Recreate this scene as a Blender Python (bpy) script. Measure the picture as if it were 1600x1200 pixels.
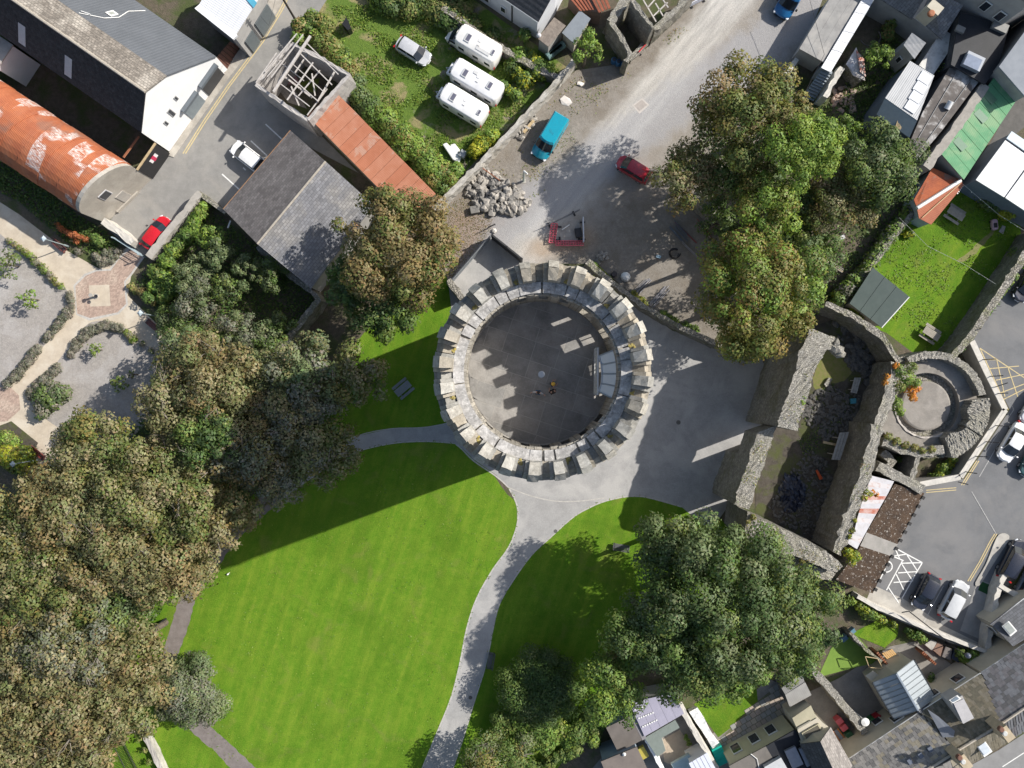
import bpy, math, random
import numpy as np
from mathutils import Vector, Matrix
R = math.radians
random.seed(7); rng = np.random.default_rng(7)
for o in list(bpy.data.objects): bpy.data.objects.remove(o)
SC = bpy.context.scene; COL = SC.collection
# ---------------------------------------------------------------- camera, sky, sun, exposure
H = 85.0; F = 1224.0                      # camera height (m), focal length in photo pixels
cam = bpy.data.cameras.new('camera'); cam.sensor_width = 36; cam.lens = 36*F/1600
cam.clip_start = 1; cam.clip_end = 2000
camo = bpy.data.objects.new('camera', cam); COL.objects.link(camo); camo.location = (0, 0, H); SC.camera = camo
SUN_EL = R(37.5); SUN_AZ = math.atan2(.354, .935)
W = bpy.data.worlds.new('World'); SC.world = W; W.use_nodes = True
nt = W.node_tree; sky = nt.nodes.new('ShaderNodeTexSky'); sky.sky_type = 'NISHITA'; sky.sun_disc = False
sky.sun_elevation = SUN_EL; sky.sun_rotation = math.pi/2 - SUN_AZ; sky.air_density = 1.2; sky.dust_density = 2.0
nt.nodes['Background'].inputs[1].default_value = .096
nt.links.new(sky.outputs[0], nt.nodes['Background'].inputs[0])
sl = bpy.data.lights.new('sun', 'SUN'); sl.energy = 4.6; sl.angle = R(.55); sl.color = (1, .95, .87)
so = bpy.data.objects.new('sun', sl); COL.objects.link(so)
sd = Vector((math.cos(SUN_AZ)*math.cos(SUN_EL), math.sin(SUN_AZ)*math.cos(SUN_EL), math.sin(SUN_EL)))
so.rotation_euler = sd.to_track_quat('Z', 'Y').to_euler(); so.location = (60, 25, 60)
SC.view_settings.view_transform = 'Standard'; SC.view_settings.look = 'None'
SC.view_settings.gamma = 1; SC.view_settings.exposure = .48; SC.view_settings.use_curve_mapping = False
# ---------------------------------------------------------------- helpers
def P(px, py, z=0.0):
    s = (H-z)/F
    return Vector(((px-800)*s, (600-py)*s, z))
def PL(pts, z=0.0): return [P(*q) if len(q) == 3 else P(q[0], q[1], z) for q in pts]
WP = {}; SIDE = {}
def props(o, label=None, cat=None, group=None, kind=None):
    if label: o['label'] = label
    if cat: o['category'] = cat
    if group: o['group'] = group
    if kind: o['kind'] = kind
    return o
def T(name, label, cat, loc, group=None, rz=0.0, local=False, kind=None):
    o = bpy.data.objects.new(name, None); COL.objects.link(o); o.empty_display_size = .3
    o.location = loc; o.rotation_euler = (0, 0, rz); props(o, label, cat, group, kind)
    WP[o] = None if local else Vector(loc)
    return o
def area2(p): return sum(p[i][0]*p[(i+1) % len(p)][1]-p[(i+1) % len(p)][0]*p[i][1] for i in range(len(p)))
class MB:
    def __init__(s): s.v = []; s.f = []; s.m = []
    def add(s, vs, fs, mi=0):
        b = len(s.v); s.v += [tuple(v) for v in vs]; s.f += [tuple(i+b for i in f) for f in fs]; s.m += [mi]*len(fs); return s
    def box(s, c, size, rz=0.0, rot=None, mi=0):
        x, y, z = size[0]/2, size[1]/2, size[2]/2
        M = rot if rot is not None else Matrix.Rotation(rz, 3, 'Z')
        vs = [M @ Vector(q)+Vector(c) for q in ((-x, -y, -z), (x, -y, -z), (x, y, -z), (-x, y, -z), (-x, -y, z), (x, -y, z), (x, y, z), (-x, y, z))]
        return s.add(vs, [(0, 3, 2, 1), (4, 5, 6, 7), (0, 1, 5, 4), (1, 2, 6, 5), (2, 3, 7, 6), (3, 0, 4, 7)], mi)
    def prism(s, poly, z0, z1, mi=0):
        poly = [tuple(p) for p in poly]; n = len(poly)
        zt = list(z1) if isinstance(z1, (list, tuple)) else [z1]*n
        zb = list(z0) if isinstance(z0, (list, tuple)) else [z0]*n
        if area2(poly) < 0: poly = poly[::-1]; zt = zt[::-1]; zb = zb[::-1]
        vs = [(p[0], p[1], zb[i]) for i, p in enumerate(poly)]+[(p[0], p[1], zt[i]) for i, p in enumerate(poly)]
        fs = [tuple(range(n-1, -1, -1)), tuple(range(n, 2*n))]+[(i, (i+1) % n, n+(i+1) % n, n+i) for i in range(n)]
        return s.add(vs, fs, mi)
    def slab(s, c3, th, mi=0):
        c3 = [Vector(c) for c in c3]
        if area2(c3) < 0: c3 = c3[::-1]
        n = len(c3); d = Vector((0, 0, th))
        return s.add([c-d for c in c3]+c3, [tuple(range(n-1, -1, -1)), tuple(range(n, 2*n))]+[(i, (i+1) % n, n+(i+1) % n, n+i) for i in range(n)], mi)
    def tube(s, p0, p1, r0, r1=None, n=6, mi=0, cap=True):
        p0 = Vector(p0); p1 = Vector(p1); r1 = r0 if r1 is None else r1
        d = (p1-p0)
        if d.length < 1e-6: return s
        q = d.to_track_quat('Z', 'Y'); vs = []
        for p, r in ((p0, r0), (p1, r1)):
            for k in range(n):
                a = 2*math.pi*k/n; vs.append(p+q @ Vector((r*math.cos(a), r*math.sin(a), 0)))
        fs = [(k, (k+1) % n, n+(k+1) % n, n+k) for k in range(n)]
        if cap: fs += [tuple(range(n-1, -1, -1)), tuple(range(n, 2*n))]
        return s.add(vs, fs, mi)
    def poly_tube(s, pts, r, n=5, mi=0):
        for a, b in zip(pts[:-1], pts[1:]): s.tube(a, b, r, r, n, mi)
        return s
    def lathe(s, c, prof, n=16, mi=0):
        vs = []; c = Vector(c)
        for r, z in prof:
            for k in range(n):
                a = 2*math.pi*k/n; vs.append(c+Vector((r*math.cos(a), r*math.sin(a), z)))
        fs = [(j*n+k, j*n+(k+1) % n, (j+1)*n+(k+1) % n, (j+1)*n+k) for j in range(len(prof)-1) for k in range(n)]
        fs += [tuple(range(n-1, -1, -1)), tuple(range((len(prof)-1)*n, len(prof)*n))]
        return s.add(vs, fs, mi)
    def rock(s, c, r, flat=.7, mi=0):
        t = (1+5**.5)/2
        vs = [(-1, t, 0), (1, t, 0), (-1, -t, 0), (1, -t, 0), (0, -1, t), (0, 1, t), (0, -1, -t), (0, 1, -t), (t, 0, -1), (t, 0, 1), (-t, 0, -1), (-t, 0, 1)]
        fs = [(0, 11, 5), (0, 5, 1), (0, 1, 7), (0, 7, 10), (0, 10, 11), (1, 5, 9), (5, 11, 4), (11, 10, 2), (10, 7, 6), (7, 1, 8), (3, 9, 4), (3, 4, 2), (3, 2, 6), (3, 6, 8), (3, 8, 9), (4, 9, 5), (2, 4, 11), (6, 2, 10), (8, 6, 7), (9, 8, 1)]
        M = Matrix.Rotation(random.uniform(0, 6.3), 3, 'Z') @ Matrix.Rotation(random.uniform(-.5, .5), 3, 'X')
        sx, sy, sz = r*random.uniform(.75, 1.3), r*random.uniform(.6, 1.0), r*flat*random.uniform(.7, 1.2)
        out = []
        for v in vs:
            k = random.uniform(.38, .62)
            out.append(M @ Vector((v[0]*sx*k, v[1]*sy*k, v[2]*sz*k))+Vector(c))
        return s.add(out, fs, mi)
    def build(s, name, mat, parent=None, label=None, cat=None, group=None, kind=None, smooth=False, bevel=0):
        me = bpy.data.meshes.new(name)
        V3 = [Vector(v) for v in s.v]
        local = parent is not None and WP.get(parent) is None
        if local: c = Vector((0, 0, 0))
        else:
            n = max(1, len(V3)); c = Vector((sum(v.x for v in V3)/n, sum(v.y for v in V3)/n, min(v.z for v in V3)))
        me.from_pydata([v-c for v in V3], [], s.f)
        mats = mat if isinstance(mat, (list, tuple)) else ([mat, SIDE[mat.name]] if (mat.name in SIDE and max(s.m, default=0)) else [mat])
        for m in mats: me.materials.append(m)
        if len(mats) > 1: me.polygons.foreach_set('material_index', s.m)
        if smooth: me.polygons.foreach_set('use_smooth', [True]*len(s.f))
        o = bpy.data.objects.new(name, me); COL.objects.link(o)
        if parent is not None:
            o.parent = parent; o.location = c if local else c-WP[parent]
            WP[o] = None if local else c.copy()
        else: o.location = c; WP[o] = c.copy()
        if bevel:
            b = o.modifiers.new('bevel', 'BEVEL'); b.width = bevel; b.segments = 2; b.limit_method = 'ANGLE'
        return props(o, label, cat, group, kind)
def copytree(o, parent=None):
    c = o.copy(); COL.objects.link(c); c.parent = parent; WP[c] = WP.get(o)
    for ch in list(o.children): copytree(ch, c)
    return c
def place(o, me_name, mesh, mat4, parent):
    ob = bpy.data.objects.new(me_name, mesh); COL.objects.link(ob); ob.parent = parent
    w = WP[parent]; M = mat4.copy()
    if w is not None: M.translation = M.translation-w
    ob.matrix_local = M; return ob
# ---------------------------------------------------------------- materials
MATS = {}
def nodes(name):
    m = bpy.data.materials.new(name); m.use_nodes = True; MATS[name] = m
    return m, m.node_tree, m.node_tree.nodes['Principled BSDF']
def N(t, typ, **kw):
    n = t.nodes.new(typ)
    for k, v in kw.items():
        if k.startswith('i_'): n.inputs[int(k[2:]) if k[2:].isdigit() else k[2:]].default_value = v
        else: setattr(n, k, v)
    return n
def rgb(c): return (c[0], c[1], c[2], 1)
def mixc(t, fac, a, b, mode='MIX'):
    n = t.nodes.new('ShaderNodeMix'); n.data_type = 'RGBA'; n.blend_type = mode
    for idx, v in ((0, fac), (6, a), (7, b)):
        if hasattr(v, 'links'): t.links.new(v, n.inputs[idx])
        else: n.inputs[idx].default_value = v if idx == 0 else rgb(v)
    return n.outputs[2]
def math_(t, op, a, b=0.0, clamp=False):
    n = t.nodes.new('ShaderNodeMath'); n.operation = op; n.use_clamp = clamp
    for i, v in enumerate((a, b)):
        if hasattr(v, 'links'): t.links.new(v, n.inputs[i])
        else: n.inputs[i].default_value = v
    return n.outputs[0]
def ramp(t, v, lo, hi):
    n = t.nodes.new('ShaderNodeMapRange'); n.clamp = True; t.links.new(v, n.inputs[0])
    n.inputs[1].default_value = lo; n.inputs[2].default_value = hi; return n.outputs[0]
def noise(t, vec, sc, det=5, rough=.6, dist=0):
    n = t.nodes.new('ShaderNodeTexNoise'); n.inputs['Scale'].default_value = sc; n.inputs['Detail'].default_value = det
    n.inputs['Roughness'].default_value = rough; n.inputs['Distortion'].default_value = dist
    t.links.new(vec, n.inputs['Vector']); return n.outputs['Fac']
def pos(t, rz=0.0, scale=(1, 1, 1), obj=False):
    src = t.nodes.new('ShaderNodeTexCoord').outputs['Object'] if obj else t.nodes.new('ShaderNodeNewGeometry').outputs['Position']
    if rz == 0 and scale == (1, 1, 1): return src
    mp = t.nodes.new('ShaderNodeMapping'); mp.inputs['Rotation'].default_value = (0, 0, -rz); mp.inputs['Scale'].default_value = scale
    t.links.new(src, mp.inputs[0])
    if scale != (1, 1, 1):     # rotate first, then scale
        mp.inputs['Scale'].default_value = (1, 1, 1); m2 = t.nodes.new('ShaderNodeMapping'); m2.inputs['Scale'].default_value = scale
        t.links.new(mp.outputs[0], m2.inputs[0]); return m2.outputs[0]
    return mp.outputs[0]
def bumpit(t, b, h, strength, dist=.05):
    bn = t.nodes.new('ShaderNodeBump'); bn.inputs['Strength'].default_value = strength; bn.inputs['Distance'].default_value = dist
    t.links.new(h, bn.inputs['Height']); t.links.new(bn.outputs[0], b.inputs['Normal'])
def mat(name, c1, c2=None, sc=1.2, rough=.85, bump=.35, c3=None, sc3=.18, spec=.3, metal=0.0, speck=0.0, lo=.38, hi=.62, wave=None, brick=None, obj=False, lo3=.48, hi3=.62, bdist=.05, ssc=7.0, stones=None):
    if name in MATS: return MATS[name]
    m, t, b = nodes(name); p = pos(t, obj=obj); c2 = c2 or tuple(x*.72 for x in c1)
    n1 = noise(t, p, sc, 7, .68); col = mixc(t, ramp(t, n1, lo, hi), c1, c2)
    if c3: col = mixc(t, ramp(t, noise(t, p, sc3, 5, .62, .4), lo3, hi3), col, c3)
    fine = noise(t, p, 14 if not obj else 30, 3, .7)
    vh = None
    if stones:         # (cells per metre, joint colour, contrast)
        dn = t.nodes.new('ShaderNodeTexNoise'); dn.inputs['Scale'].default_value = 1.6; t.links.new(p, dn.inputs['Vector'])
        ad = t.nodes.new('ShaderNodeMix'); ad.data_type = 'VECTOR'; ad.inputs[0].default_value = .12; t.links.new(p, ad.inputs[4]); t.links.new(dn.outputs['Color'], ad.inputs[5])
        vo = t.nodes.new('ShaderNodeTexVoronoi'); vo.inputs['Scale'].default_value = stones[0]; t.links.new(ad.outputs[1], vo.inputs['Vector'])
        ve = t.nodes.new('ShaderNodeTexVoronoi'); ve.feature = 'DISTANCE_TO_EDGE'; ve.inputs['Scale'].default_value = stones[0]; t.links.new(ad.outputs[1], ve.inputs['Vector'])
        sx = t.nodes.new('ShaderNodeSeparateColor'); t.links.new(vo.outputs['Color'], sx.inputs[0]); k = stones[2]
        col = mixc(t, math_(t, 'MULTIPLY', ramp(t, sx.outputs[0], .45, 1), k), col, tuple(min(1, x*1.65) for x in c1)); col = mixc(t, math_(t, 'MULTIPLY', ramp(t, sx.outputs[1], .45, 1), k), col, tuple(x*.5 for x in c2))
        vh = ramp(t, ve.outputs['Distance'], .0, .13); col = mixc(t, math_(t, 'MULTIPLY', math_(t, 'SUBTRACT', 1.0, vh), .75), col, stones[1])
    if speck:
        sp = noise(t, p, ssc, 4, .75)
        col = mixc(t, math_(t, 'MULTIPLY', ramp(t, sp, .53, .7), speck), col, tuple(min(.85, x*2.0+.1) for x in c1))
        col = mixc(t, math_(t, 'MULTIPLY', ramp(t, sp, .47, .3), speck), col, tuple(x*.2 for x in c1))
    h = math_(t, 'ADD', math_(t, 'MULTIPLY', n1, .5), math_(t, 'MULTIPLY', fine, .5))
    if vh is not None: h = math_(t, 'ADD', math_(t, 'MULTIPLY', h, .5), math_(t, 'MULTIPLY', vh, .7))
    if wave:           # (angle of ridge direction, pitch m, strength)
        wn = t.nodes.new('ShaderNodeTexWave'); wn.bands_direction = 'Y'; wn.inputs['Scale'].default_value = .314/wave[1]
        wn.inputs['Distortion'].default_value = 0
        t.links.new(pos(t, wave[0]), wn.inputs[0]); h = math_(t, 'ADD', math_(t, 'MULTIPLY', h, .3), math_(t, 'MULTIPLY', wn.outputs['Fac'], wave[2]))
        col = mixc(t, math_(t, 'MULTIPLY', wn.outputs['Fac'], .22), col, tuple(x*.6 for x in c1))
    if brick:          # (angle, width, height, mortar colour, mortar size)
        bn = t.nodes.new('ShaderNodeTexBrick'); bn.inputs['Scale'].default_value = 1; bn.inputs['Brick Width'].default_value = brick[1]; bn.inputs['Row Height'].default_value = brick[2]
        bn.inputs['Mortar Size'].default_value = brick[4]; bn.inputs['Mortar Smooth'].default_value = .3; bn.inputs['Color1'].default_value = (.75, .75, .75, 1); bn.inputs['Color2'].default_value = (1.15, 1.15, 1.15, 1)
        bn.inputs['Bias'].default_value = 0; bn.inputs['Mortar'].default_value = (1, 1, 1, 1); t.links.new(pos(t, brick[0]), bn.inputs[0])
        col = mixc(t, 1.0, col, bn.outputs[0], 'MULTIPLY'); col = mixc(t, math_(t, 'MULTIPLY', bn.outputs[1], .8), col, brick[3])
        h = math_(t, 'SUBTRACT', math_(t, 'MULTIPLY', h, .5), math_(t, 'MULTIPLY', bn.outputs[1], .6))
    t.links.new(col, b.inputs['Base Color']); b.inputs['Roughness'].default_value = rough; b.inputs['Specular IOR Level'].default_value = spec; b.inputs['Metallic'].default_value = metal
    if bump: bumpit(t, b, h, bump, bdist)
    return m
def flat(name, c, rough=.5, spec=.5, metal=0.0, coat=0.0, emit=0):
    if name in MATS: return MATS[name]
    m, t, b = nodes(name); p = pos(t, obj=True)
    n1 = noise(t, p, 3, 4); t.links.new(mixc(t, ramp(t, n1, .35, .7), c, tuple(x*.86 for x in c)), b.inputs['Base Color'])
    t.links.new(math_(t, 'ADD', math_(t, 'MULTIPLY', n1, .15), rough-.07), b.inputs['Roughness'])
    b.inputs['Specular IOR Level'].default_value = spec; b.inputs['Metallic'].default_value = metal; b.inputs['Coat Weight'].default_value = coat
    b.inputs['Coat Roughness'].default_value = .08
    return m
def glassy(name, c, rough=.08):
    if name in MATS: return MATS[name]
    m, t, b = nodes(name); b.inputs['Base Color'].default_value = rgb(c); b.inputs['Roughness'].default_value = rough; b.inputs['Specular IOR Level'].default_value = .7
    n1 = noise(t, pos(t, obj=True), 2.5, 3); t.links.new(mixc(t, n1, tuple(x*.7 for x in c), tuple(x*1.3 for x in c)), b.inputs['Base Color']); return m
def clear_glass(name, tint=(.86, .93, .95), alpha=.45, rough=.05):
    if name in MATS: return MATS[name]
    m, t, b = nodes(name); b.inputs['Base Color'].default_value = rgb(tint); b.inputs['Roughness'].default_value = rough
    b.inputs['Alpha'].default_value = alpha; b.inputs['Specular IOR Level'].default_value = .8
    return m
def segdist(t, p, a, b):
    """distance from line a-b (world xy) and normalised position along it"""
    a = Vector(a[:2]); b = Vector(b[:2]); d = (b-a).normalized(); L = (b-a).length
    sx = t.nodes.new('ShaderNodeSeparateXYZ'); t.links.new(p, sx.inputs[0]); X, Y = sx.outputs[0], sx.outputs[1]
    dx = math_(t, 'SUBTRACT', X, a.x); dy = math_(t, 'SUBTRACT', Y, a.y)
    u = math_(t, 'ADD', math_(t, 'MULTIPLY', dx, d.x), math_(t, 'MULTIPLY', dy, d.y))
    v = math_(t, 'SUBTRACT', math_(t, 'MULTIPLY', dy, d.x), math_(t, 'MULTIPLY', dx, d.y))
    return u, math_(t, 'ABSOLUTE', v), L
# ---------------------------------------------------------------- outlines
def cr(pts, k=6, closed=True):
    """Catmull-Rom smoothing of a pixel outline"""
    out = []; n = len(pts); rngi = range(n) if closed else range(n-1)
    for i in rngi:
        g = lambda j: Vector(pts[j % n][:2]) if closed else Vector(pts[max(0, min(n-1, j))][:2])
        p0, p1, p2, p3 = g(i-1), g(i), g(i+1), g(i+2)
        for j in range(k):
            t = j/k
            out.append(tuple(.5*((2*p1)+(p2-p0)*t+(2*p0-5*p1+4*p2-p3)*t*t+(3*p1-p0-3*p2+p3)*t*t*t)))
    if not closed: out.append(tuple(pts[-1][:2]))
    return out
SHEETS = []
def sheet(name, pts, m, z=None, smooth=0, jit=0.0, kind='structure'):
    if smooth: pts = cr(pts, smooth)
    if jit:
        q = []
        for i in range(len(pts)):
            a = Vector(pts[i]); b = Vector(pts[(i+1) % len(pts)]); n = max(1, int((b-a).length/5))
            for k in range(n):
                w = a.lerp(b, k/n); q.append((w.x+random.gauss(0, jit), w.y+random.gauss(0, jit)))
        pts = q
    w = PL(pts, 0)
    if z is None:
        bb = (min(q.x for q in w), min(q.y for q in w), max(q.x for q in w), max(q.y for q in w)); lv = 1
        for b2, l2 in SHEETS:
            if bb[0] < b2[2] and bb[2] > b2[0] and bb[1] < b2[3] and bb[3] > b2[1]: lv = max(lv, l2+1)
        SHEETS.append((bb, lv)); z = .004*lv
    if area2(w) < 0: w = w[::-1]
    o = MB().add([(q.x, q.y, z) for q in w], [tuple(range(len(w)))]).build(name, m, kind=kind)
    return o
def ribbon(pts, w):
    """pixel polyline -> closed pixel outline of width w"""
    L, Rr = [], []
    for i in range(len(pts)):
        a = Vector(pts[max(0, i-1)]); b = Vector(pts[min(len(pts)-1, i+1)]); d = (b-a).normalized(); nrm = Vector((-d.y, d.x))
        ww = w[i] if isinstance(w, (list, tuple)) else w
        L.append(tuple(Vector(pts[i])+nrm*ww/2)); Rr.append(tuple(Vector(pts[i])-nrm*ww/2))
    return L+Rr[::-1]
def lerp4(A, B, C, D, u, v):
    A, B, C, D = Vector(A), Vector(B), Vector(C), Vector(D)
    return A.lerp(B, u).lerp(D.lerp(C, u), v)
def strips(parent, name, A, B, C, D, n, m, th=.04, gap=.01, jz=.012, lap=0.0):
    """quad A-B-C-D (A-B one edge, D-C the opposite) cut across A-B into n slabs, each its own part"""
    ms = m if isinstance(m, (list, tuple)) else [m]; out = []
    for i in range(n):
        u0 = i/n+gap/2; u1 = (i+1)/n-gap/2+lap
        dz = Vector((0, 0, random.uniform(-jz, jz)))
        out.append(MB().slab([lerp4(A, B, C, D, u0, 0)+dz, lerp4(A, B, C, D, u1, 0)+dz, lerp4(A, B, C, D, u1, 1)+dz, lerp4(A, B, C, D, u0, 1)+dz], th).build(name, random.choice(ms), parent))
    return out
def tiles(parent, name, A, B, C, D, cols, rows, ms, th=.02, gap=.012, tilt=.015, skip=0.0, stagger=True):
    """slates on a quad roof: A-B eaves, D-C ridge; one mesh shared by all, each slate its own part"""
    A, B, C, D = Vector(A), Vector(B), Vector(C), Vector(D)
    w = (B-A).length/cols; h = ((D-A).length)/rows
    x = (B-A).normalized(); nrm = x.cross((D-A)).normalized()
    if nrm.z < 0: nrm = -nrm
    y = nrm.cross(x)
    if y.dot(D-A) < 0: y = -y
    meshes = []
    for mm in ms:
        for k in range(2):
            b = MB().box((0, 0, 0), ((w-gap)*random.uniform(.9, 1.0), h*1.12, th))
            me = bpy.data.meshes.new(name); me.from_pydata(b.v, [], b.f); me.materials.append(mm); meshes.append(me)
    k = 0
    for r in range(rows):
        for c in range(cols):
            if random.random() < skip: continue
            u = (c+.5+(.25 if (stagger and r % 2) else 0))/cols; v = (r+.5)/rows
            if u > 1: continue
            q = lerp4(A, B, C, D, u, v)+nrm*(.02+random.uniform(0, .012))
            tl = -tilt-random.uniform(0, .03); yy = (y+nrm*tl).normalized(); nn = x.cross(yy).normalized()
            if nn.z < 0: nn = -nn
            a = random.gauss(0, .03); xx = x*math.cos(a)+yy*math.sin(a); yy2 = nn.cross(xx)
            M = Matrix((xx, yy2, nn)).transposed().to_4x4(); M.translation = q
            place(None, name, random.choice(meshes), M, parent); k += 1
    return k
def rough_wall(left, right, z0, zt, step=.55, jz=.12, je=.06, cols=4):
    jz *= .42; step = min(step, .42); je *= .7
    return _rough_wall(left, right, z0, zt, step, jz, je, cols)
def _rough_wall(left, right, z0, zt, step, jz, je, cols):
    """masonry wall between two top edges (pixels at height zt[i]); ragged top and edges; returns MB"""
    n = len(left); zt = zt if isinstance(zt, (list, tuple)) else [zt]*n
    Lp = [P(left[i][0], left[i][1], zt[i]) for i in range(n)]; Rp = [P(right[i][0], right[i][1], zt[i]) for i in range(n)]
    rows = []
    for i in range(n-1):
        k = max(1, int(max((Lp[i+1]-Lp[i]).length, (Rp[i+1]-Rp[i]).length)/step))
        for j in range(k): rows.append((Lp[i].lerp(Lp[i+1], j/k), Rp[i].lerp(Rp[i+1], j/k)))
    rows.append((Lp[-1], Rp[-1])); mb = MB(); vs = []; nv = 3; W_ = cols+1+2*nv
    for (l, r) in rows:
        row = []; d = (r-l); d.z = 0
        d = d.normalized() if d.length > 0 else Vector((1, 0, 0))
        for k in range(nv):
            f = k/nv; z = z0+(l.z-.1-z0)*f; e = random.gauss(0, je*.8)
            row.append(Vector((l.x, l.y, z))-d*(e+.05*(1-f)))
        for c in range(cols+1):
            q = l.lerp(r, c/cols); q = q+Vector((0, 0, random.gauss(0, jz)))
            if c in (0, cols): q = q+d*random.gauss(0, je*1.3)
            row.append(q)
        for k in range(nv-1, -1, -1):
            f = k/nv; z = z0+(r.z-.1-z0)*f; e = random.gauss(0, je*.8)
            row.append(Vector((r.x, r.y, z))+d*(e+.05*(1-f)))
        vs += row
    fs = []
    for i in range(len(rows)-1):
        for c in range(W_-1): fs.append((i*W_+c, i*W_+c+1, (i+1)*W_+c+1, (i+1)*W_+c))
    fs += [tuple(range(W_-1, -1, -1)), tuple((len(rows)-1)*W_+c for c in range(W_))]
    mb.add(vs, fs); mb.m = [0 if (k < (len(rows)-1)*(W_-1) and nv <= k % (W_-1) < nv+cols) else 1 for k in range(len(fs))]
    # outward normals
    c = sum((rows[0][0], rows[0][1]), Vector())/2
    f0 = fs[nv]; a, b_, c_ = vs[f0[0]], vs[f0[1]], vs[f0[2]]
    if (b_-a).cross(c_-a).z < 0: mb.f = [f[::-1] for f in mb.f]
    return mb
def wall_line(pts, w, h, z0=0.0, **kw):
    """boundary wall from a pixel polyline traced along the middle of its top at height h, width w in metres"""
    hh = h if isinstance(h, (list, tuple)) else [h]*len(pts)
    wpx = [w*F/(H-q) for q in hh]
    L, R_ = [], []
    for i in range(len(pts)):
        a = Vector(pts[max(0, i-1)]); b = Vector(pts[min(len(pts)-1, i+1)]); d = (b-a).normalized(); nrm = Vector((-d.y, d.x))
        L.append(tuple(Vector(pts[i])+nrm*wpx[i]/2)); R_.append(tuple(Vector(pts[i])-nrm*wpx[i]/2))
    return rough_wall(L, R_, z0, hh, **kw)
# ---------------------------------------------------------------- foliage
def leafmat():
    m, t, b = nodes('leaves'); a = t.nodes.new('ShaderNodeAttribute'); a.attribute_name = 'Col'
    t.links.new(a.outputs['Color'], b.inputs['Base Color']); b.inputs['Roughness'].default_value = .55; b.inputs['Specular IOR Level'].default_value = .35
    tr = t.nodes.new('ShaderNodeBsdfTranslucent'); t.links.new(mixc(t, 1.0, a.outputs['Color'], (1.3, 1.25, .6), 'MULTIPLY'), tr.inputs[0])
    mx = t.nodes.new('ShaderNodeMixShader'); mx.inputs[0].default_value = .28
    t.links.new(b.outputs[0], mx.inputs[1]); t.links.new(tr.outputs[0], mx.inputs[2]); t.links.new(mx.outputs[0], t.nodes['Material Output'].inputs[0]); return m
LEAF = leafmat()
def unit(a): return a/np.maximum(np.linalg.norm(a, axis=1, keepdims=True), 1e-6)
def leafmesh(name, C, Nn, S, colr, asp=.62, SN=None):
    n = len(C); r = rng.normal(size=(n, 3)); U = unit(np.cross(Nn, r)); V = np.cross(Nn, U)
    s = S[:, None]
    p = np.empty((n, 4, 3)); p[:, 0] = C+U*s*.5; p[:, 1] = C+V*s*.5*asp-Nn*s*.08; p[:, 2] = C-U*s*.5; p[:, 3] = C-V*s*.5*asp-Nn*s*.08
    me = bpy.data.meshes.new(name); me.vertices.add(4*n); me.vertices.foreach_set('co', p.reshape(-1).astype(np.float32))
    me.loops.add(4*n); me.loops.foreach_set('vertex_index', np.arange(4*n, dtype=np.int32))
    me.polygons.add(n); me.polygons.foreach_set('loop_start', np.arange(0, 4*n, 4, dtype=np.int32))
    me.update(calc_edges=True)
    at = me.attributes.new('Col', 'FLOAT_COLOR', 'POINT'); cc = np.ones((n, 4, 4), np.float32); cc[:, :, :3] = colr[:, None, :]
    at.data.foreach_set('color', cc.reshape(-1)); me.materials.append(LEAF)
    if SN is not None:
        me.polygons.foreach_set('use_smooth', np.ones(n, bool)); me.normals_split_custom_set_from_vertices(np.repeat(unit(SN*.62+Nn*.5), 4, axis=0).astype(np.float32))
    return me
PAL = dict(
    chestnut=[(.16, .115, .045), (.135, .115, .05), (.10, .105, .038), (.19, .14, .07), (.075, .085, .03)],
    wood=[(.175, .152, .075), (.14, .138, .062), (.105, .125, .046), (.21, .178, .105), (.075, .095, .034)],
    oakgreen=[(.085, .115, .03), (.065, .10, .025), (.12, .13, .04), (.16, .125, .04)],
    amber=[(.13, .12, .03), (.10, .115, .025), (.17, .12, .04), (.075, .10, .022)],
    dark=[(.05, .085, .028), (.04, .07, .022), (.07, .105, .035), (.095, .12, .05)],
    lime=[(.135, .205, .035), (.105, .175, .035), (.175, .22, .035), (.075, .135, .026)],
    yellow=[(.26, .27, .02), (.2, .23, .02), (.14, .18, .02), (.3, .28, .03)],
    mid=[(.075, .125, .03), (.055, .1, .024), (.1, .145, .035), (.13, .15, .04)],
    willow=[(.095, .13, .055), (.065, .095, .042), (.135, .16, .08), (.105, .12, .055)],
    grey=[(.13, .14, .105), (.10, .11, .075), (.16, .15, .12), (.09, .1, .06)],
    lavender=[(.165, .155, .13), (.13, .13, .10), (.19, .165, .145), (.145, .145, .095)],
    orange=[(.42, .16, .025), (.36, .13, .02), (.5, .2, .03), (.25, .15, .03)],
    rust=[(.3, .1, .04), (.22, .08, .03), (.35, .13, .06)],
    grass=[(.09, .15, .02), (.12, .18, .025), (.14, .18, .03), (.07, .12, .02)],
    weeds=[(.13, .16, .04), (.09, .13, .03), (.19, .18, .06), (.2, .15, .07)],
    ivy=[(.045, .085, .02), (.07, .11, .025), (.1, .14, .03), (.03, .06, .015)])
def pick_cols(pal, n, clump=None):
    p = np.array(PAL[pal]); k = rng.integers(0, len(p), n)
    base = p[k]
    if clump is not None: base = .5*base+.5*p[clump % len(p)]*(.85+.05*clump)
    return np.clip(1.45*base*(1+rng.normal(0, .11, (n, 1)))*(1+rng.normal(0, .05, (n, 3))), .005, .8)
BARK = mat('bark', (.16, .13, .10), (.09, .075, .06), 4, .9, .6)
PALEBARK = mat('pale bark', (.25, .22, .18), (.15, .13, .11), 4, .9, .5)
DK = 1.75
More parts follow.
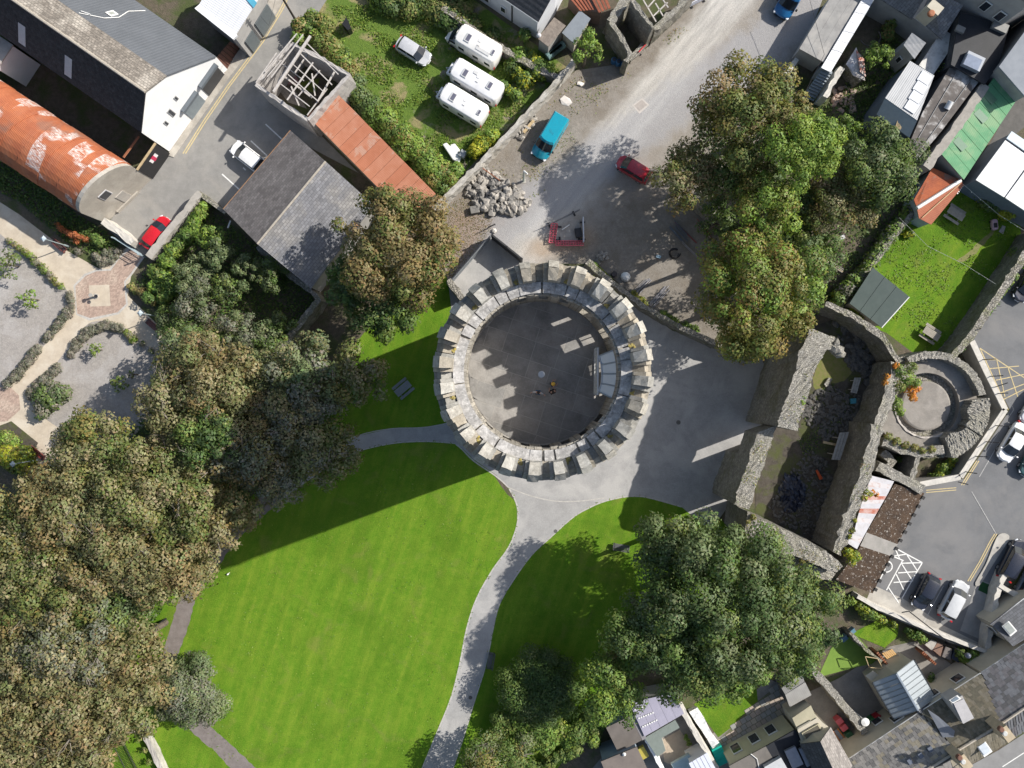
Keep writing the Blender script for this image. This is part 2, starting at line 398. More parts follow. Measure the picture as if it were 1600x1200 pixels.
def lobes_mesh(name, L, pal, dens, leaf, asp=.62, core=.5):
    Cs, Ns, Ss, Cl, Sn = [], [], [], [], []
    for i, (c, r, rz) in enumerate(L):
        n = int(dens*DK*4*math.pi*r*r*.8)
        d = unit(rng.normal(size=(n, 3))); d[:, 2] = np.where(d[:, 2] < -.35, -d[:, 2], d[:, 2])
        rad = np.where(rng.random(n) < core, rng.uniform(.45, .95, n), rng.uniform(.88, 1.1, n))
        bumps = 1+.13*np.sin(d[:, 0]*5+i)*np.sin(d[:, 1]*5+2*i)*np.cos(d[:, 2]*4+i)
        q = d*(rad*bumps)[:, None]*np.array([r, r, rz])+np.array(c)
        Cs.append(q); Sn.append(d); Ns.append(unit(d*1.0+rng.normal(0, .42, (n, 3))+np.array([0, 0, .25]))); Ss.append(leaf*1.12*rng.uniform(.55, 1.45, n))
        if isinstance(pal, str): Cl.append(pick_cols(pal, n, int(rng.integers(0, 9))))
        else:
            a_, b_ = pick_cols(pal[i % len(pal)], n, int(rng.integers(0, 9))), pick_cols(pal[int(rng.integers(0, len(pal)))], n, int(rng.integers(0, 9))); Cl.append(np.where(rng.random((n, 1)) < .55, a_, b_))
    return leafmesh(name, np.concatenate(Cs), np.concatenate(Ns), np.concatenate(Ss), np.concatenate(Cl), asp, np.concatenate(Sn))
def addleaf(me, name, parent, label=None, cat=None, group=None, kind=None):
    o = bpy.data.objects.new(name, me); COL.objects.link(o)
    if parent is not None: o.parent = parent; o.location = -WP[parent]
    return props(o, label, cat, group, kind)
def tree(name, label, c, rpx, h, pal, group=None, dens=9, leaf=.30, nl=None, flat_=.62, limbs=6, bare=0, cat='tree', thick=1.0, ell=1.0, erot=0.0):
    """c: pixel of the crown centre seen from above; rpx: crown radius in pixels; h: height in metres"""
    rpx *= 1.08; r0 = rpx*(H-h*.7)/F; rv = min(r0*flat_, h*.46); zc = h-rv
    ctr = P(c[0], c[1], zc); r = rpx*(H-zc)/F
    base = Vector((ctr.x, ctr.y, 0)); t = T(name, label, cat, base, group)
    nl = int((nl or max(9, int(6+r*r*1.0)))*1.25); L = []; ph = random.uniform(0, 6.3); ph2 = random.uniform(0, 6.3)
    for i in range(nl):
        a = i*2.39996+random.uniform(-.4, .4); d = math.sqrt((i+.5)/nl)*.86*random.uniform(.86, 1.08)*(1+.11*math.sin(3*a+ph)+.07*math.sin(5*a+ph2))
        lr = r*random.choice((.17, .21, .25, .29))*random.uniform(.9, 1.1)*(1.12 if d < .4 else 1)*max(.72, min(1.2, 3.2/max(r, 1)+.35))
        z = zc+rv*.85*math.sqrt(max(.05, 1-d*d))*random.uniform(.35, 1.1)-lr*.45
        ex, ey = math.cos(a)*d*r*ell, math.sin(a)*d*r/ell
        L.append(((ctr.x+ex*math.cos(erot)-ey*math.sin(erot), ctr.y+ex*math.sin(erot)+ey*math.cos(erot), z), lr, lr*.8))
    for i in range(max(3, nl//4)):    # lower skirt
        a = random.uniform(0, 6.28); d = random.uniform(.5, .85); lr = r*random.uniform(.22, .32)
        L.append(((ctr.x+math.cos(a)*d*r, ctr.y+math.sin(a)*d*r, zc-rv*random.uniform(.15, .55)), lr, lr*.8))
    addleaf(lobes_mesh('crown', L, pal, dens, leaf), 'crown', t)
    mb = MB(); tr = max(.12, h*.022)*thick; top = Vector((ctr.x, ctr.y, zc*.62)); mb.tube(base, top, tr*1.25, tr*.8, 8)
    for i in range(limbs):
        tip = Vector(L[(i*3+1) % len(L)][0]); mid = top.lerp(tip, .5)+Vector((random.uniform(-.4, .4), random.uniform(-.4, .4), .5))
        mb.tube(top-Vector((0, 0, .3*i/limbs)), mid, tr*.55, tr*.32, 6); mb.tube(mid, tip, tr*.32, tr*.12, 5)
    mb.build('trunk', BARK, t)
    if bare:
        mb = MB()
        for i in range(bare):
            c0, lr, _ = L[random.randrange(nl)]; c0 = Vector(c0)
            s = c0+Vector((random.uniform(-.5, .5)*lr, random.uniform(-.5, .5)*lr, lr*.55))
            a = random.uniform(0, 6.28)
            for k in range(3):
                a2 = a+random.uniform(-.7, .7); e = s+Vector((math.cos(a2), math.sin(a2), random.uniform(.0, .35)))*random.uniform(.5, 1.1)*lr
                mb.tube(s, e, .045, .02, 4)
                for j in range(2):
                    a3 = a2+random.uniform(-.9, .9); e2 = e+Vector((math.cos(a3), math.sin(a3), random.uniform(0, .4)))*random.uniform(.3, .6)*lr; mb.tube(e, e2, .02, .008, 3)
        mb.build('bare_branches', PALEBARK, t, kind='stuff')
    return t
def shrub(name, label, pts, h, pal, group=None, dens=14, leaf=.2, rpx=None, cat='shrub', kind=None, asp=.62, jit=.25, stems=True):
    """mound or hedge of foliage: pts = list of pixel (x, y, radius_px) mounds; h metres"""
    L = []; dens *= 1.2; leaf *= 1.12; asp = max(asp, .42); full = []
    for i, q in enumerate(pts):
        full.append(q)
        if i+1 < len(pts):
            q2 = pts[i+1]; dd = math.hypot(q2[0]-q[0], q2[1]-q[1])
            if dd < 2.6*min(q[2], q2[2]): full.append(((q[0]+q2[0])/2+random.gauss(0, .12*q[2]), (q[1]+q2[1])/2+random.gauss(0, .12*q[2]), (q[2]+q2[2])/2*random.uniform(.8, 1.05)))
    pts = full
    for (x, y, rp) in pts:
        hh = h*random.uniform(.85, 1.1); r = rp*(H-hh*.6)/F; c = P(x, y, hh*.5); n = 4 if rp > 7 else 2
        L.append(((c.x, c.y, max(.1, hh*.4)), r*.88, hh*random.uniform(.4, .6)))
        for k in range(n):
            a = random.uniform(0, 6.28); d = r*random.uniform(.35, .62); lr = r*random.uniform(.4, .55)
            L.append(((c.x+math.cos(a)*d, c.y+math.sin(a)*d, max(.1, hh*random.uniform(.3, .62))), lr, max(.15, min(lr, hh*.42))))
    b = sum((P(x, y, 0) for x, y, _ in pts), Vector())/len(pts)
    if kind == 'stuff':
        o = addleaf(lobes_mesh(name, L, pal, dens, leaf, asp), name, None, label, cat, group, kind); return o
    t = T(name, label, cat, b, group); addleaf(lobes_mesh('foliage', L, pal, dens, leaf, asp), 'foliage', t)
    if stems:
        mb = MB()
        for (x, y, rp) in pts[:12]:
            g = P(x, y, 0)
            for k in range(3): mb.tube(g, g+Vector((random.uniform(-.3, .3), random.uniform(-.3, .3), h*.7)), .035, .015, 4)
        mb.build('stem', BARK, t)
    return t
def inpoly(x, y, poly):
    c = np.zeros(len(x), bool); n = len(poly); j = n-1
    for i in range(n):
        xi, yi = poly[i][0], poly[i][1]; xj, yj = poly[j][0], poly[j][1]
        hit = ((yi > y) != (yj > y)) & (x < (xj-xi)*(y-yi)/((yj-yi) or 1e-9)+xi); c ^= hit; j = i
    return c
def cover(name, label, pts, n, pal, h=.15, leaf=.2, cat='ground cover', smooth=0, patch=0.0, asp=.5, zb=0.0):
    """uncountable low growth over a pixel polygon"""
    if smooth: pts = cr(pts, smooth)
    w = PL(pts, zb); xs = [p.x for p in w]; ys = [p.y for p in w]
    x = rng.uniform(min(xs), max(xs), n*3); y = rng.uniform(min(ys), max(ys), n*3); k = inpoly(x, y, w)
    if patch:
        f = np.sin(x*.9+1.3*np.sin(y*.7))*np.sin(y*1.1+1.7*np.sin(x*.5))+rng.normal(0, .25, len(x)); k &= f > patch-.6
    x, y = x[k][:n], y[k][:n]; n = len(x)
    C = np.stack([x, y, zb+rng.uniform(.03, h, n)], 1); Nn = unit(rng.normal(0, .6, (n, 3))+np.array([0, 0, 1.0]))
    return addleaf(leafmesh(name, C, Nn, leaf*rng.uniform(.5, 1.5, n), pick_cols(pal, n), asp), name, None, label, cat, None, 'stuff')
# ================================================================ SETTING: ground, lawns, paths, roads
def m_ground():
    m, t, b = nodes('earth'); p = pos(t)
    n1 = noise(t, p, .35, 7, .65); n2 = noise(t, p, 2.2, 6, .7); n3 = noise(t, p, 9, 4, .7)
    c = mixc(t, ramp(t, n2, .35, .65), (.14, .115, .085), (.085, .072, .05)); c = mixc(t, ramp(t, n1, .46, .6), c, (.065, .085, .025))
    c = mixc(t, math_(t, 'MULTIPLY', ramp(t, n3, .55, .75), .4), c, (.26, .2, .13))
    t.links.new(c, b.inputs['Base Color']); b.inputs['Roughness'].default_value = .95; bumpit(t, b, math_(t, 'ADD', n2, n3), .8, .1); return m
def m_lawn(name, a, b_, yel, ang, pitch, amt):
    m, t, b = nodes(name); p = pos(t)
    n0 = noise(t, p, .16, 4, .6, .6); n1 = noise(t, p, .8, 7, .7); n2 = noise(t, pos(t, ang, (.16, 1.1, 1)), 1.0, 6, .68); n3 = noise(t, p, 11, 4, .75)
    c = mixc(t, ramp(t, n1, .40, .60), a, b_); c = mixc(t, math_(t, 'MULTIPLY', ramp(t, noise(t, p, 1.7, 5, .7), .5, .68), .35), c, yel); c = mixc(t, math_(t, 'MULTIPLY', ramp(t, n2, .45, .7), .5), c, yel)
    c = mixc(t, math_(t, 'MULTIPLY', ramp(t, n0, .5, .66), .5), c, tuple(x*.66 for x in a))
    c = mixc(t, math_(t, 'MULTIPLY', ramp(t, noise(t, p, .33, 5, .62, .8), .56, .7), .42), c, (.20, .19, .055))
    wn = t.nodes.new('ShaderNodeTexWave'); wn.bands_direction = 'Y'; wn.inputs['Scale'].default_value = .314/pitch; wn.inputs['Distortion'].default_value = 1.6; wn.inputs['Detail'].default_value = 2; wn.inputs['Detail Scale'].default_value = .35
    t.links.new(pos(t, ang), wn.inputs[0]); c = mixc(t, math_(t, 'MULTIPLY', ramp(t, wn.outputs['Fac'], .25, .85), amt), c, tuple(x*.72 for x in a))
    c = mixc(t, math_(t, 'MULTIPLY', ramp(t, n3, .5, .8), .3), c, tuple(min(1, x*1.75) for x in yel)); c = mixc(t, math_(t, 'MULTIPLY', ramp(t, n3, .5, .25), .42), c, tuple(x*.45 for x in a))
    t.links.new(c, b.inputs['Base Color']); b.inputs['Roughness'].default_value = .9; b.inputs['Specular IOR Level'].default_value = .15
    bumpit(t, b, math_(t, 'ADD', n1, math_(t, 'MULTIPLY', n3, 1.5)), .7, .08); return m
def m_track():
    m, t, b = nodes('yard gravel'); p = pos(t)
    n1 = noise(t, p, .5, 7, .66, .3); n2 = noise(t, p, 3.0, 6, .7); n3 = noise(t, p, 12, 4, .72); nw = noise(t, p, .35, 4, .6)
    c = mixc(t, ramp(t, n2, .35, .68), (.265, .24, .208), (.18, .16, .138)); c = mixc(t, ramp(t, n1, .46, .62), c, (.19, .165, .135))
    A, B = P(806, 412), P(1165, -30)
    u, d, L = segdist(t, p, A, B); d = math_(t, 'ADD', d, math_(t, 'MULTIPLY', math_(t, 'SUBTRACT', nw, .5), 2.6))
    tr = ramp(t, d, 2.7, 1.3); streak = noise(t, pos(t, math.atan2((B-A).y, (B-A).x), (.22, 1.6, 1)), 1.0, 5, .62)
    pale = mixc(t, ramp(t, streak, .38, .64), (.56, .54, .505), (.36, .35, .33)); c = mixc(t, math_(t, 'MULTIPLY', tr, .92), c, pale)
    # a broad pale scatter up the yard, and a blue-grey chipping heap spread
    u2, d2, _ = segdist(t, p, P(900, 300), P(1110, 110)); pal2 = math_(t, 'MULTIPLY', ramp(t, math_(t, 'ADD', d2, math_(t, 'MULTIPLY', math_(t, 'SUBTRACT', n1, .5), 5)), 5.6, 2.8), .4)
    c = mixc(t, pal2, c, (.40, .37, .335))
    u3, d3, _ = segdist(t, p, P(1090, 140), P(1190, 70)); c = mixc(t, math_(t, 'MULTIPLY', ramp(t, math_(t, 'ADD', d3, math_(t, 'MULTIPLY', n1, 3)), 4.6, 3.2), .55), c, (.32, .325, .35))
    # leaf litter by the stone heap and rusty soil by the tower
    u4, d4, _ = segdist(t, p, P(700, 400), P(750, 330)); in4 = math_(t, 'MULTIPLY', ramp(t, math_(t, 'ADD', d4, math_(t, 'MULTIPLY', n1, 3)), 4.3, 2.8), ramp(t, math_(t, 'ADD', u4, math_(t, 'MULTIPLY', n1, 4)), 9, 6.5)); c = mixc(t, math_(t, 'MULTIPLY', in4, .7), c, (.27, .19, .14))
    u5, d5, _ = segdist(t, p, P(840, 390), P(920, 370)); in5 = math_(t, 'MULTIPLY', ramp(t, math_(t, 'ADD', d5, math_(t, 'MULTIPLY', n1, 2)), 2.6, 1.3), ramp(t, math_(t, 'ABSOLUTE', math_(t, 'SUBTRACT', u5, 2.5)), 4.5, 2.5)); c = mixc(t, math_(t, 'MULTIPLY', in5, .6), c, (.34, .235, .145))
    c = mixc(t, math_(t, 'MULTIPLY', ramp(t, n3, .56, .74), .35), c, (.62, .6, .57)); c = mixc(t, math_(t, 'MULTIPLY', ramp(t, n3, .46, .26), .45), c, (.07, .065, .06))
    t.links.new(c, b.inputs['Base Color']); b.inputs['Roughness'].default_value = .95; bumpit(t, b, math_(t, 'ADD', n2, n3), .55, .08); return m
def m_rough():
    m, t, b = nodes('rough yard'); p = pos(t)
    n1 = noise(t, p, .42, 6, .62, .5); n2 = noise(t, p, 2.6, 6, .72); n3 = noise(t, p, 10, 4, .75)
    c = mixc(t, ramp(t, n2, .36, .64), (.12, .20, .022), (.085, .155, .018)); c = mixc(t, ramp(t, n1, .50, .60), c, (.29, .25, .12))
    c = mixc(t, ramp(t, noise(t, p, .25, 4, .6, 1), .58, .66), c, (.25, .215, .18))
    c = mixc(t, math_(t, 'MULTIPLY', ramp(t, n3, .5, .75), .4), c, (.24, .25, .07)); c = mixc(t, math_(t, 'MULTIPLY', ramp(t, n3, .5, .25), .5), c, (.035, .05, .012))
    t.links.new(c, b.inputs['Base Color']); b.inputs['Roughness'].default_value = .95; bumpit(t, b, math_(t, 'ADD', n2, n3), .9, .12); return m
EARTH = m_ground()
LAWN = m_lawn('mown lawn', (.088, .205, .011), (.122, .235, .016), (.23, .295, .032), R(72), 1.9, .22)
LAWN2 = m_lawn('garden lawn', (.08, .19, .012), (.125, .23, .016), (.22, .285, .03), R(60), 1.3, .1)
YARD = m_track(); ROUGH = m_rough()
TARMAC = mat('path tarmac', (.345, .34, .333), (.29, .285, .28), .8, .9, .3, (.395, .385, .372), .22, speck=.14)
PLAZA = mat('wood path', (.21, .185, .175), (.16, .14, .13), 1.5, .9, .3, speck=.1)
ROAD = mat('road asphalt', (.265, .258, .245), (.215, .21, .20), .7, .9, .25, (.30, .285, .262), .16, speck=.08)
CARP = mat('car park asphalt', (.162, .165, .171), (.136, .139, .145), .5, .9, .25, (.188, .186, .186), .12, speck=.06)
CONC = mat('concrete', (.40, .38, .345), (.31, .295, .27), .8, .9, .3, (.46, .44, .40), .25, speck=.08)
SANDP = mat('buff path', (.52, .45, .355), (.45, .385, .305), 1.2, .92, .25, (.56, .5, .41), .4, speck=.08)
BEDGR = mat('bed gravel', (.335, .31, .285), (.27, .25, .235), 2.2, .95, .5, (.36, .34, .325), .3, speck=.22)
PAVER = mat('pink pavers', (.43, .315, .255), (.37, .275, .225), 1.2, .9, .3, (.47, .37, .30), .5, brick=(R(42), .22, .12, (.3, .24, .2), .008))
WHITEP = mat('road paint white', (.78, .78, .76), (.6, .6, .58), 4, .8, .1)
YELP = mat('road paint yellow', (.58, .46, .23), (.44, .37, .22), 4, .8, .1)
EDGE = mat('edging stone', (.50, .48, .45), (.38, .36, .33), 3, .9, .2)
SOIL = mat('dark soil', (.095, .083, .068), (.06, .052, .043), 1.5, .95, .7, (.075, .085, .03), .5, speck=.12)
MB().add([(-400, -400, 0), (400, -400, 0), (400, 400, 0), (-400, 400, 0)], [(0, 1, 2, 3)]).build('ground', EARTH, kind='structure')
sheet('lawn', [(700, 430), (720, 480), (700, 560), (720, 640), (770, 740), (830, 790), (1000, 770), (1110, 800), (1160, 860), (1180, 950), (1000, 1040), (900, 1130), (800, 1230), (180, 1230), (120, 1210), (200, 1050), (215, 960), (290, 900), (370, 800), (460, 700), (540, 560), (600, 490)], LAWN, smooth=4)
PATHL = [(795, 762), (808, 790), (808, 820), (795, 855), (770, 890), (745, 935), (730, 980), (718, 1040), (705, 1090), (685, 1140), (660, 1200), (650, 1230)]
PATHR = [(1110, 830), (1065, 792), (1010, 777), (980, 776), (940, 785), (900, 805), (860, 840), (830, 868), (800, 910), (780, 945), (770, 985), (765, 1012), (756, 1050), (740, 1100), (725, 1150), (708, 1200), (700, 1230)]
SPURL = [(712, 693), (670, 690), (620, 692), (570, 702), (545, 712), (500, 738), (440, 780)]
SPURU = [(425, 758), (490, 712), (555, 682), (610, 670), (660, 668), (698, 661), (716, 648)]
sheet('path', [(768, 370), (815, 412), (930, 418), (1010, 480), (1120, 535), (1190, 560), (1215, 620), (1160, 760)]+PATHR+PATHL[::-1]+[(775, 742), (740, 718), (722, 700)]+SPURL+SPURU+[(690, 600), (690, 560), (705, 480), (700, 440)], TARMAC)
sheet('wood_path', cr(ribbon([(435, 768), (372, 825), (325, 885), (296, 925), (285, 965), (268, 1015), (258, 1050), (275, 1095), (310, 1135), (355, 1175), (400, 1225)], [24, 24, 24, 24, 26, 24, 24, 24, 26, 26, 28]), 3), PLAZA, jit=.6)
for nm, l, w in (('path_edging', PATHL, 2.2), ('path_edging', PATHR[1:], 1.6), ('path_edging', [(712, 694), (722, 702), (740, 720), (775, 744), (795, 762)], 2), ('path_edging', SPURL, 1.3), ('path_edging', SPURU, 1.3), ('path_edging', [(795, 762), (830, 775), (868, 783), (905, 783), (945, 778)], 1.6)):
    sheet(nm, ribbon(cr(l, 4, False), w), EDGE)
for x, y, r_ in ((1060, 660, 3.5), (868, 830, 3), (735, 1090, 3)):
    sheet('manhole_cover', [(x+r_*math.cos(R(a)), y+r_*math.sin(R(a))) for a in range(0, 360, 30)], mat('iron cover', (.13, .125, .12), (.09, .088, .085), 8))
# gravel yard, caravan yard
YARDP = [(1095, -40), (1300, -40), (1245, 105), (1235, 200), (1180, 400), (1110, 545), (1010, 478), (930, 412), (815, 412), (768, 370), (700, 440), (690, 400), (670, 325), (760, 235), (900, 110), (985, 98), (1060, 30)]
sheet('gravel_yard', YARDP, YARD)
sheet('concrete_panel', [(988, 165), (1003, 153), (1015, 164), (999, 178)], mat('yard panel', (.52, .48, .45), (.45, .42, .39), 3), None)
sheet('concrete_panel', [(991, 165), (1003, 156), (1011, 164), (999, 174)], mat('yard panel mid', (.40, .36, .33), (.33, .30, .28), 3), None)
sheet('caravan_yard', [(455, 60), (520, -30), (700, -30), (885, 105), (760, 235), (672, 325), (600, 290), (545, 150), (540, 110)], ROUGH)
# street
ROADP = [(428, -30), (530, -30), (470, 62), (398, 135), (480, 190), (560, 270), (455, 215), (352, 328), (310, 300), (222, 404), (163, 354), (268, 240), (350, 118), (392, 60)]
sheet('road', ROADP, ROAD)
PAVE = mat('pavement', (.40, .37, .325), (.31, .285, .25), 1.2, .92, .3, (.46, .43, .38), .5, speck=.1)
pv = PL([(427, -30), (443, -10), (437, 12), (404, 62), (352, 130), (316, 182), (272, 246), (262, 243), (300, 187), (345, 118), (392, 55), (418, 10)])
MB().prism(pv, 0, .12).build('pavement', PAVE, kind='structure')
for off in (0, 4):
    sheet('road_marking', ribbon([(455+off, -20), (437+off*.9, 17), (407+off, 66), (355+off, 135), (318+off, 189), (286+off, 240)], 1.7), YELP)
for a, b in (((415, 194), (441, 218)), ((392, 220), (418, 244)), ((347, 272), (375, 297)), ((380, 262), (384, 266))):
    sheet('road_marking', ribbon([a, b], 2), WHITEP)
# formal garden
sheet('garden_path', [(-40, 290), (30, 335), (105, 392), (155, 420), (200, 385), (226, 402), (205, 432), (200, 462), (288, 548), (262, 572), (250, 640), (150, 740), (60, 725), (-40, 650)], SANDP)
sheet('gravel_bed', [(-40, 362), (8, 372), (40, 398), (80, 430), (108, 458), (110, 490), (78, 530), (40, 572), (10, 604), (-40, 622)], BEDGR, smooth=3)
sheet('gravel_bed', [(128, 516), (150, 502), (185, 506), (225, 537), (262, 572), (248, 640), (175, 690), (108, 676), (64, 648), (46, 622), (82, 576)], BEDGR, smooth=3)
sheet('gravel_bed', [(0, 665), (18, 658), (60, 692), (40, 730), (-40, 720), (-40, 690)], SOIL)
OCT = [(115, 446), (132, 428), (150, 421), (172, 420), (182, 405), (204, 384), (226, 402), (206, 430), (197, 440), (200, 476), (186, 491), (140, 501), (119, 492)]
sheet('paved_circle', OCT, EDGE); sheet('paved_circle', [(118, 447), (134, 431), (151, 424), (173, 423), (185, 407), (205, 388), (222, 402), (204, 428), (194, 440), (197, 475), (184, 488), (141, 497), (121, 490)], PAVER)
sheet('paved_square', [(139, 446), (171, 445), (173, 478), (141, 479)], SANDP)
sheet('paved_circle', [(-30, 600), (18, 606), (30, 618), (32, 640), (12, 658), (-30, 662)], PAVER)
# right: lawn, car park, yards
sheet('garden_lawn', [(1330, 500), (1372, 410), (1420, 345), (1450, 300), (1512, 290), (1595, 330), (1595, 410), (1490, 560), (1425, 550), (1385, 520)], LAWN2)
sheet('worn_path', cr(ribbon([(1552, 362), (1535, 378), (1515, 398), (1498, 408)], [6, 8, 9, 6]), 3), mat('worn grass', (.22, .2, .09), (.16, .18, .05), 3), jit=.8)
CARPP = [(1640, 340), (1600, 402), (1520, 530), (1578, 640), (1508, 748), (1440, 762), (1360, 935), (1470, 990), (1548, 1020), (1562, 960), (1580, 900), (1640, 850)]
sheet('car_park', CARPP, CARP)
sheet('concrete_apron', [(1350, 945), (1364, 914), (1412, 936), (1445, 957), (1475, 978), (1545, 1012), (1540, 1026), (1450, 990)], CONC)
sheet('concrete_apron', [(1528, 905), (1558, 915), (1545, 1005), (1500, 985)], mat('concrete grey', (.30, .295, .285), (.24, .235, .23), .8, .9, .3))
sheet('ramp_mat', [(1533, 908), (1547, 914), (1543, 929), (1528, 922)], mat('green mat', (.02, .075, .025), (.015, .06, .02), 5))
def line(a, b, w, m): sheet('road_marking', ribbon([a, b], w), m)
# hatched bay, bay lines, double yellow lines
for a, b in (((1400, 857), (1441, 879)), ((1441, 879), (1432, 894)), ((1397, 870), (1412, 876)), ((1410, 876), (1385, 922)), ((1432, 894), (1409, 935)), ((1399, 858), (1406, 874)), ((1417, 867), (1434, 893)), ((1409, 880), (1440, 879)), ((1403, 895), (1432, 893)), ((1396, 910), (1424, 908)), ((1394, 869), (1415, 866)), ((1408, 880), (1426, 908)), ((1400, 897), (1412, 922)), ((1388, 918), (1404, 942))):
    line(a, b, 1.7, WHITEP)
for k in range(9):   # the ring of the wheelchair sign on the bay
    a0, a1 = R(-70+k*28), R(-70+(k+1)*28); c = (1384, 885); line((c[0]+10*math.cos(a0), c[1]+9*math.sin(a0)), (c[0]+10*math.cos(a1), c[1]+9*math.sin(a1)), 1.8, WHITEP)
line((1383, 888), (1375, 904), 1.8, WHITEP)
for off in (0, 3.5):
    sheet('road_marking', ribbon([(1554+off, 834), (1546+off, 847), (1530+off, 878), (1512+off, 908)], 1.5), YELP)
    line((1526+off, 720), (1502+off, 758), 1.5, YELP); line((1447, 766+off), (1494, 762+off), 1.3, YELP)
for a, b in (((1474, 915), (1438, 982)), ((1494, 925), (1470, 970)), ((1562, 690), (1530, 745)), ((1518, 768), (1556, 834))):
    line(a, b, 1.2, mat('worn paint', (.45, .44, .42), (.3, .3, .3), 4))
for a, b in (((1531, 544), (1600, 590)), ((1531, 544), (1575, 640)), ((1537, 562), (1556, 562)), ((1546, 576), (1592, 572)), ((1556, 594), (1600, 585)), ((1560, 615), (1600, 600)), ((1557, 561), (1570, 620)), ((1575, 575), (1590, 620)), ((1566, 625), (1600, 608))):
    line(a, b, 1.4, YELP)
isl = MB().prism(PL(cr([(1556, 840), (1566, 833), (1575, 836), (1574, 845), (1558, 870), (1536, 905), (1528, 915), (1523, 910), (1540, 880)], 3)), 0, .13); isl.build('kerb_island', CONC, kind='structure')
sheet('ruin_floor', [(1215, 600), (1262, 512), (1300, 500), (1345, 500), (1385, 540), (1400, 570), (1385, 620), (1360, 690), (1320, 790), (1290, 860), (1180, 800), (1180, 760)], SOIL)
sheet('grass_patch', cr([(1288, 548), (1310, 552), (1325, 568), (1333, 580), (1318, 595), (1300, 600), (1275, 612), (1270, 590)], 4), mat('sparse grass', (.14, .16, .04), (.19, .165, .07), 2.2, .95, .6), jit=1)
sheet('dark_yard', [(1506, 300), (1560, 200), (1600, 130), (1650, 160), (1580, 215), (1530, 285)], mat('dark yard', (.12, .115, .11), (.09, .087, .083), 1))
# lower right back yards
sheet('concrete_yard', [(1255, 1085), (1310, 1060), (1390, 1010), (1440, 1000), (1500, 1050), (1500, 1090), (1330, 1200), (1230, 1230), (900, 1230), (960, 1160), (1060, 1100), (1100, 1160), (1200, 1060)], mat('yard concrete', (.24, .225, .205), (.18, .17, .155), .8, .9, .3, speck=.1))
sheet('garden_lawn', [(1084, 1100), (1100, 1090), (1182, 1075), (1185, 1105), (1122, 1152)], LAWN2)
sheet('artificial_lawn', [(1278, 1058), (1300, 1010), (1335, 990), (1376, 1034), (1340, 1042)], mat('artificial turf', (.17, .27, .05), (.15, .245, .045), 1.0, .95, .2))
sheet('garden_lawn', [(1330, 990), (1372, 968), (1405, 975), (1402, 995), (1382, 1012)], LAWN2)
sheet('street', [(1470, 1230), (1514, 1197), (1560, 1172), (1640, 1120), (1640, 1230)], mat('street', (.24, .24, .24), (.2, .2, .2), .6, .9, .2))
sheet('road_marking', ribbon([(1566, 1198), (1640, 1150)], 1.5), WHITEP)
# uncountable low growth on the rough ground
cover('daisies', 'scattered clover tufts and small weeds on the castle lawn', [(480, 760), (700, 700), (790, 780), (790, 850), (720, 960), (690, 1100), (650, 1190), (330, 1190), (290, 1040), (320, 920)], 2600, 'grass', .04, .16, 'weeds', patch=.9)
cover('weeds', 'low weeds and rough grass growing between the caravans', [(520, 10), (700, 0), (880, 105), (700, 290), (590, 240), (550, 140)], 15000, 'grass', .16, .22, 'weeds', patch=.7)
cover('weeds', 'sparse weeds on the rubble verge of the gravel yard', [(770, 260), (900, 120), (985, 105), (1060, 40), (1080, 45), (985, 120), (920, 190), (850, 300), (800, 330)], 3600, 'weeds', .10, .16, 'weeds', patch=.9)
cover('undergrowth', 'dark undergrowth beneath the trees beside the ruin', [(1090, 180), (1250, 130), (1400, 230), (1430, 330), (1330, 480), (1260, 500), (1110, 500)], 9000, 'ivy', .5, .3, 'undergrowth')
cover('undergrowth', 'shaded undergrowth beneath the brown wood on the left', [(250, 560), (420, 600), (540, 560), (520, 680), (400, 780), (300, 880), (200, 1040), (120, 1220), (-40, 1220), (-40, 780), (120, 760), (230, 640)], 26000, 'ivy', .35, .3, 'undergrowth')
cover('undergrowth', 'shaded garden undergrowth behind the slate-roofed building', [(215, 440), (310, 320), (350, 340), (500, 470), (410, 570), (300, 570)], 9000, 'ivy', .4, .26, 'undergrowth')
cover('undergrowth', 'dark shrubs and weeds along the foot of the orange barn', [(-20, 235), (60, 290), (130, 340), (190, 375), (185, 395), (160, 405), (100, 375), (30, 315), (-20, 290)], 4500, 'ivy', .5, .26, 'undergrowth')
cover('undergrowth', 'overgrown ground between the yards at the top right', [(1330, 100), (1400, 60), (1430, 90), (1390, 150), (1340, 200), (1310, 160)], 3000, 'ivy', .4, .22, 'undergrowth')
cover('fallen_leaves', 'brown fallen leaves scattered beside the stone heap', [(690, 400), (680, 330), (735, 300), (770, 340), (765, 365), (705, 435)], 3000, 'chestnut', .03, .13, 'leaves')
cover('fallen_leaves', 'fallen leaves along the shaded edge of the castle lawn', [(420, 700), (560, 660), (600, 600), (560, 720), (380, 830), (330, 880)], 900, 'chestnut', .03, .1, 'leaves')
for lab, l, w_, n in (('grass creeping over the left edge of the castle path', PATHL, 5, 1500), ('grass creeping over the right edge of the castle path', PATHR[1:], 5, 1700), ('grass tufts along the west spur path', SPURL, 4, 700)):
    cover('edge_grass', lab, ribbon(cr(l, 4, False), w_), n, 'grass', .05, .16, 'grass')
cover('lawn_tufts', 'tufts and yellow weeds across the right garden lawn', [(1345, 490), (1380, 410), (1450, 305), (1512, 295), (1590, 340), (1590, 400), (1488, 555), (1425, 548)], 3200, 'grass', .07, .18, 'weeds', patch=.6)
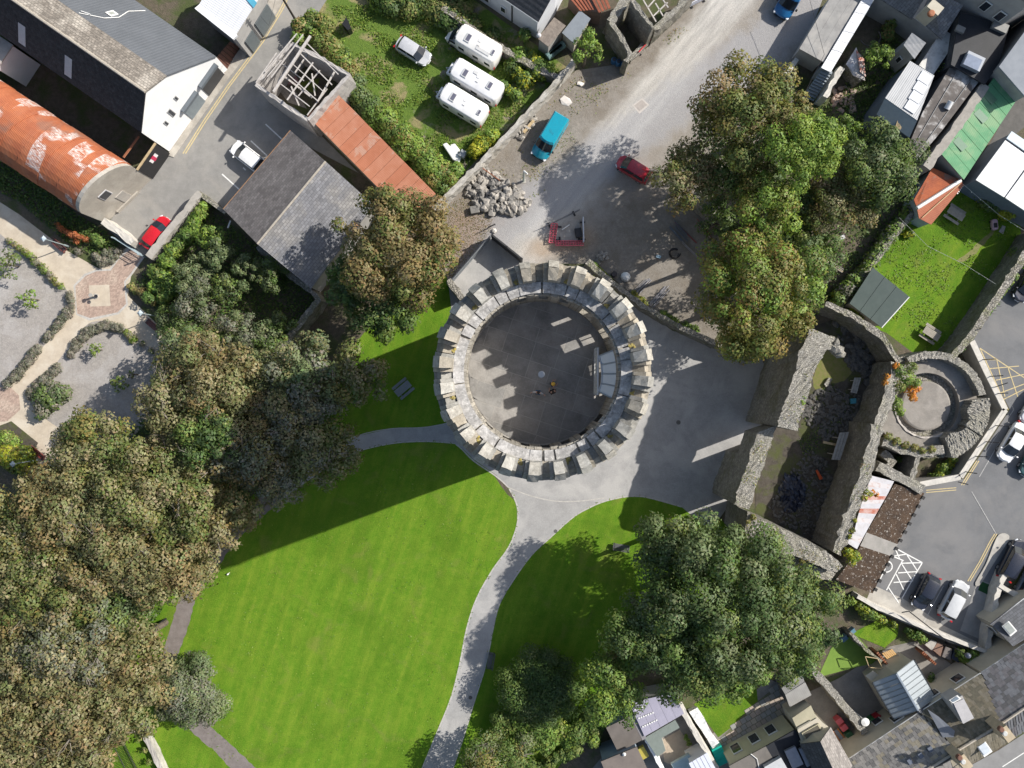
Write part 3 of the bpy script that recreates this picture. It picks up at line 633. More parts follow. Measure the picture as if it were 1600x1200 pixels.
# ================================================================ ROUND CASTLE TOWER
STONE = mat('tower limestone', (.375, .355, .312), (.25, .236, .208), 2.6, .9, .55, (.39, .375, .34), .6, speck=.36, ssc=6)
STONEW = mat('wall walk stone', (.37, .36, .35), (.235, .23, .225), 3.0, .9, .7, (.45, .44, .43), .9, speck=.5, ssc=4)
STONED = mat('tower old masonry', (.36, .335, .29), (.26, .24, .205), 1.6, .92, .6, (.42, .39, .335), .5, speck=.15, brick=(0, .6, .28, (.16, .15, .13), .02))
FLAG = [mat('flagstone '+k, c, tuple(x*.72 for x in c), .8, .85, .3, tuple(x*1.18 for x in c), .3, speck=.16) for k, c in (('a', (.285, .272, .258)), ('b', (.255, .248, .238)), ('c', (.305, .29, .272)))]
JOINT = mat('pale mortar', (.44, .42, .39), (.36, .345, .32), 3)
STN = [STONE]+[mat('tower stone '+k, c, tuple(x*.78 for x in c), 2.2, .9, .5, tuple(x*1.12 for x in c), .6, speck=.32, ssc=6) for k, c in (('warm', (.315, .285, .235)), ('grey', (.265, .26, .242)), ('pale', (.395, .38, .342)))]
LICH = mat('lichen', (.42, .33, .09), (.28, .24, .10), 3)
tc = Vector((2.22, .90, 0)); TZF, TZW, TZS, TZM = 21.8, 28.0, 28.4, 30.0
tower = T('castle_tower', 'tall round stone castle tower with stepped battlements', 'tower', tc)
def pol(r, a, z): return Vector((tc.x+r*math.cos(a), tc.y+r*math.sin(a), z))
def ring(mb, r0, r1, a0, a1, z0, z1, step=R(5), z1o=None):
    n = max(1, int(abs(a1-a0)/step+.5)); z1o = z1 if z1o is None else z1o; vs = []
    for k in range(n+1):
        a = a0+(a1-a0)*k/n; vs += [pol(r0, a, z0), pol(r1, a, z0), pol(r1, a, z1o), pol(r0, a, z1)]
    fs = []
    for k in range(n):
        b = 4*k; fs += [(b, b+4, b+5, b+1), (b+1, b+5, b+6, b+2), (b+2, b+6, b+7, b+3), (b+3, b+7, b+4, b)]
    fs += [(0, 1, 2, 3), (4*n+3, 4*n+2, 4*n+1, 4*n)]
    return mb.add(vs, fs)
# drum below the upper room: slightly battered solid
mb = MB(); mb.lathe((tc.x, tc.y, 0), [(8.45, 0), (8.15, 4), (7.9, 12), (7.85, TZF-.1)], 64); mb.build('drum_wall', STONED, tower, smooth=True)
ri, ro = 5.75, 7.82
feat = []   # (centre angle, half width, kind, zlow, zhigh)
for a, hw, z0, z1 in ((31, 4.7, 22.3, 25.9), (50.5, 6.4, 22.5, 25.5), (9, 5.2, 22.2, 24.8), (-10.5, 6.2, 22.2, 24.6)): feat.append((a, hw, 'w', z0, z1))
for a in (72, 88, 105, 128, 143): feat.append((a, 3.6, 'n', 23.8, 25.6))
for a in (163, 178.5, 196, 212): feat.append((a, 3.2, 'n', 23.5, 25.6))
for a in (226, 243, 258, 274, 290, 306, 322): feat.append((a, 3.8, 'n', 21.85, 25.2))
feat.sort(key=lambda q: q[0] % 360); mb = MB(); prev = None; nicheb = MB()
fs_ = [((q[0] % 360), *q[1:]) for q in feat]; fs_.sort()
for i, (a, hw, kd, z0, z1) in enumerate(fs_):
    nx = fs_[(i+1) % len(fs_)]; a1 = nx[0]-nx[1]+(360 if i == len(fs_)-1 else 0)
    ring(mb, ri, ro, R(a+hw), R(a1), TZF-.1, TZW-.12)
    if kd == 'w':
        ring(mb, ri, ro, R(a-hw), R(a+hw), TZF-.1, z0, R(2)); ring(mb, ri, ro, R(a-hw), R(a+hw), z1, TZW-.12, R(2))
    else:
        if z0 > 22.0: ring(mb, ri, ro, R(a-hw), R(a+hw), TZF-.1, z0, R(2))
        ring(mb, ri, ro, R(a-hw), R(a+hw), z1, TZW-.12, R(2)); ring(mb, ri+.55, ro, R(a-hw), R(a+hw), z0 if z0 > 22.0 else TZF-.1, z1, R(2))
mb.build('upper_wall', STONED, tower)
for a, hw, zt in ((31, 4.7, 24.0), (9, 5.2, 25.2), (-10.5, 6.2, 23.5)):     # transom and mullion in the big lights
    mb = MB(); ring(mb, ri+1.0, ri+1.15, R(a-hw), R(a+hw), zt-.05, zt+.05, R(2)); ring(mb, ri+1.0, ri+1.15, R(a-.25), R(a+.25), 22.25, zt, R(1))
    mb.build('window_tracery', STONE, tower)
# flagged floor: every slab a part
fl = MB(); fl.lathe((tc.x, tc.y, 0), [(5.85, TZF-.3), (5.85, TZF)], 48); floor = fl.build('floor_bed', JOINT, tower)
ca, sa = math.cos(R(-18)), math.sin(R(-18)); y = -6.0; row = 0
def clipc(poly, rad):
    out = []
    for x, yy in poly:
        d = math.hypot(x, yy); out.append((x, yy) if d <= rad else (x*rad/d, yy*rad/d))
    return out
while y < 6:
    hrow = random.choice((1.15, 1.4, 1.6)); x = -6.2+random.uniform(-.8, 0); row += 1
    while x < 6.2:
        w_ = random.uniform(1.5, 2.5); g = .022
        pts = [(x+g, y+g), (x+w_/2, y+g), (x+w_-g, y+g), (x+w_-g, y+hrow-g), (x+w_/2, y+hrow-g), (x+g, y+hrow-g)]
        if min(math.hypot(px_, py_) for px_, py_ in pts) < 5.5:
            q = clipc(pts, 5.72); q = [(ca*u-sa*v+tc.x, sa*u+ca*v+tc.y) for u, v in q]
            if abs(area2(q)) > .25: MB().prism(q, TZF+.004, TZF+.018).build('flagstone', random.choice(FLAG), floor)
        x += w_
    y += hrow
# wall walk slabs
for k in range(44):
    a0 = R(k*360/44+random.uniform(-1.5, 1.5)); a1 = R((k+1)*360/44-.35)
    ring(mb := MB(), ri-.02, 6.52, a0, a1, TZW-.12, TZW+random.uniform(-.02, .05), R(4), TZW+.10+random.uniform(-.02, .04)); mb.build('walk_slab', STONEW, tower)
# ragged inner ledge stones (lower ledge round the inside)
for k in range(60):
    a0 = R(k*6+.3); a1 = R(k*6+5.6); mb = MB(); ring(mb, ri-random.uniform(.10, .24), ri+.01, a0, a1, TZW-.55-random.uniform(0, .5), TZW-.12-random.uniform(.02, .25), R(3)); mb.build('ledge_stone', STONED, tower)
# parapet ring with crenels, merlons and steps: gabled copings, ridge at r=7.38
def coped(mb, a0, a1, zb, zt, rin=6.5, rout=7.9, side=0):
    rr = 7.36; prof = [[(rin, zb), (rout, zb), (rout, zt-.85), (rr, zt), (rin, zt-.42)], [(rin, zb), (rr-.012, zb), (rr-.012, zt), (rin+.42, zt-.2), (rin, zt-.42)], [(rr+.012, zb), (rout, zb), (rout, zt-.85), (rr+.012, zt-.03)]][side]; n = max(1, int((a1-a0)/R(3)+.5)); vs = []
    for k in range(n+1):
        for r_, z_ in prof: vs.append(pol(r_+random.gauss(0, .018), a0+(a1-a0)*k/n+random.gauss(0, .0022), z_+random.gauss(0, .022)))
    m = len(prof); fs = [(k*m+j, (k+1)*m+j, (k+1)*m+(j+1) % m, k*m+(j+1) % m) for k in range(n) for j in range(m)]
    fs += [tuple(range(m)), tuple(n*m+j for j in range(m-1, -1, -1))]
    mb.add(vs, [f[::-1] for f in fs]); return mb
for k in range(24):
    c = R(9.5+15*k+random.uniform(-.5, .5)); wd = R(2.95+random.uniform(-.15, .15)); ws = R(5.35)
    coped(MB(), c+ws-R(.1), c+R(15)-ws+R(.1), TZW-.1, TZS+.0+random.uniform(-.05, .05)).build('crenel_sill', random.choice(STN[1:3]), tower)
    body = coped(MB(), c-wd, c+wd, TZW-.1, zm := TZM+random.uniform(-.12, .1), 6.48, 7.93, 1).build('merlon', random.choice((STONE, STN[3], STN[1])), tower); coped(MB(), c-wd, c+wd, TZW-.1, zm-random.uniform(0, .05), 6.48, 7.93+random.uniform(-.06, .03), 2).build('coping_stone', random.choice((STONE, STN[3], STN[2])), body)
    for s in (-1, 1):
        a0, a1 = sorted((c+s*(wd+R(.06)), c+s*ws)); coped(MB(), a0, a1, TZW-.1, TZS+.74+random.uniform(-.04, .04), 6.52, 7.9).build('step', random.choice(STN[1:3]), body)
    if k % 2 == 0:
        mb = MB(); a = c+ws+R(.6)
        for j in range(9): mb.rock(pol(6.55+random.uniform(0, .7), a+R(random.uniform(-1.2, 2)), TZS-.28+random.uniform(0, .06)), .16, .3)
        mb.build('lichen_patch', LICH, body, kind='stuff')
# glazed canopy over the stair, and its screen
can = T('glass_canopy', 'lean-to glass canopy against the inside of the tower wall', 'canopy', P(950, 585, TZF))
gl = clear_glass('canopy glass', (.80, .87, .90), .9, .22); fr = flat('white frame', (.72, .73, .74), .4)  # near-opaque pale tint stands in for sky reflected in the canopy glass
outer = [(961, 546), (966, 565), (967.5, 584), (965.5, 604), (959, 623.5)]; inner = [(936, 556), (939.5, 570), (940.5, 584), (939.5, 599), (935, 612)]
for i in range(4):
    MB().slab([P(*inner[i], 24.2), P(*inner[i+1], 24.2), P(*outer[i+1], 25.2), P(*outer[i], 25.2)], .03).build('pane', gl, can)
for i in range(5): MB().tube(P(*inner[i], 24.24), P(*outer[i], 25.24), .06).build('glazing_bar', flat('grey glazing bar', (.36, .42, .46), .4), can)
MB().poly_tube([P(*q, 24.22) for q in inner], .07).build('rim', fr, can); MB().poly_tube([P(*q, 25.22) for q in outer], .06).build('rim', fr, can)
scr = T('glazed_screen', 'white glazed screen standing beside the canopy in the tower', 'screen', P(935, 580, TZF))
a, b = P(934.5, 543, 24.2), P(934, 617, 24.2)
for k in range(14):
    q = a.lerp(b, k/13); MB().box((q.x, q.y, (TZF+24.2)/2), (.16, .07, 22.6-TZF)).build('mullion', fr, scr)
for zz in (TZF+.1, 23.0, 24.18): MB().tube((a.x, a.y, zz), (b.x, b.y, zz), .08).build('rail', fr, scr)
mb = MB().slab([(a.x-.02, a.y, 24.1), (a.x+.02, a.y, 24.1), (b.x+.02, b.y, 24.1), (b.x-.02, b.y, 24.1)], 2.2); mb.build('pane', clear_glass('screen glass light tint', (.75, .78, .45), .25), scr)  # yellow tint stands in for the light behind the screen
MB().lathe(P(846, 585, TZF+.02), [(.28, 0), (.28, .03), (.2, .05)], 16).build('floor_light', flat('steel disc', (.6, .6, .58), .3, metal=.6), label='small round metal disc in the tower floor', cat='disc')
# ================================================================ RUINED GATEHOUSE, TURRET, BOUNDARY WALLS
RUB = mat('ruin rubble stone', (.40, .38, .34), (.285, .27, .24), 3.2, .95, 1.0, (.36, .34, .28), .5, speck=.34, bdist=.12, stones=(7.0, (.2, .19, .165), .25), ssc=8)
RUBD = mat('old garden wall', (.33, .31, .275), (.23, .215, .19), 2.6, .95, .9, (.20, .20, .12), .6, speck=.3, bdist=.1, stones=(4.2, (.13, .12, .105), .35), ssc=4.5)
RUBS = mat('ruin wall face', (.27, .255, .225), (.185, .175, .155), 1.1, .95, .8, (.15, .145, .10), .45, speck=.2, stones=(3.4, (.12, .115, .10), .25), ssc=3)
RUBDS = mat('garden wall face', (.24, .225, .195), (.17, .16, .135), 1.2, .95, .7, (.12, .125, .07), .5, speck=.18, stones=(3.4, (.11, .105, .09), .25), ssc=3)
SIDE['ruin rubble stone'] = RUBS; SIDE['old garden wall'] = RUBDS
BLK0 = flat('handrail black', (.015, .015, .017), .5)
RENDW = mat('grey render wall', (.36, .35, .33), (.30, .29, .275), 1.2, .9, .25, speck=.06)
COPE = mat('pale coping', (.58, .55, .50), (.46, .44, .40), 2, .9, .3)
ruin = T('ruined_gatehouse', 'roofless ruined stone gatehouse with thick broken walls', 'ruin', P(1240, 720))
WL = [([(1266, 512), (1248, 560), (1232, 610), (1222, 640), (1214, 666)], [(1303, 528), (1288, 554), (1276, 572), (1263, 617), (1245, 673)], [9.6, 10, 10, 10, 9.9]),
      ([(1171, 714), (1169, 722), (1152, 769), (1147, 788)], [(1202, 702), (1198, 713), (1182, 757), (1172, 797)], [8.4, 8.5, 8.5, 8.3]),
      ([(1168, 799), (1184, 810), (1212, 822), (1250, 840), (1285, 857), (1318, 884)], [(1163, 836), (1176, 852), (1199, 860), (1240, 868), (1272, 880), (1306, 896)], [7.4, 7.6, 7.9, 7.9, 7.9, 7.5]),
      ([(1192, 861), (1240, 869), (1272, 881), (1305, 897)], [(1190, 869), (1229, 886), (1264, 897), (1297, 909)], [6.3, 6.5, 6.4, 6.0]),
      ([(1361, 662), (1358, 690), (1343, 745), (1326, 789), (1310, 832), (1301, 862)], [(1378, 666), (1375, 694), (1362, 745), (1345, 787), (1327, 838), (1313, 868)], [5.2, 5.5, 5.7, 5.7, 5.6, 5.5]),
      ([(1394, 565), (1386, 600), (1374, 640), (1364, 663)], [(1410, 570), (1402, 605), (1390, 645), (1380, 667)], [4.2, 4.4, 4.6, 4.9])]
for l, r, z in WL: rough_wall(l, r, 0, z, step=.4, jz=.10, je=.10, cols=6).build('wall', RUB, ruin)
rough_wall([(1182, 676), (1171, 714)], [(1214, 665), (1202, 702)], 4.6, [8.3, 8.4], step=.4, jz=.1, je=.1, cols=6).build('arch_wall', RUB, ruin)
for (x, y, r_) in ((1292, 540, .5), (1301, 545, .45), (1309, 548, .5), (1296, 533, .4), (1305, 537, .4), (1312, 553, .35)): mb = MB().rock(P(x, y, 8.8), r_*1.6, .9); mb.build('fallen_block', RUB, ruin)
# turret
tt = P(1457, 634, 3.2); tur = T('ruined_turret', 'low round ruined turret with a circular concrete floor', 'ruin', (tt.x, tt.y, 0))
def tp(r, a, z): return (tt.x+r*math.cos(a), tt.y+r*math.sin(a), z)
def aring(r0, r1, a0, a1, z0, z1, step=4, jz=0.0, je=0.0, cols=3):
    n = max(2, int((a1-a0)/step)); vs = []; m = cols+3
    for k in range(n+1):
        a = R(a0+(a1-a0)*k/n); i0 = r0(math.degrees(a)) if callable(r0) else r0
        vs.append(tp(i0+random.gauss(0, je), a, z0))
        for c in range(cols+1): vs.append(tp(i0+(r1-i0)*c/cols+random.gauss(0, je), a, z1+random.gauss(0, jz)))
        vs.append(tp(r1+random.gauss(0, je), a, z0))
    fs = [(k*m+j, k*m+j+1, (k+1)*m+j+1, (k+1)*m+j) for k in range(n) for j in range(m-1)]+[tuple(range(m-1, -1, -1)), tuple(n*m+j for j in range(m))]
    mb = MB().add(vs, fs); mb.f = [f[::-1] for f in mb.f]; return mb
TCONC = mat('turret concrete', (.255, .235, .21), (.205, .19, .172), .9, .92, .4, (.29, .268, .242), .4, speck=.14)
aring(3.45, 5.35, 0, 360, 0, 2.1, 6, .015).build('outer_floor', TCONC, tur)
aring(.05, 3.5, 0, 360, 0, 1.35, 8, .02).build('trench_floor', RUBD, tur)
c2 = P(1447, 634, 1.9); MB().lathe((c2.x, c2.y, 0), [(2.62, 0), (2.62, 1.85), (2.45, 1.93), (1.2, 2.0)], 40).build('round_floor', TCONC, tur)
aring(3.3, 3.5, 175, 300, 0, 2.22, 5, .03, .03, 1).build('kerb', mat('kerb stone', (.5, .46, .42), (.38, .35, .32), 3, .9, .5), tur)
aring(lambda a: 4.95, 5.7, 12, 118, 0, 3.2, 2, .035, .04).build('parapet', RUB, tur)
aring(lambda a: 3.75+.25*math.sin(a*.2), 5.85, -32, 8, 0, 3.5, 1.6, .045, .05, 10).build('parapet', RUB, tur)
aring(lambda a: 3.7+.35*math.sin(a*.13), 5.85, -70, -33, 0, 3.4, 1.6, .045, .05, 10).build('parapet', RUB, tur)
aring(4.85, 5.6, 225, 288, 0, 2.5, 3, .08, .08).build('parapet', RUBD, tur)
cell = T('ruined_cell', 'small roofless stone cell below the ruined turret', 'ruin', P(1405, 725))
for l, w_, z in (([(1437, 708), (1430, 730), (1423, 753)], .5, 3.2), ([(1372, 728), (1398, 742), (1424, 755), (1443, 765)], 1.0, 3.4), ([(1380, 706), (1394, 722), (1384, 733)], .9, 2.2), ([(1380, 690), (1410, 702), (1438, 708), (1475, 702)], .9, 3.3)):
    wall_line(l, w_, z, step=.4, jz=.08, je=.07).build('wall', RUB, cell)
# boundary walls
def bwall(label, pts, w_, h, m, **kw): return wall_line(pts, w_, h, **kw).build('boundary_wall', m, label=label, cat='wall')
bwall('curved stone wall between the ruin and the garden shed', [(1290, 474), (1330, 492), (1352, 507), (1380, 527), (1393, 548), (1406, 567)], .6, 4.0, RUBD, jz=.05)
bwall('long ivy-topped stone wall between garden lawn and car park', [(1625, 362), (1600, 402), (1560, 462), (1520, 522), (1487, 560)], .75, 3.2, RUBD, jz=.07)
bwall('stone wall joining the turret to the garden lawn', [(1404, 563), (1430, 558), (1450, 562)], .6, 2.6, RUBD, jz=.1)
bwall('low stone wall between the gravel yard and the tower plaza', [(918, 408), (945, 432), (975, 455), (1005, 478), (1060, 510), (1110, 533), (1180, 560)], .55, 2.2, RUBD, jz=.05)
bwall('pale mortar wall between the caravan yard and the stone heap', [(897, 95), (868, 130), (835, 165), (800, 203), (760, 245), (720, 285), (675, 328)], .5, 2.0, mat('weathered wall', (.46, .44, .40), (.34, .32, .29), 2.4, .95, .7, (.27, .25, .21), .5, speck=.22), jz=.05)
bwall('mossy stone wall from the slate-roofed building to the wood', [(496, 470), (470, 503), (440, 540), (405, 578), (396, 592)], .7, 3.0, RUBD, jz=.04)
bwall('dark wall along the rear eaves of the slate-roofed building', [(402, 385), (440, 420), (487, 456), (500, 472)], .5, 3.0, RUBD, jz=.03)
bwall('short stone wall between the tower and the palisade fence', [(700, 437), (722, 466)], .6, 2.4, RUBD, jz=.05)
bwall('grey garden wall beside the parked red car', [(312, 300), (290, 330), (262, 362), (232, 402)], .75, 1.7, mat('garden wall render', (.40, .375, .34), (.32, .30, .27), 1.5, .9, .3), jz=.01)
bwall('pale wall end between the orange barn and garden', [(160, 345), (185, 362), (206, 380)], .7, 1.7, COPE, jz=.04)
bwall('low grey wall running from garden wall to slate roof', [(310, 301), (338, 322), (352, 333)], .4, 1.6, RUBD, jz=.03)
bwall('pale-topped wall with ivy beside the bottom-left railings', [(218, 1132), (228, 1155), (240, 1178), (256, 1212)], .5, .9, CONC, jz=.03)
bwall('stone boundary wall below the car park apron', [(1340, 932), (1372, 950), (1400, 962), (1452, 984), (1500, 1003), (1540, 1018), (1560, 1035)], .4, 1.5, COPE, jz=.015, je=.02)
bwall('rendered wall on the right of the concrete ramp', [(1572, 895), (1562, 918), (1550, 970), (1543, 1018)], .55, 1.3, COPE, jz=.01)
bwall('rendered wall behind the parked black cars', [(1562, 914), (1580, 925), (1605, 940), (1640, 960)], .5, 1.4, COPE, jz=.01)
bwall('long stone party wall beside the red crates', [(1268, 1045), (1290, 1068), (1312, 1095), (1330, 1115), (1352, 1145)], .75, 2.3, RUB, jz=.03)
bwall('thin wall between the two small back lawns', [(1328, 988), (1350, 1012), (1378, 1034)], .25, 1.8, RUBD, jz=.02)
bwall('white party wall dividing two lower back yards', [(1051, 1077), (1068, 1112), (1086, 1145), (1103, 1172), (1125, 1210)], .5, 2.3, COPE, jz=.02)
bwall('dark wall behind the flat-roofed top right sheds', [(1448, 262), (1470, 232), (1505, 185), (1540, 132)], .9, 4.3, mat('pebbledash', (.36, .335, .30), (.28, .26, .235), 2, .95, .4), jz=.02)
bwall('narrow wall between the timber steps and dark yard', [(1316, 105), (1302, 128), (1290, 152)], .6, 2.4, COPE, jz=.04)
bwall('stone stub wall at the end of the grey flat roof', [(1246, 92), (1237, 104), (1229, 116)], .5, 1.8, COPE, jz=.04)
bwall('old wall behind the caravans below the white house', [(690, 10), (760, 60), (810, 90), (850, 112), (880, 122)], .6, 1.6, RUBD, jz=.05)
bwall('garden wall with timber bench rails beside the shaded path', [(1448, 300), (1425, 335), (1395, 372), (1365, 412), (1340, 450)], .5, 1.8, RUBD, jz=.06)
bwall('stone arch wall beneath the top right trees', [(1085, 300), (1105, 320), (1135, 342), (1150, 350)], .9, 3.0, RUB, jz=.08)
# car park retaining wall with cranked fence posts
MB().poly_tube([P(1409, 957, 2.3), P(1420, 955, 2.3), P(1480, 1002, 2.3), P(1490, 1006, 2.3)], .06).build('handrail', BLK0, label='black handrail above the car park apron wall', cat='handrail')
cpw = T('retaining_wall', 'grey rendered retaining wall with pale coping and cranked posts', 'wall', P(1560, 640))
pts = [(1518, 533), (1545, 590), (1570, 640), (1535, 692), (1500, 745), (1437, 757)]
wall_line(pts, .5, 2.2, jz=.0, je=.005, step=2).build('wall_face', RENDW, cpw)
L_ = PL(pts, 2.2)
for a, b in zip(L_[:-1], L_[1:]):
    d = (b-a).normalized(); n_ = Vector((-d.y, d.x, 0))*.3
    MB().slab([a+n_+Vector((0, 0, .12)), b+n_+Vector((0, 0, .12)), b-n_+Vector((0, 0, .12)), a-n_+Vector((0, 0, .12))], .14).build('coping', COPE, cpw)
dk = flat('dark steel', (.035, .035, .04), .5)
for (x0, y0, x1, y1) in ((1521, 516, 1534, 513), (1535, 562, 1556, 561), (1547, 588, 1568, 587), (1554, 605, 1575, 598), (1559, 615, 1576, 614), (1555, 665, 1577, 666), (1540, 690, 1562, 692), (1524, 713, 1545, 714), (1508, 737, 1527, 740), (1497, 753, 1513, 757)):
    MB().tube(P(x0, y0, 2.3), P(x1, y1, 3.6), .05).build('fence_post', dk, cpw)
for z_ in (2.9, 3.5): MB().poly_tube([P(x, y, z_) for x, y in ((1533, 540), (1560, 592), (1584, 640), (1550, 692), (1514, 750))], .012, 4).build('fence_wire', flat('galvanised wire', (.5, .5, .5), .4, metal=.7), cpw)
# things lying in the ruin
tar = MB(); n = 16; vs = []
for i in range(n):
    for j in range(n):
        x = 1216+ (1258-1216)*i/(n-1); y = 735+(800-735)*j/(n-1); d = math.hypot((i-n/2)/n*2, (j-n/2)/n*2)
        q = P(x+random.gauss(0, 1.2), y+random.gauss(0, 1.2), 0); vs.append((q.x, q.y, max(.03, .55*(1-d*.8)+random.gauss(0, .12))))
keep = lambda i, j: math.hypot((i-n*.45)/n*2.1, (j-n*.5)/n*2.05)+random.uniform(-.1, .1) < .95
fs = [(i*n+j, (i+1)*n+j, (i+1)*n+j+1, i*n+j+1) for i in range(n-1) for j in range(n-1) if keep(i, j)]
tar.add(vs, fs); tar.build('tarpaulin', flat('navy tarp', (.022, .028, .05), .35), label='crumpled navy tarpaulin lying inside the ruin', cat='tarpaulin')
WOODG = mat('weathered planks', (.40, .385, .36), (.30, .29, .27), 3, .9, .4); WOODT = mat('tan timber', (.48, .37, .22), (.38, .29, .17), 3, .85, .3)
def planks(name, label, q, n_, z_, m, cat):
    t_ = T(name, label, cat, P(*q[0], 0)); strips(t_, 'plank', P(*q[0], z_), P(*q[1], z_), P(*q[2], z_), P(*q[3], z_), n_, m, .06, .04)
    for k in (.2, .8):
        A = P(*q[0], z_).lerp(P(*q[3], z_), k); B = P(*q[1], z_).lerp(P(*q[2], z_), k)
        for e in (A, B): MB().tube((e.x, e.y, 0), (e.x, e.y, z_-.06), .05).build('leg', m, t_)
    return t_
planks('plank_platform', 'grey plank platform leaning on the ruin inner wall', [(1312, 676), (1327, 675), (1313, 719), (1299, 718)], 3, 1.6, WOODG, 'platform')
planks('plank_platform', 'narrow grey plank bench by the ruin rubble', [(1335, 590), (1346, 590), (1339, 615), (1329, 613)], 3, .8, WOODG, 'platform')
MB().box(P(1297, 693, .9), (1.5, .25, .08), R(-12)).build('timber_board', WOODT, label='single tan board sticking out below the plank platform', cat='board')
MB().tube(P(1276, 735, .4), P(1283, 748, .2), .13, .2, 6).build('orange_cone', flat('orange plastic', (.6, .1, .03), .5), label='fallen orange cone among rubble in the ruin', cat='cone')
MB().prism(PL([(1286, 600), (1293, 590), (1299, 592), (1294, 600), (1289, 605)]), .05, .35).build('stone_block', RUB, label='pale dressed block on the grass patch in the ruin', cat='stone')
MB().prism(PL([(1327, 623), (1336, 622), (1336, 630), (1328, 631)]), .05, .3).build('plastic_sheet', flat('blue sheet', (.06, .28, .36), .5), label='small blue plastic sheet on the ruin rubble', cat='sheet')
mb = MB()
for poly, n_, s_ in (([(1240, 640), (1290, 600), (1345, 620), (1330, 680), (1290, 690)], 420, .28), ([(1200, 790), (1260, 700), (1290, 720), (1310, 780), (1285, 850), (1215, 815)], 520, .25), ([(1300, 500), (1350, 515), (1385, 560), (1365, 600), (1335, 590), (1310, 540)], 120, .55)):
    w_ = PL(poly); xs = [p_.x for p_ in w_]; ys = [p_.y for p_ in w_]; k = 0
    while k < n_:
        x, y = random.uniform(min(xs), max(xs)), random.uniform(min(ys), max(ys))
        if inpoly(np.array([x]), np.array([y]), w_)[0]: mb.rock((x, y, .08), s_*random.uniform(.4, 1.1), .6); k += 1
mb.build('rubble', mat('dark rubble', (.13, .125, .115), (.075, .072, .068), 3, .95, .6, speck=.2), label='loose dark rubble covering the floor inside the ruin', cat='rubble', kind='stuff')
for lab, pts, z, n in (('ochre moss and grass on the upper west wall top', [(1266, 512), (1303, 528), (1276, 572), (1245, 673), (1214, 666), (1232, 610)], 10.0, 330), ('moss and weeds on the lower west wall top', [(1182, 676), (1214, 665), (1182, 757), (1172, 797), (1147, 788)], 8.5, 420), ('weeds along the ragged south wall top', [(1168, 799), (1212, 822), (1318, 884), (1306, 896), (1240, 868), (1163, 836)], 7.9, 700), ('grass and moss on the east wall top', [(1361, 662), (1378, 666), (1345, 787), (1313, 868), (1301, 862), (1326, 789)], 5.7, 620)):
    cover('wall_moss', lab, pts, n, 'weeds', .14, .15, 'moss', zb=z, patch=1.0)
cover('floor_weeds', 'sparse green weeds on the floor inside the ruin', [(1240, 680), (1290, 600), (1330, 600), (1310, 690), (1260, 720)], 1500, 'ivy', .12, .17, 'weeds', patch=.8)
# ================================================================ BUILDINGS
def inset(poly, d):
    c = sum((Vector((p[0], p[1], 0)) for p in poly), Vector())/len(poly); out = []
    for p in poly:
        v = Vector((p[0], p[1], 0))-c; out.append(tuple(c+v*max(.3, (1-d/max(v.length, .5)))))
    return out
def house(name, label, walls, roofs, cat='building', wm=None, ins=.12, loc=None):
    """walls: lists of (px, py, z) as seen at height z; roofs: (name, corners, material, n strips or 0, thickness)"""
    q0 = walls[0] if walls else roofs[0][1]; c = sum((P(*q) for q in q0), Vector())/len(q0); t = T(name, label, cat, (c.x, c.y, 0))
    for k, wl in enumerate(walls):
        m_ = wm[k] if isinstance(wm, (list, tuple)) else wm; w3 = PL(wl)
        MB().prism(inset(w3, ins), 0, [w.z-.06 for w in w3]).build('wall', m_, t)
    for rn, cs, m_, n_, th in roofs:
        c3 = PL(cs)
        if n_: strips(t, rn, c3[0], c3[1], c3[2], c3[3], n_, m_, th, .004, .006)
        else: MB().slab(c3, th).build(rn, m_, t)
    return t
WHITE = mat('white render', (.84, .84, .84), (.79, .79, .79), .8, .85, .1); CREAM = mat('cream render', (.50, .46, .375), (.44, .405, .33), .8, .88, .15)
GREYR = mat('grey render', (.40, .39, .375), (.33, .32, .31), .8, .88, .2)
DGREY = mat('dark pebble dash', (.10, .10, .105), (.06, .06, .065), 3, .95, .6, speck=.12)
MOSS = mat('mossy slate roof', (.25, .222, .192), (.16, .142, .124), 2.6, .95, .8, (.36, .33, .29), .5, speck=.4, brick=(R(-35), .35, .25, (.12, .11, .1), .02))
MOSS_SHADE = mat('mossy roof in shade', (.05, .05, .053), (.034, .034, .037), 2.6, .95, .8, speck=.22, brick=(R(-35), .35, .25, (.04, .04, .04), .02))  # slope turned from the sun; its shade is darkened into this colour
TILEG = mat('grey tile roof', (.115, .125, .142), (.098, .107, .122), .6, .6, .4, wave=(R(55), .34, .8), spec=.4)
SLATE = mat('blue slate with glare', (.20, .202, .218), (.155, .156, .168), .9, .42, .5, (.24, .232, .225), .4, brick=(R(50.6), .42, .27, (.07, .07, .075), .02), spec=.5)  # lit slope's glare is put into the colour and gloss
SLATE_SHADE = mat('slate roof shade slope', (.165, .15, .145), (.135, .122, .118), .8, .7, .5, (.18, .165, .16), .5, brick=(R(50.6), .42, .27, (.09, .085, .085), .02), speck=.1)  # same slate roof; the slope away from the sun is dimmed in colour
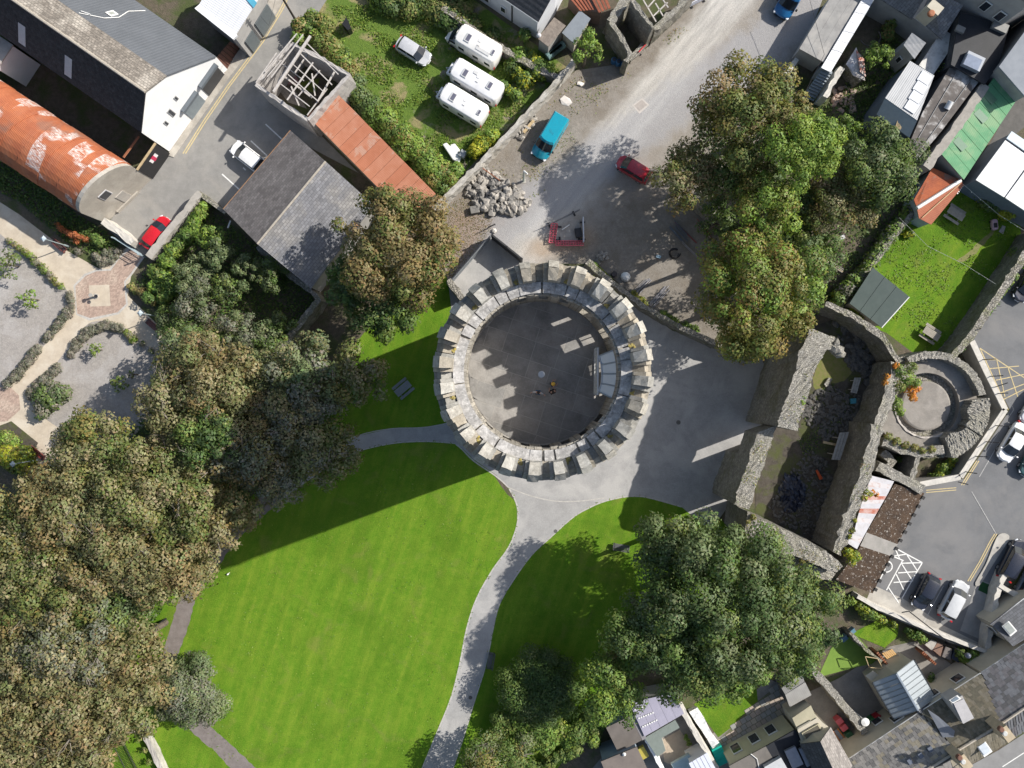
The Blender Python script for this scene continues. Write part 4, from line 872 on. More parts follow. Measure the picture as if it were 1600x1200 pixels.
def m_barn():
    m, t, b = nodes('peeling orange sheet'); p = pos(t)
    n1 = noise(t, p, .6, 6, .6); c = mixc(t, ramp(t, n1, .4, .62), (.45, .14, .055), (.36, .105, .045)); c = mixc(t, ramp(t, noise(t, p, .28, 4, .6, .6), .54, .66), c, (.28, .125, .08)); c = mixc(t, math_(t, 'MULTIPLY', ramp(t, noise(t, pos(t, R(-33), (.5, .12, .12)), 2.2, 5, .7), .5, .7), .22), c, (.52, .27, .17))
    fl_ = t.nodes.new('ShaderNodeVectorMath'); fl_.operation = 'FLOOR'; t.links.new(pos(t, R(-33), (1.25, .62, 0)), fl_.inputs[0])
    wn0 = t.nodes.new('ShaderNodeTexWhiteNoise'); t.links.new(fl_.outputs[0], wn0.inputs[0]); brk = noise(t, pos(t, R(-33), (1, 2.6, 2.6)), 2.0, 6, .8); big = noise(t, p, .33, 2, .5)
    f = math_(t, 'MULTIPLY', math_(t, 'MULTIPLY', ramp(t, wn0.outputs['Value'], .50, .52), ramp(t, big, .52, .56)), ramp(t, brk, .42, .60)); c = mixc(t, math_(t, 'MULTIPLY', f, .95), c, (.74, .71, .69))
    wn = t.nodes.new('ShaderNodeTexWave'); wn.bands_direction = 'X'; wn.inputs['Scale'].default_value = .314/.15; t.links.new(pos(t, R(-33)), wn.inputs[0])
    t.links.new(c, b.inputs['Base Color']); b.inputs['Roughness'].default_value = .75; c = mixc(t, math_(t, 'MULTIPLY', wn.outputs['Fac'], .25), c, (.2, .06, .03)); t.links.new(c, b.inputs['Base Color']); bumpit(t, b, wn.outputs['Fac'], .6, .05); return m
BARN = m_barn()
OXIDE = mat('red oxide sheet', (.51, .20, .115), (.45, .165, .09), .9, .8, .3, (.50, .2, .12), .5, wave=(R(-43), .18, .5), lo3=.55, hi3=.6, speck=.05)
WHITES = mat('white ribbed sheet', (.74, .75, .77), (.68, .69, .72), .7, .5, .35, wave=(R(-34), .22, .9), spec=.5)
WINF = flat('window frame white', (.75, .75, .73), .4); PANE = glassy('dark window pane', (.03, .035, .045)); STEEL = flat('roof steel', (.30, .33, .36), .45, metal=.3)
def win(parent, A, B, u0, u1, z0, z1, fr_=None, pane=True):
    """window standing 4 cm proud of the vertical wall A-B (world points)"""
    A, B = Vector(A), Vector(B); A.z = B.z = 0; d = (B-A).normalized(); n_ = Vector((d.y, -d.x, 0)); c = -A.lerp(B, .5)
    if n_.dot(c) < 0: n_ = -n_
    a, b = A.lerp(B, u0), A.lerp(B, u1); mid = (a+b)/2; w_ = (b-a).length; rz = math.atan2(d.y, d.x)
    f = MB().box((mid.x+n_.x*.02, mid.y+n_.y*.02, (z0+z1)/2), (w_, .1, z1-z0), rz).build('window', fr_ or WINF, parent)
    if pane: MB().box((mid.x+n_.x*.05, mid.y+n_.y*.05, (z0+z1)/2), (w_-.16, .08, z1-z0-.16), rz).build('pane', PANE, f)
    return f
def gpx(x, y): return P(x, y, 0)
# --- warehouse, top left: ground line of the gable runs from (265,237) along (.578,-.816)
def Fw(t_, back=0, z=0):
    q = P(265+.578*t_-.82*back, 237-.816*t_-.57*back, 0); q.z = z; return q
wh = T('warehouse', 'long warehouse with a white gable and mossy brown roof', 'building', Fw(70))
prof = [(0, 6.8), (49.3, 10.1), (86, 8.8), (157, 3.6)]; LB = 345
MB().add([Fw(t_, .0, 0) for t_, z in (prof[0], prof[-1])]+[Fw(t_, 0, z-.05) for t_, z in prof[::-1]]+[Fw(t_, 4, 0) for t_, z in (prof[0], prof[-1])]+[Fw(t_, 4, z-.05) for t_, z in prof[::-1]],
         [(0, 1, 2, 3, 4, 5), (11, 10, 9, 8, 7, 6), (0, 6, 7, 1), (1, 7, 8, 2), (2, 8, 9, 3), (3, 9, 10, 4), (4, 10, 11, 5), (5, 11, 6, 0)]).build('gable_wall', WHITE, wh)
MB().prism([Fw(1, 5), Fw(156, 5), Fw(156, LB), Fw(1, LB)], 0, [6.7, 3.5, 3.5, 6.7]).build('side_wall', DGREY, wh)
for (ta, za), (tb, zb), m_, nm in ((prof[0], prof[1], MOSS_SHADE, 'roof_slope'), (prof[1], prof[2], MOSS, 'roof_slope'), (prof[2], prof[3], TILEG, 'roof_slope')):
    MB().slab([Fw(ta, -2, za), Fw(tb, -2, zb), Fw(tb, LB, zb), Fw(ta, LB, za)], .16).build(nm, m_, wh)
mb = MB().tube(Fw(49.3, -2, 10.12), Fw(49.3, LB, 10.12), .14, .14, 6); mb.build('ridge_cap', mat('ridge tiles', (.42, .38, .32), (.32, .29, .25), 4), wh)
for bk in (120, 200):
    a, b = .12, .58; q = [Fw(49.3*u, k, 6.8+3.3*u+.05) for u, k in ((a, bk), (a, bk+12), (b, bk+12), (b, bk))]; MB().slab(q, .06).build('rooflight', flat('dull skylight sheet', (.42, .43, .45), .5), wh)
def onsl(t_, bk): z = 8.8-(t_-86)/71*5.2; return Fw(t_, bk, z)
sk = MB().slab([onsl(112, 128)+Vector((0, 0, .12)), onsl(122, 128)+Vector((0, 0, .12)), onsl(122, 138)+Vector((0, 0, .12)), onsl(112, 138)+Vector((0, 0, .12))], .14).build('skylight', WINF, wh)
MB().slab([onsl(114, 130)+Vector((0, 0, .14)), onsl(120, 130)+Vector((0, 0, .14)), onsl(120, 136)+Vector((0, 0, .14)), onsl(114, 136)+Vector((0, 0, .14))], .02).build('pane', glassy('sky pane', (.3, .32, .3)), sk)
MB().poly_tube([onsl(88, 150)+Vector((0, 0, .1)), onsl(104, 128)+Vector((0, 0, .1)), onsl(118, 122)+Vector((0, 0, .1)), onsl(135, 128)+Vector((0, 0, .1)), onsl(152, 120)+Vector((0, 0, .1))], .04).build('roof_cable', WINF, wh)
MB().tube(onsl(92, 152)+Vector((0, 0, .1)), onsl(96, 140)+Vector((0, 0, .3)), .05).build('vent_pipe', WINF, wh)
A, B = Fw(0), Fw(157)
for t0, t1, z0, z1 in ((30, 35, 3.4, 4.3), (46, 53, 3.4, 4.9), (68, 73, 4.6, 5.4)):
    win(wh, A, B, t0/157, t1/157, z0, z1, flat('grey window surround', (.4, .4, .4), .5))
for t0, t1, m_ in ((62, 97, flat('grey roller door', (.20, .235, .26), .45)), (107, 148, flat('black roller door', (.04, .042, .048), .4))):
    a, b = A.lerp(B, t0/157), A.lerp(B, t1/157); d = (b-a).normalized(); rz = math.atan2(d.y, d.x); n_ = Vector((d.y, -d.x, 0)); n_ = n_ if n_.dot(-a) > 0 else -n_
    mid = (a+b)/2
    dr = MB().box((mid.x+n_.x*.03, mid.y+n_.y*.03, 1.35), ((b-a).length, .12, 2.7), rz).build('roller_door', m_, wh)
    MB().box((mid.x+n_.x*.22, mid.y+n_.y*.22, 2.85), ((b-a).length+.1, .42, .4), rz).build('door_hood', flat('door hood', (.12, .14, .16), .4), dr)
# --- barrel-roofed barn
def Fb(t_, back=0, z=0):
    q = P(238-.717*t_-.838*back, 279+.697*t_-.545*back, 0); q.z = z; return q
barn = T('barrel_barn', 'barrel-roofed barn of peeling orange corrugated sheets', 'barn', Fb(50, 5))
def arc(k, n_, off=0.0): a = math.pi*k/n_; return 50-(51+off*14)*math.cos(a), 4.2+(3.05+off)*math.sin(a)
na = 16
for s in range(9):
    b0, b1 = 6+s*34, 6+(s+1)*34+2; off = .0 if s % 2 else .05; mb = MB(); vs = []
    for bk in (b0, b1):
        for th in (0, .05):
            for k in range(na+1): t_, z = arc(k, na, off-th); vs.append(Fb(t_, bk, z))
    n1 = na+1; fs = []
    for k in range(na): fs += [(k, k+1, 2*n1+k+1, 2*n1+k), (n1+k, 3*n1+k, 3*n1+k+1, n1+k+1), (k, n1+k, n1+k+1, k+1), (2*n1+k, 2*n1+k+1, 3*n1+k+1, 3*n1+k)]
    mb.add(vs, fs); mb.build('roof_sheet', BARN, barn, smooth=False)
BCON = mat('barn concrete', (.42, .385, .335), (.35, .32, .28), .8, .9, .3, (.47, .44, .39), .4, speck=.1)
vs = []; n1 = na+1
for bk in (0, 6):
    vs += [Fb(0, bk, 0), Fb(100, bk, 0)]+[Fb(*((lambda q: (max(0, min(100, q[0])), bk, q[1]+.18))(arc(na-k, na)))) for k in range(na+1)]
m1 = len(vs)//2
MB().add(vs, [tuple(range(m1)), tuple(range(2*m1-1, m1-1, -1))]+[(i, m1+i, m1+(i+1) % m1, (i+1) % m1) for i in range(m1)]).build('front_wall', BCON, barn)
MB().prism([Fb(1, 7), Fb(99, 7), Fb(99, 310), Fb(1, 310)], 0, 4.2).build('side_wall', BCON, barn)
A, B = Fb(0), Fb(100); w_ = win(barn, A, B, .50, .66, 3.6, 5.0, flat('barn loft shutter', (.6, .6, .62), .5))
win(barn, A, B, .40, .55, .1, 2.6, mat('barn patched door', (.46, .43, .39), (.38, .36, .33), 2), False)
MB().prism([Fb(30, -3), Fb(75, -3), Fb(75, -.4), Fb(30, -.4)], 0, .5).build('plinth', BCON, barn)
# gates on the street
gt = T('black_gate', 'tall black sheet gate with a red and white notice', 'gate', P(252, 258))
a, b = P(266, 240), P(239, 279); d = (b-a).normalized(); rz = math.atan2(d.y, d.x); mid = (a+b)/2
MB().box((mid.x, mid.y, 1.75), ((b-a).length, .08, 3.5), rz).build('sheet', flat('black sheet', (.018, .018, .02), .5), gt)
MB().box((mid.x, mid.y, 3.56), ((b-a).length+.1, .2, .14), rz).build('top_rail', WOODT, gt)
s_ = MB().box((mid.x+.12*math.cos(rz-R(90)), mid.y+.12*math.sin(rz-R(90)), 2.2), (.9, .03, .5), rz)
n_ = Vector((-d.y, d.x, 0)); n_ = n_ if n_.x > 0 else -n_; c = a.lerp(b, .42)+n_*.07
sg = MB().box((c.x, c.y, 2.3), (1.05, .03, .75), rz).build('notice', flat('notice white', (.8, .78, .78), .4), gt)
MB().box((c.x+n_.x*.02, c.y+n_.y*.02, 2.3), (.4, .03, .95), rz).build('red_panel', flat('notice red', (.55, .03, .09), .4), sg)
MB().tube(P(193, 246, 4), P(217, 213, 4), .13, .13, 6).build('rusty_beam', flat('rusty steel', (.26, .10, .05), .7), label='rusty steel beam spanning the dark yard beside the barn', cat='beam')
gt = T('brown_gate', 'brown boarded gates between white gable and ribbed roof', 'gate', P(365, 98))
strips(gt, 'board', P(332, 97, 2.4), P(360, 64, 2.4), P(375, 74, .1), P(351, 115, .1), 7, [mat('brown boards', (.13, .06, .045), (.10, .045, .035), 3, .7, .3)], .06, .02)
# --- ribbed white shed at the very top left
t = house('ribbed_shed', 'white ribbed metal shed roof beside the street', [[(306, 12, 5), (366, 59, 5), (410, -12, 5), (350, -60, 5)]], [('roof_panel', [(308, 12, 5.05), (366, 58, 5.05), (412, -14, 5.6), (352, -62, 5.6)], WHITES, 7, .08)], 'shed', GREYR)
MB().slab([P(304, 13, 5.1), P(364, 61, 5.1), P(371, 55, 5.12), P(311, 7, 5.12)], .3).build('fascia', WHITE, t)
MB().slab([P(383, -3, 5.5), P(396, 12, 5.5), P(401, 4, 5.55), P(390, -9, 5.55)], .1).build('blue_sheet', flat('turquoise sheet', (.1, .4, .55), .5), t)
a, b = P(366, 59, 5), P(410, -12, 5); a.z = b.z = 0
win(t, a, b, .12, .38, .1, 2.8, flat('grey shed door', (.12, .14, .15), .5), False); win(t, a, b, .5, .95, .1, 3.0, flat('grey shed door', (.12, .14, .15), .5), False)
t = house('concrete_store', 'pale concrete flat-roofed store cut by the left edge', [[(-40, 30, 5), (19, 70, 5), (-6, 108, 5), (-60, 70, 5)]], [('roof', [(-42, 29, 5.1), (20, 70, 5.1), (-6, 109, 5.1), (-62, 70, 5.1)], CONC, 0, .15)], 'building', WHITE)
# --- slate-roofed building in the middle left
t = house('slate_building', 'large slate-roofed building beside the parked white car', [[(454, 204, 4.2), (508, 252, 7.0), (584, 320, 4.2), (486, 451, 4.2), (402, 381, 7.0), (349, 327, 4.2)]], [], 'building', GREYR)
MB().slab(PL([(454, 204, 4.2), (349, 327, 4.2), (402, 381, 7.0), (508.5, 252, 7.0)]), .16).build('roof_slope', SLATE_SHADE, t)
MB().slab(PL([(508.5, 252, 7.0), (402, 381, 7.0), (486, 451, 4.2), (584, 320, 4.2)]), .16).build('roof_slope', SLATE, t)
MB().tube(P(508.5, 252, 7.04), P(402, 381, 7.04), .11).build('ridge_cap', mat('ridge tiles', (.42, .38, .32)), t)
MB().tube(P(454, 204, 4.1), P(349, 327, 4.1), .09).build('gutter', flat('rusty gutter', (.30, .17, .09), .6), t)
mb = MB().tube(P(358, 350, 3), P(355, 358, 3.2), .06).tube(P(362, 347, 3), P(359, 356, 3.2), .06); mb = MB().tube(P(360, 345, 3.2), P(356, 356, 3.4), .08); mb.build('flue_pipe', WINF, t)
# --- red oxide lean-to
t = house('red_shed', 'long shed with a faded red sheet roof by the hedge', [[(480, 182, 3.3), (521, 142, 3.9), (680, 303, 3.9), (640, 343, 3.3)]], [], 'shed', RUBD)
strips(t, 'roof_sheet', P(480, 181, 3.4), P(641, 344, 3.4), P(681, 303, 4.0), P(522, 141, 4.0), 13, [OXIDE, mat('red oxide pale', (.54, .24, .15), (.47, .18, .10), .9, .8, .3, (.52, .3, .22), .6, wave=(R(-43), .18, .5), lo3=.58, hi3=.62)], .06, .002, .004)
# --- roofless derelict shed with bare rafters
dr = T('roofless_shed', 'derelict roofless shed with bare white rafters', 'building', P(470, 125))
for l in ([(400, 131), (428, 96), (455, 68)], [(455, 68), (500, 90), (546, 117)], [(546, 117), (515, 150), (481, 187)], [(481, 187), (440, 160), (400, 131)]):
    wall_line(l, .36, 5.0, step=.6, jz=.06, je=.04).build('wall', mat('peeling wall', (.44, .42, .40), (.33, .31, .30), 2, .95, .5, speck=.15), dr)
RAFT = mat('bleached rafters', (.52, .49, .46), (.40, .37, .35), 4, .9, .3)
for (x0, y0, x1, y1, z, w_) in ((270, 580, 670, 100, 5.2, .10), (350, 650, 750, 110, 5.7, .10), (380, 830, 840, 130, 6.4, .22), (550, 930, 875, 460, 6.0, .12), (640, 600, 830, 320, 4.4, .12), (800, 1120, 1050, 790, 5.2, .10), (930, 950, 1140, 580, 5.4, .14), (160, 715, 420, 340, 5.1, .10), (800, 225, 1190, 610, 5.9, .09), (710, 345, 1110, 740, 5.9, .10), (630, 490, 1010, 830, 5.9, .08), (560, 610, 940, 950, 5.9, .09), (470, 730, 830, 1010, 5.9, .09), (380, 380, 540, 520, 4.8, .06), (300, 640, 480, 430, 5.4, .09), (430, 700, 640, 400, 5.8, .07), (690, 880, 960, 560, 5.7, .1), (860, 600, 900, 880, 4.6, .12), (520, 640, 860, 900, 3.4, .18), (740, 300, 1000, 470, 4.2, .1), (600, 760, 700, 1000, 4.0, .14), (480, 470, 760, 690, 4.4, .08)):
    a, b = P(380+x0/8, 40+y0/8, z), P(380+x1/8, 40+y1/8, z); d = b-a; MB().box((a+b)/2, (d.length, w_, w_), math.atan2(d.y, d.x)).build('rafter', RAFT, dr)
for poly, m_ in (([(462, 130), (500, 122), (493, 146), (470, 140)], flat('moss green', (.12, .15, .02), .9)), ([(440, 122), (462, 118), (470, 132), (450, 132)], mat('pink rubble', (.42, .22, .22), (.3, .2, .19), 3)), ([(430, 132), (460, 140), (480, 170), (450, 160)], mat('grey rubble', (.34, .31, .27), (.22, .2, .18), 3, speck=.2))):
    sheet('shed_floor', poly, m_, None)
# --- white house, annexes and red-tiled lean-tos at the top
DTILE = mat('dark roof tiles', (.085, .085, .09), (.06, .06, .065), 2, .7, .6, wave=(R(-35), .42, .9), speck=.35)
t = house('white_house', 'white rendered house with a dark tiled roof', [[(841, 34, 4.2), (872, -22, 6.9), (905, -70, 4.2), (760, -160, 4.2), (735, -118, 6.9), (700, -62, 4.2)]], [('roof_slope', [(841, 34.5, 4.25), (699, -62, 4.25), (734, -120, 7), (873, -24, 7)], DTILE, 0, .15), ('roof_slope', [(873, -24, 7), (734, -120, 7), (760, -160, 4.2), (906, -70, 4.2)], DTILE, 0, .15)], 'building', mat('house render', (.60, .62, .66), (.54, .56, .60), 1, .85, .1))
MB().tube(P(841, 35, 4.15), P(699, -62, 4.15), .1).build('gutter', WINF, t)
MB().tube((P(800, 6, 4.2)), P(800, 6, 4.2)-Vector((0, 0, 4)), .07).build('downpipe', flat('black pipe', (.02, .02, .025), .5), t)
a, b = P(841, 34, 4.2), P(700, -62, 4.2); win(t, a, b, .36, .42, 1.2, 2.2); win(t, a, b, .55, .68, 1.0, 2.4)
t = house('annexe', 'brown flat-roofed annexe at the corner of the white house', [[(866, 28, 2.9), (883, 40, 2.9), (857, 72, 2.9), (841, 60, 2.9)]], [('roof', [(866, 27, 3), (884, 40, 3), (857, 73, 3), (840, 60, 3)], mat('mossy felt', (.24, .205, .175), (.17, .145, .125), 2.4, .95, .6, speck=.25), 0, .12)], 'building', GREYR)
MB().lathe(P(842, 56, 3), [(.22, 0), (.25, .15), (.12, .35)], 10).build('vent_cowl', flat('pale cowl', (.6, .6, .62), .4), t)
t = house('container_shed', 'blue-grey container shed beside the small lime tree', [[(906, 17, 2.6), (922, 29, 2.6), (898, 68, 2.6), (879, 51, 2.6)]], [('roof', [(906, 16, 2.65), (923, 29, 2.65), (898, 69, 2.65), (878, 51, 2.65)], flat('blue grey roof', (.20, .225, .255), .5), 0, .1)], 'shed', CREAM)
t = house('tiled_lean_to', 'small red pantiled roof at the top edge', [[(888, -8, 2.6), (909, 16, 2.6), (941, 20, 3.0), (925, -12, 3.0)]], [], 'building', mat('brown wall', (.20, .14, .11), (.15, .11, .09), 2))
PANT = [mat('pantile '+k, c, tuple(x*.7 for x in c), 3, .8, .4) for k, c in (('a', (.36, .12, .07)), ('b', (.30, .10, .06)))]
strips(t, 'tile_row', P(888, -4, 2.75), P(915, -12, 2.9), P(930, 15, 2.9), P(906, 17, 2.75), 5, PANT, .1, .08, .02); strips(t, 'tile_row', P(918, -12, 3.1), P(945, -14, 3.3), P(955, 12, 3.3), P(935, 20, 3.1), 4, PANT, .1, .08, .02)
# ruined stone cells at the top
rc = T('ruined_cottage', 'roofless stone cottage walls beside the gravel track', 'ruin', P(1000, 50))
for l, w_, z in (([(985, -12), (972, 8), (954, 34)], .9, 3.4), ([(954, 34), (970, 56), (984, 84), (978, 96)], .5, 3.4), ([(988, 0), (1005, 22), (1021, 44)], .45, 4.6), ([(1021, 45), (1034, 36), (1060, 10), (1085, -14)], .55, 3.2), ([(983, 92), (1000, 76), (1013, 60)], .5, .9)):
    wall_line(l, w_, z, step=.45, jz=.07, je=.08).build('wall', RUB, rc)
for (x0, y0, x1, y1) in ((1005, 0, 1025, 34), (1012, 12, 1026, -4), (1021, 25, 1043, 4), (1024, 5, 1036, 25), (1032, -6, 1044, 12)):
    a, b = P(x0, y0, 3.3), P(x1, y1, 3.3); d = b-a; MB().box((a+b)/2, (d.length, .12, .12), math.atan2(d.y, d.x)).build('rafter', RAFT, rc)
# --- top right back buildings
LEAD = mat('grey flat roof', (.30, .295, .285), (.23, .225, .22), .8, .7, .2, (.36, .345, .325), .35, speck=.05)
t = house('flat_roof_shed', 'long grey flat-roofed shed at the top right track', [[(1250, 76, 3), (1286, 96, 3), (1352, -10, 3), (1304, -14, 3)]], [], 'shed', GREYR)
strips(t, 'roof_sheet', P(1249, 76, 3.1), P(1287, 97, 3.1), P(1354, -12, 3.1), P(1304, -15, 3.1), 3, LEAD, .12, .004, .0)
t = house('white_roof_shed', 'narrow shed with a brilliant white ribbed roof', [[(1284, 106, 3.2), (1298, 113, 3.2), (1370, -6, 3.2), (1352, -8, 3.2)]], [], 'shed', mat('blue grey wall', (.32, .37, .40), (.28, .32, .35), 1))
strips(t, 'roof_sheet', P(1283, 106, 3.3), P(1352, -10, 3.3), P(1370, -8, 3.3), P(1298, 113, 3.3), 8, [WHITES], .08, .004, .01)
st = T('metal_steps', 'grey metal steps climbing to the white-roofed shed', 'steps', P(1275, 132))
for k in range(11):
    u = k/10; z = 2.9-2.6*u; A = P(1285, 107, z).lerp(P(1256, 149, z), u); B = P(1300, 114, z).lerp(P(1272, 156, z), u)
    A = P(1285+(1256-1285)*u, 107+(149-107)*u, z); B = P(1300+(1272-1300)*u, 114+(156-114)*u, z); d = (B-A).normalized(); n_ = Vector((-d.y, d.x, 0))*.14
    MB().slab([A+n_, B+n_, B-n_, A-n_], .05).build('tread', flat('step metal', (.28, .32, .35), .5), st)
for e in ((1285, 107, 1256, 149), (1300, 114, 1272, 156)): MB().tube(P(e[0], e[1], 2.8), P(e[2], e[3], .2), .07).build('stringer', flat('step stringer', (.2, .23, .25), .5), st)
MB().poly_tube([P(1264, -5, 4), P(1288, 85, 3.6), P(1240, 180, 3)], .02).build('cable', dk, label='black cable strung above the grey flat roof', cat='cable')
t = house('collapsed_shed', 'collapsed shed roof of white and red sheets', [[(1322, 100, 2.2), (1338, 75, 2.2), (1352, 100, 2.2), (1346, 128, 2.2)]], [('fallen_sheet', [(1322, 100, 2.4), (1338, 74, 2.4), (1345, 95, 2.3), (1332, 112, 2.3)], mat('dirty white sheet', (.62, .62, .66), (.45, .42, .42), 2), 0, .05), ('fallen_sheet', [(1338, 78, 2.45), (1350, 92, 2.4), (1353, 120, 2.3), (1344, 112, 2.45)], mat('red white sheet', (.5, .16, .10), (.6, .55, .52), 1.8), 0, .05), ('fallen_sheet', [(1324, 102, 2.3), (1345, 96, 2.35), (1352, 126, 2.2), (1333, 118, 2.2)], mat('pale sheet', (.55, .52, .5), (.42, .38, .36), 2), 0, .05)], 'shed', RUBD)
mb = MB()
for k in range(60): mb.rock(P(random.uniform(1300, 1335), random.uniform(135, 175), .15), random.uniform(.1, .4), .6)
mb.build('rubble', mat('brick rubble', (.40, .26, .2), (.33, .28, .24), 3), label='pale brick rubble spilled beside the top right trees', cat='rubble', kind='stuff')
fr_t = T('climbing_frame', 'dark metal garden swing frame in shade at top right', 'frame', P(1358, 55))
for k in range(10):
    a0, a1 = R(200+k*20), R(220+k*20); q0, q1 = P(1360+16*math.cos(a0), 58-14*math.sin(a0), 1.8), P(1360+16*math.cos(a1), 58-14*math.sin(a1), 1.8); MB().tube(q0, q1, .06).build('hoop', dk, fr_t)
for (x, y) in ((1345, 60), (1375, 62), (1360, 73), (1352, 46)): MB().tube(P(x, y, 1.8), P(x, y, 0), .05).build('leg', dk, fr_t)
t = house('grey_gable_house', 'small grey-roofed outhouse with one white window', [[(1425, 52, 4.6), (1446, 67, 4.6), (1429, 91, 4.2), (1413, 70, 4.2)]], [('roof', [(1425, 51, 4.9), (1447, 67, 4.9), (1429, 92, 4.3), (1412, 70, 4.3)], mat('pale grey sheet', (.58, .57, .56), (.50, .49, .48), 1, .6, .2, wave=(R(-50), .3, .5)), 0, .1)], 'building', GREYR)
a, b = P(1413, 70, 4.2), P(1429, 91, 4.2); win(t, a, b, .3, .62, 1.6, 2.6)
t = house('terrace_house', 'dark slate house with chimney at the top right edge', [[(1345, -20, 3.6), (1400, 12, 3.6), (1428, 30, 3.6), (1470, 60, 3.6), (1495, 20, 3.6), (1480, -40, 3.6)]], [('roof_slope', [(1340, -25, 3.7), (1425, 30, 3.7), (1452, -15, 6), (1380, -60, 6)], SLATE, 0, .15), ('roof_slope', [(1437, 30, 3.7), (1472, 62, 3.7), (1505, 8, 5.6), (1455, -16, 6)], SLATE, 0, .15)], 'building', GREYR)
ch = MB().box(P(1452, 20, 6.2), (1.0, 1.4, 2.4), R(50)).build('chimney', CREAM, t); MB().lathe(P(1454, 22, 7.4), [(.35, 0), (.32, .25), (.2, .3)], 12).build('chimney_pot', flat('clay pot', (.35, .14, .07), .8), ch)
MOTT = mat('mottled white felt', (.62, .61, .58), (.34, .33, .31), 1.1, .9, .3, (.7, .69, .66), .6, lo=.45, hi=.62)
t = house('mottled_shed', 'white mottled flat-roofed shed with moss along one edge', [[(1474, 46, 3), (1495, 60, 3), (1458, 116, 3), (1437, 102, 3)]], [('roof', [(1474, 45, 3.1), (1496, 60, 3.1), (1458, 117, 3.1), (1436, 102, 3.1)], MOTT, 0, .15)], 'shed', GREYR)
t = house('ribbed_workshop', 'workshop with pale ribbed roof and a row of skylights', [[(1423, 96, 5), (1459, 118, 5), (1432, 188, 5), (1421, 214, 4), (1371, 179, 4), (1383, 153, 5)]], [], 'building', mat('navy wall', (.10, .125, .16), (.085, .105, .135), 1))
rp = strips(t, 'roof_panel', P(1422, 95, 5.1), P(1460, 118, 5.1), P(1433, 188, 5.1), P(1383, 153, 5.1), 4, [mat('pale ribbed roof', (.44, .45, .465), (.395, .405, .42), .7, .5, .35, wave=(R(57), .2, .8))], .08, .004, .0)
for k in range(4):
    q = lerp4(P(1422, 95, 5.16), P(1460, 118, 5.16), P(1433, 188, 5.16), P(1383, 153, 5.16), .72, .16+.22*k); MB().box(q+Vector((0, 0, .02)), (1.1, 1.2, .06), R(57)).build('skylight', glassy('skylight plastic', (.60, .63, .68), .3), t)
MB().slab(PL([(1383, 153.5, 5.08), (1433, 188.5, 5.08), (1421, 215, 4.0), (1370, 179, 4.0)]), .1).build('lower_roof', flat('blue grey sheet', (.245, .295, .325), .5), t)
MB().slab(PL([(1406, 178, 4.72), (1416, 180, 4.65), (1407, 203, 4.15), (1399, 198, 4.15)]), .03).build('ply_patch', WOODT, t)
FELT = mat('black mottled felt', (.15, .135, .125), (.10, .09, .085), 1.2, .85, .3, (.46, .45, .44), .55, lo3=.52, hi3=.64)
t = house('long_felt_roof', 'long black felt roof streaked white between two sheds', [[(1484, 108, 4), (1540, 112, 4), (1470, 205, 4), (1432, 248, 4), (1414, 242, 4), (1442, 176, 4)]], [('roof', [(1484, 106, 4.1), (1541, 112, 4.1), (1471, 205, 4.1), (1433, 250, 4.1), (1413, 243, 4.1), (1442, 175, 4.1)], FELT, 0, .15)], 'building', DGREY)
MB().tube(P(1479, 170, 4.2), P(1486, 158, 4.6), .3, .3, 12).build('roof_vent', flat('white vent', (.75, .75, .75), .4), t)
for k in (.25, .75): MB().tube(P(1484, 106, 4.15).lerp(P(1541, 112, 4.15), k), P(1413, 243, 4.15).lerp(P(1433, 250, 4.15), k), .04).build('felt_seam', flat('felt seam', (.3, .3, .3), .8), t)
t = house('shadowed_flat_roof', 'flat roof coloured black for its shadow, with a square roof lantern', [[(1500, 20, 4.6), (1575, 40, 4.6), (1560, 100, 4.6), (1538, 130, 4.6), (1488, 100, 4.6)]], [('roof', [(1500, 18, 4.7), (1577, 40, 4.7), (1561, 100, 4.7), (1539, 132, 4.7), (1486, 101, 4.7)], mat('black roof', (.03, .032, .038), (.022, .024, .028), 1, .6, .2, speck=.06), 0, .15)], 'building', DGREY)  # roof blackened in its colour for the shadow that lies on it
ln = MB().box(P(1520, 97, 4.95), (1.9, 1.5, .5), R(-25)).build('roof_lantern', flat('lantern frame', (.3, .33, .38), .4), t); MB().box(P(1520, 97, 5.22), (1.6, 1.2, .06), R(-25)).build('pane', glassy('lantern pane', (.22, .26, .34)), ln)
MB().box(P(1562, 42, 4.9), (1.6, .9, .35), R(-25)).build('roof_hatch', flat('hatch', (.22, .22, .21), .6), t)
MB().box(P(1500, 46, 4.9), (.9, .6, .3), R(-25)).build('roof_hatch', flat('hatch', (.22, .22, .21), .6), t)
GREEN = [mat('green sheet '+k, c, tuple(x*.85 for x in c), .9, .75, .25, c3, .5, wave=(R(60), .2, .5)) for k, c, c3 in (('a', (.13, .33, .17), (.22, .36, .2)), ('b', (.15, .36, .19), (.2, .34, .2)))]
t = house('green_roof_shed', 'long shed with a faded green sheet roof', [[(1557, 116, 4), (1590, 152, 4), (1506, 280, 4), (1472, 240, 4)]], [], 'shed', GREYR)
strips(t, 'roof_sheet', P(1557, 115, 4.2), P(1471, 241, 4.2), P(1506, 281, 4.0), P(1591, 152, 4.0), 9, GREEN, .06, .004, .012)
for u, v in ((.22, .25), (.42, .35), (.78, .3)): MB().box(lerp4(P(1557, 115, 4.24), P(1471, 241, 4.24), P(1506, 281, 4.04), P(1591, 152, 4.04), u, v), (1.4, .8, .03), R(-47)).build('clear_sheet', flat('dark green light', (.08, .19, .11), .4), t)
RUSTY = mat('rusty roof sheet', (.42, .12, .05), (.30, .085, .045), .9, .8, .3, (.22, .16, .13), .5, wave=(R(-25), .18, .5), lo3=.54, hi3=.62, speck=.1)
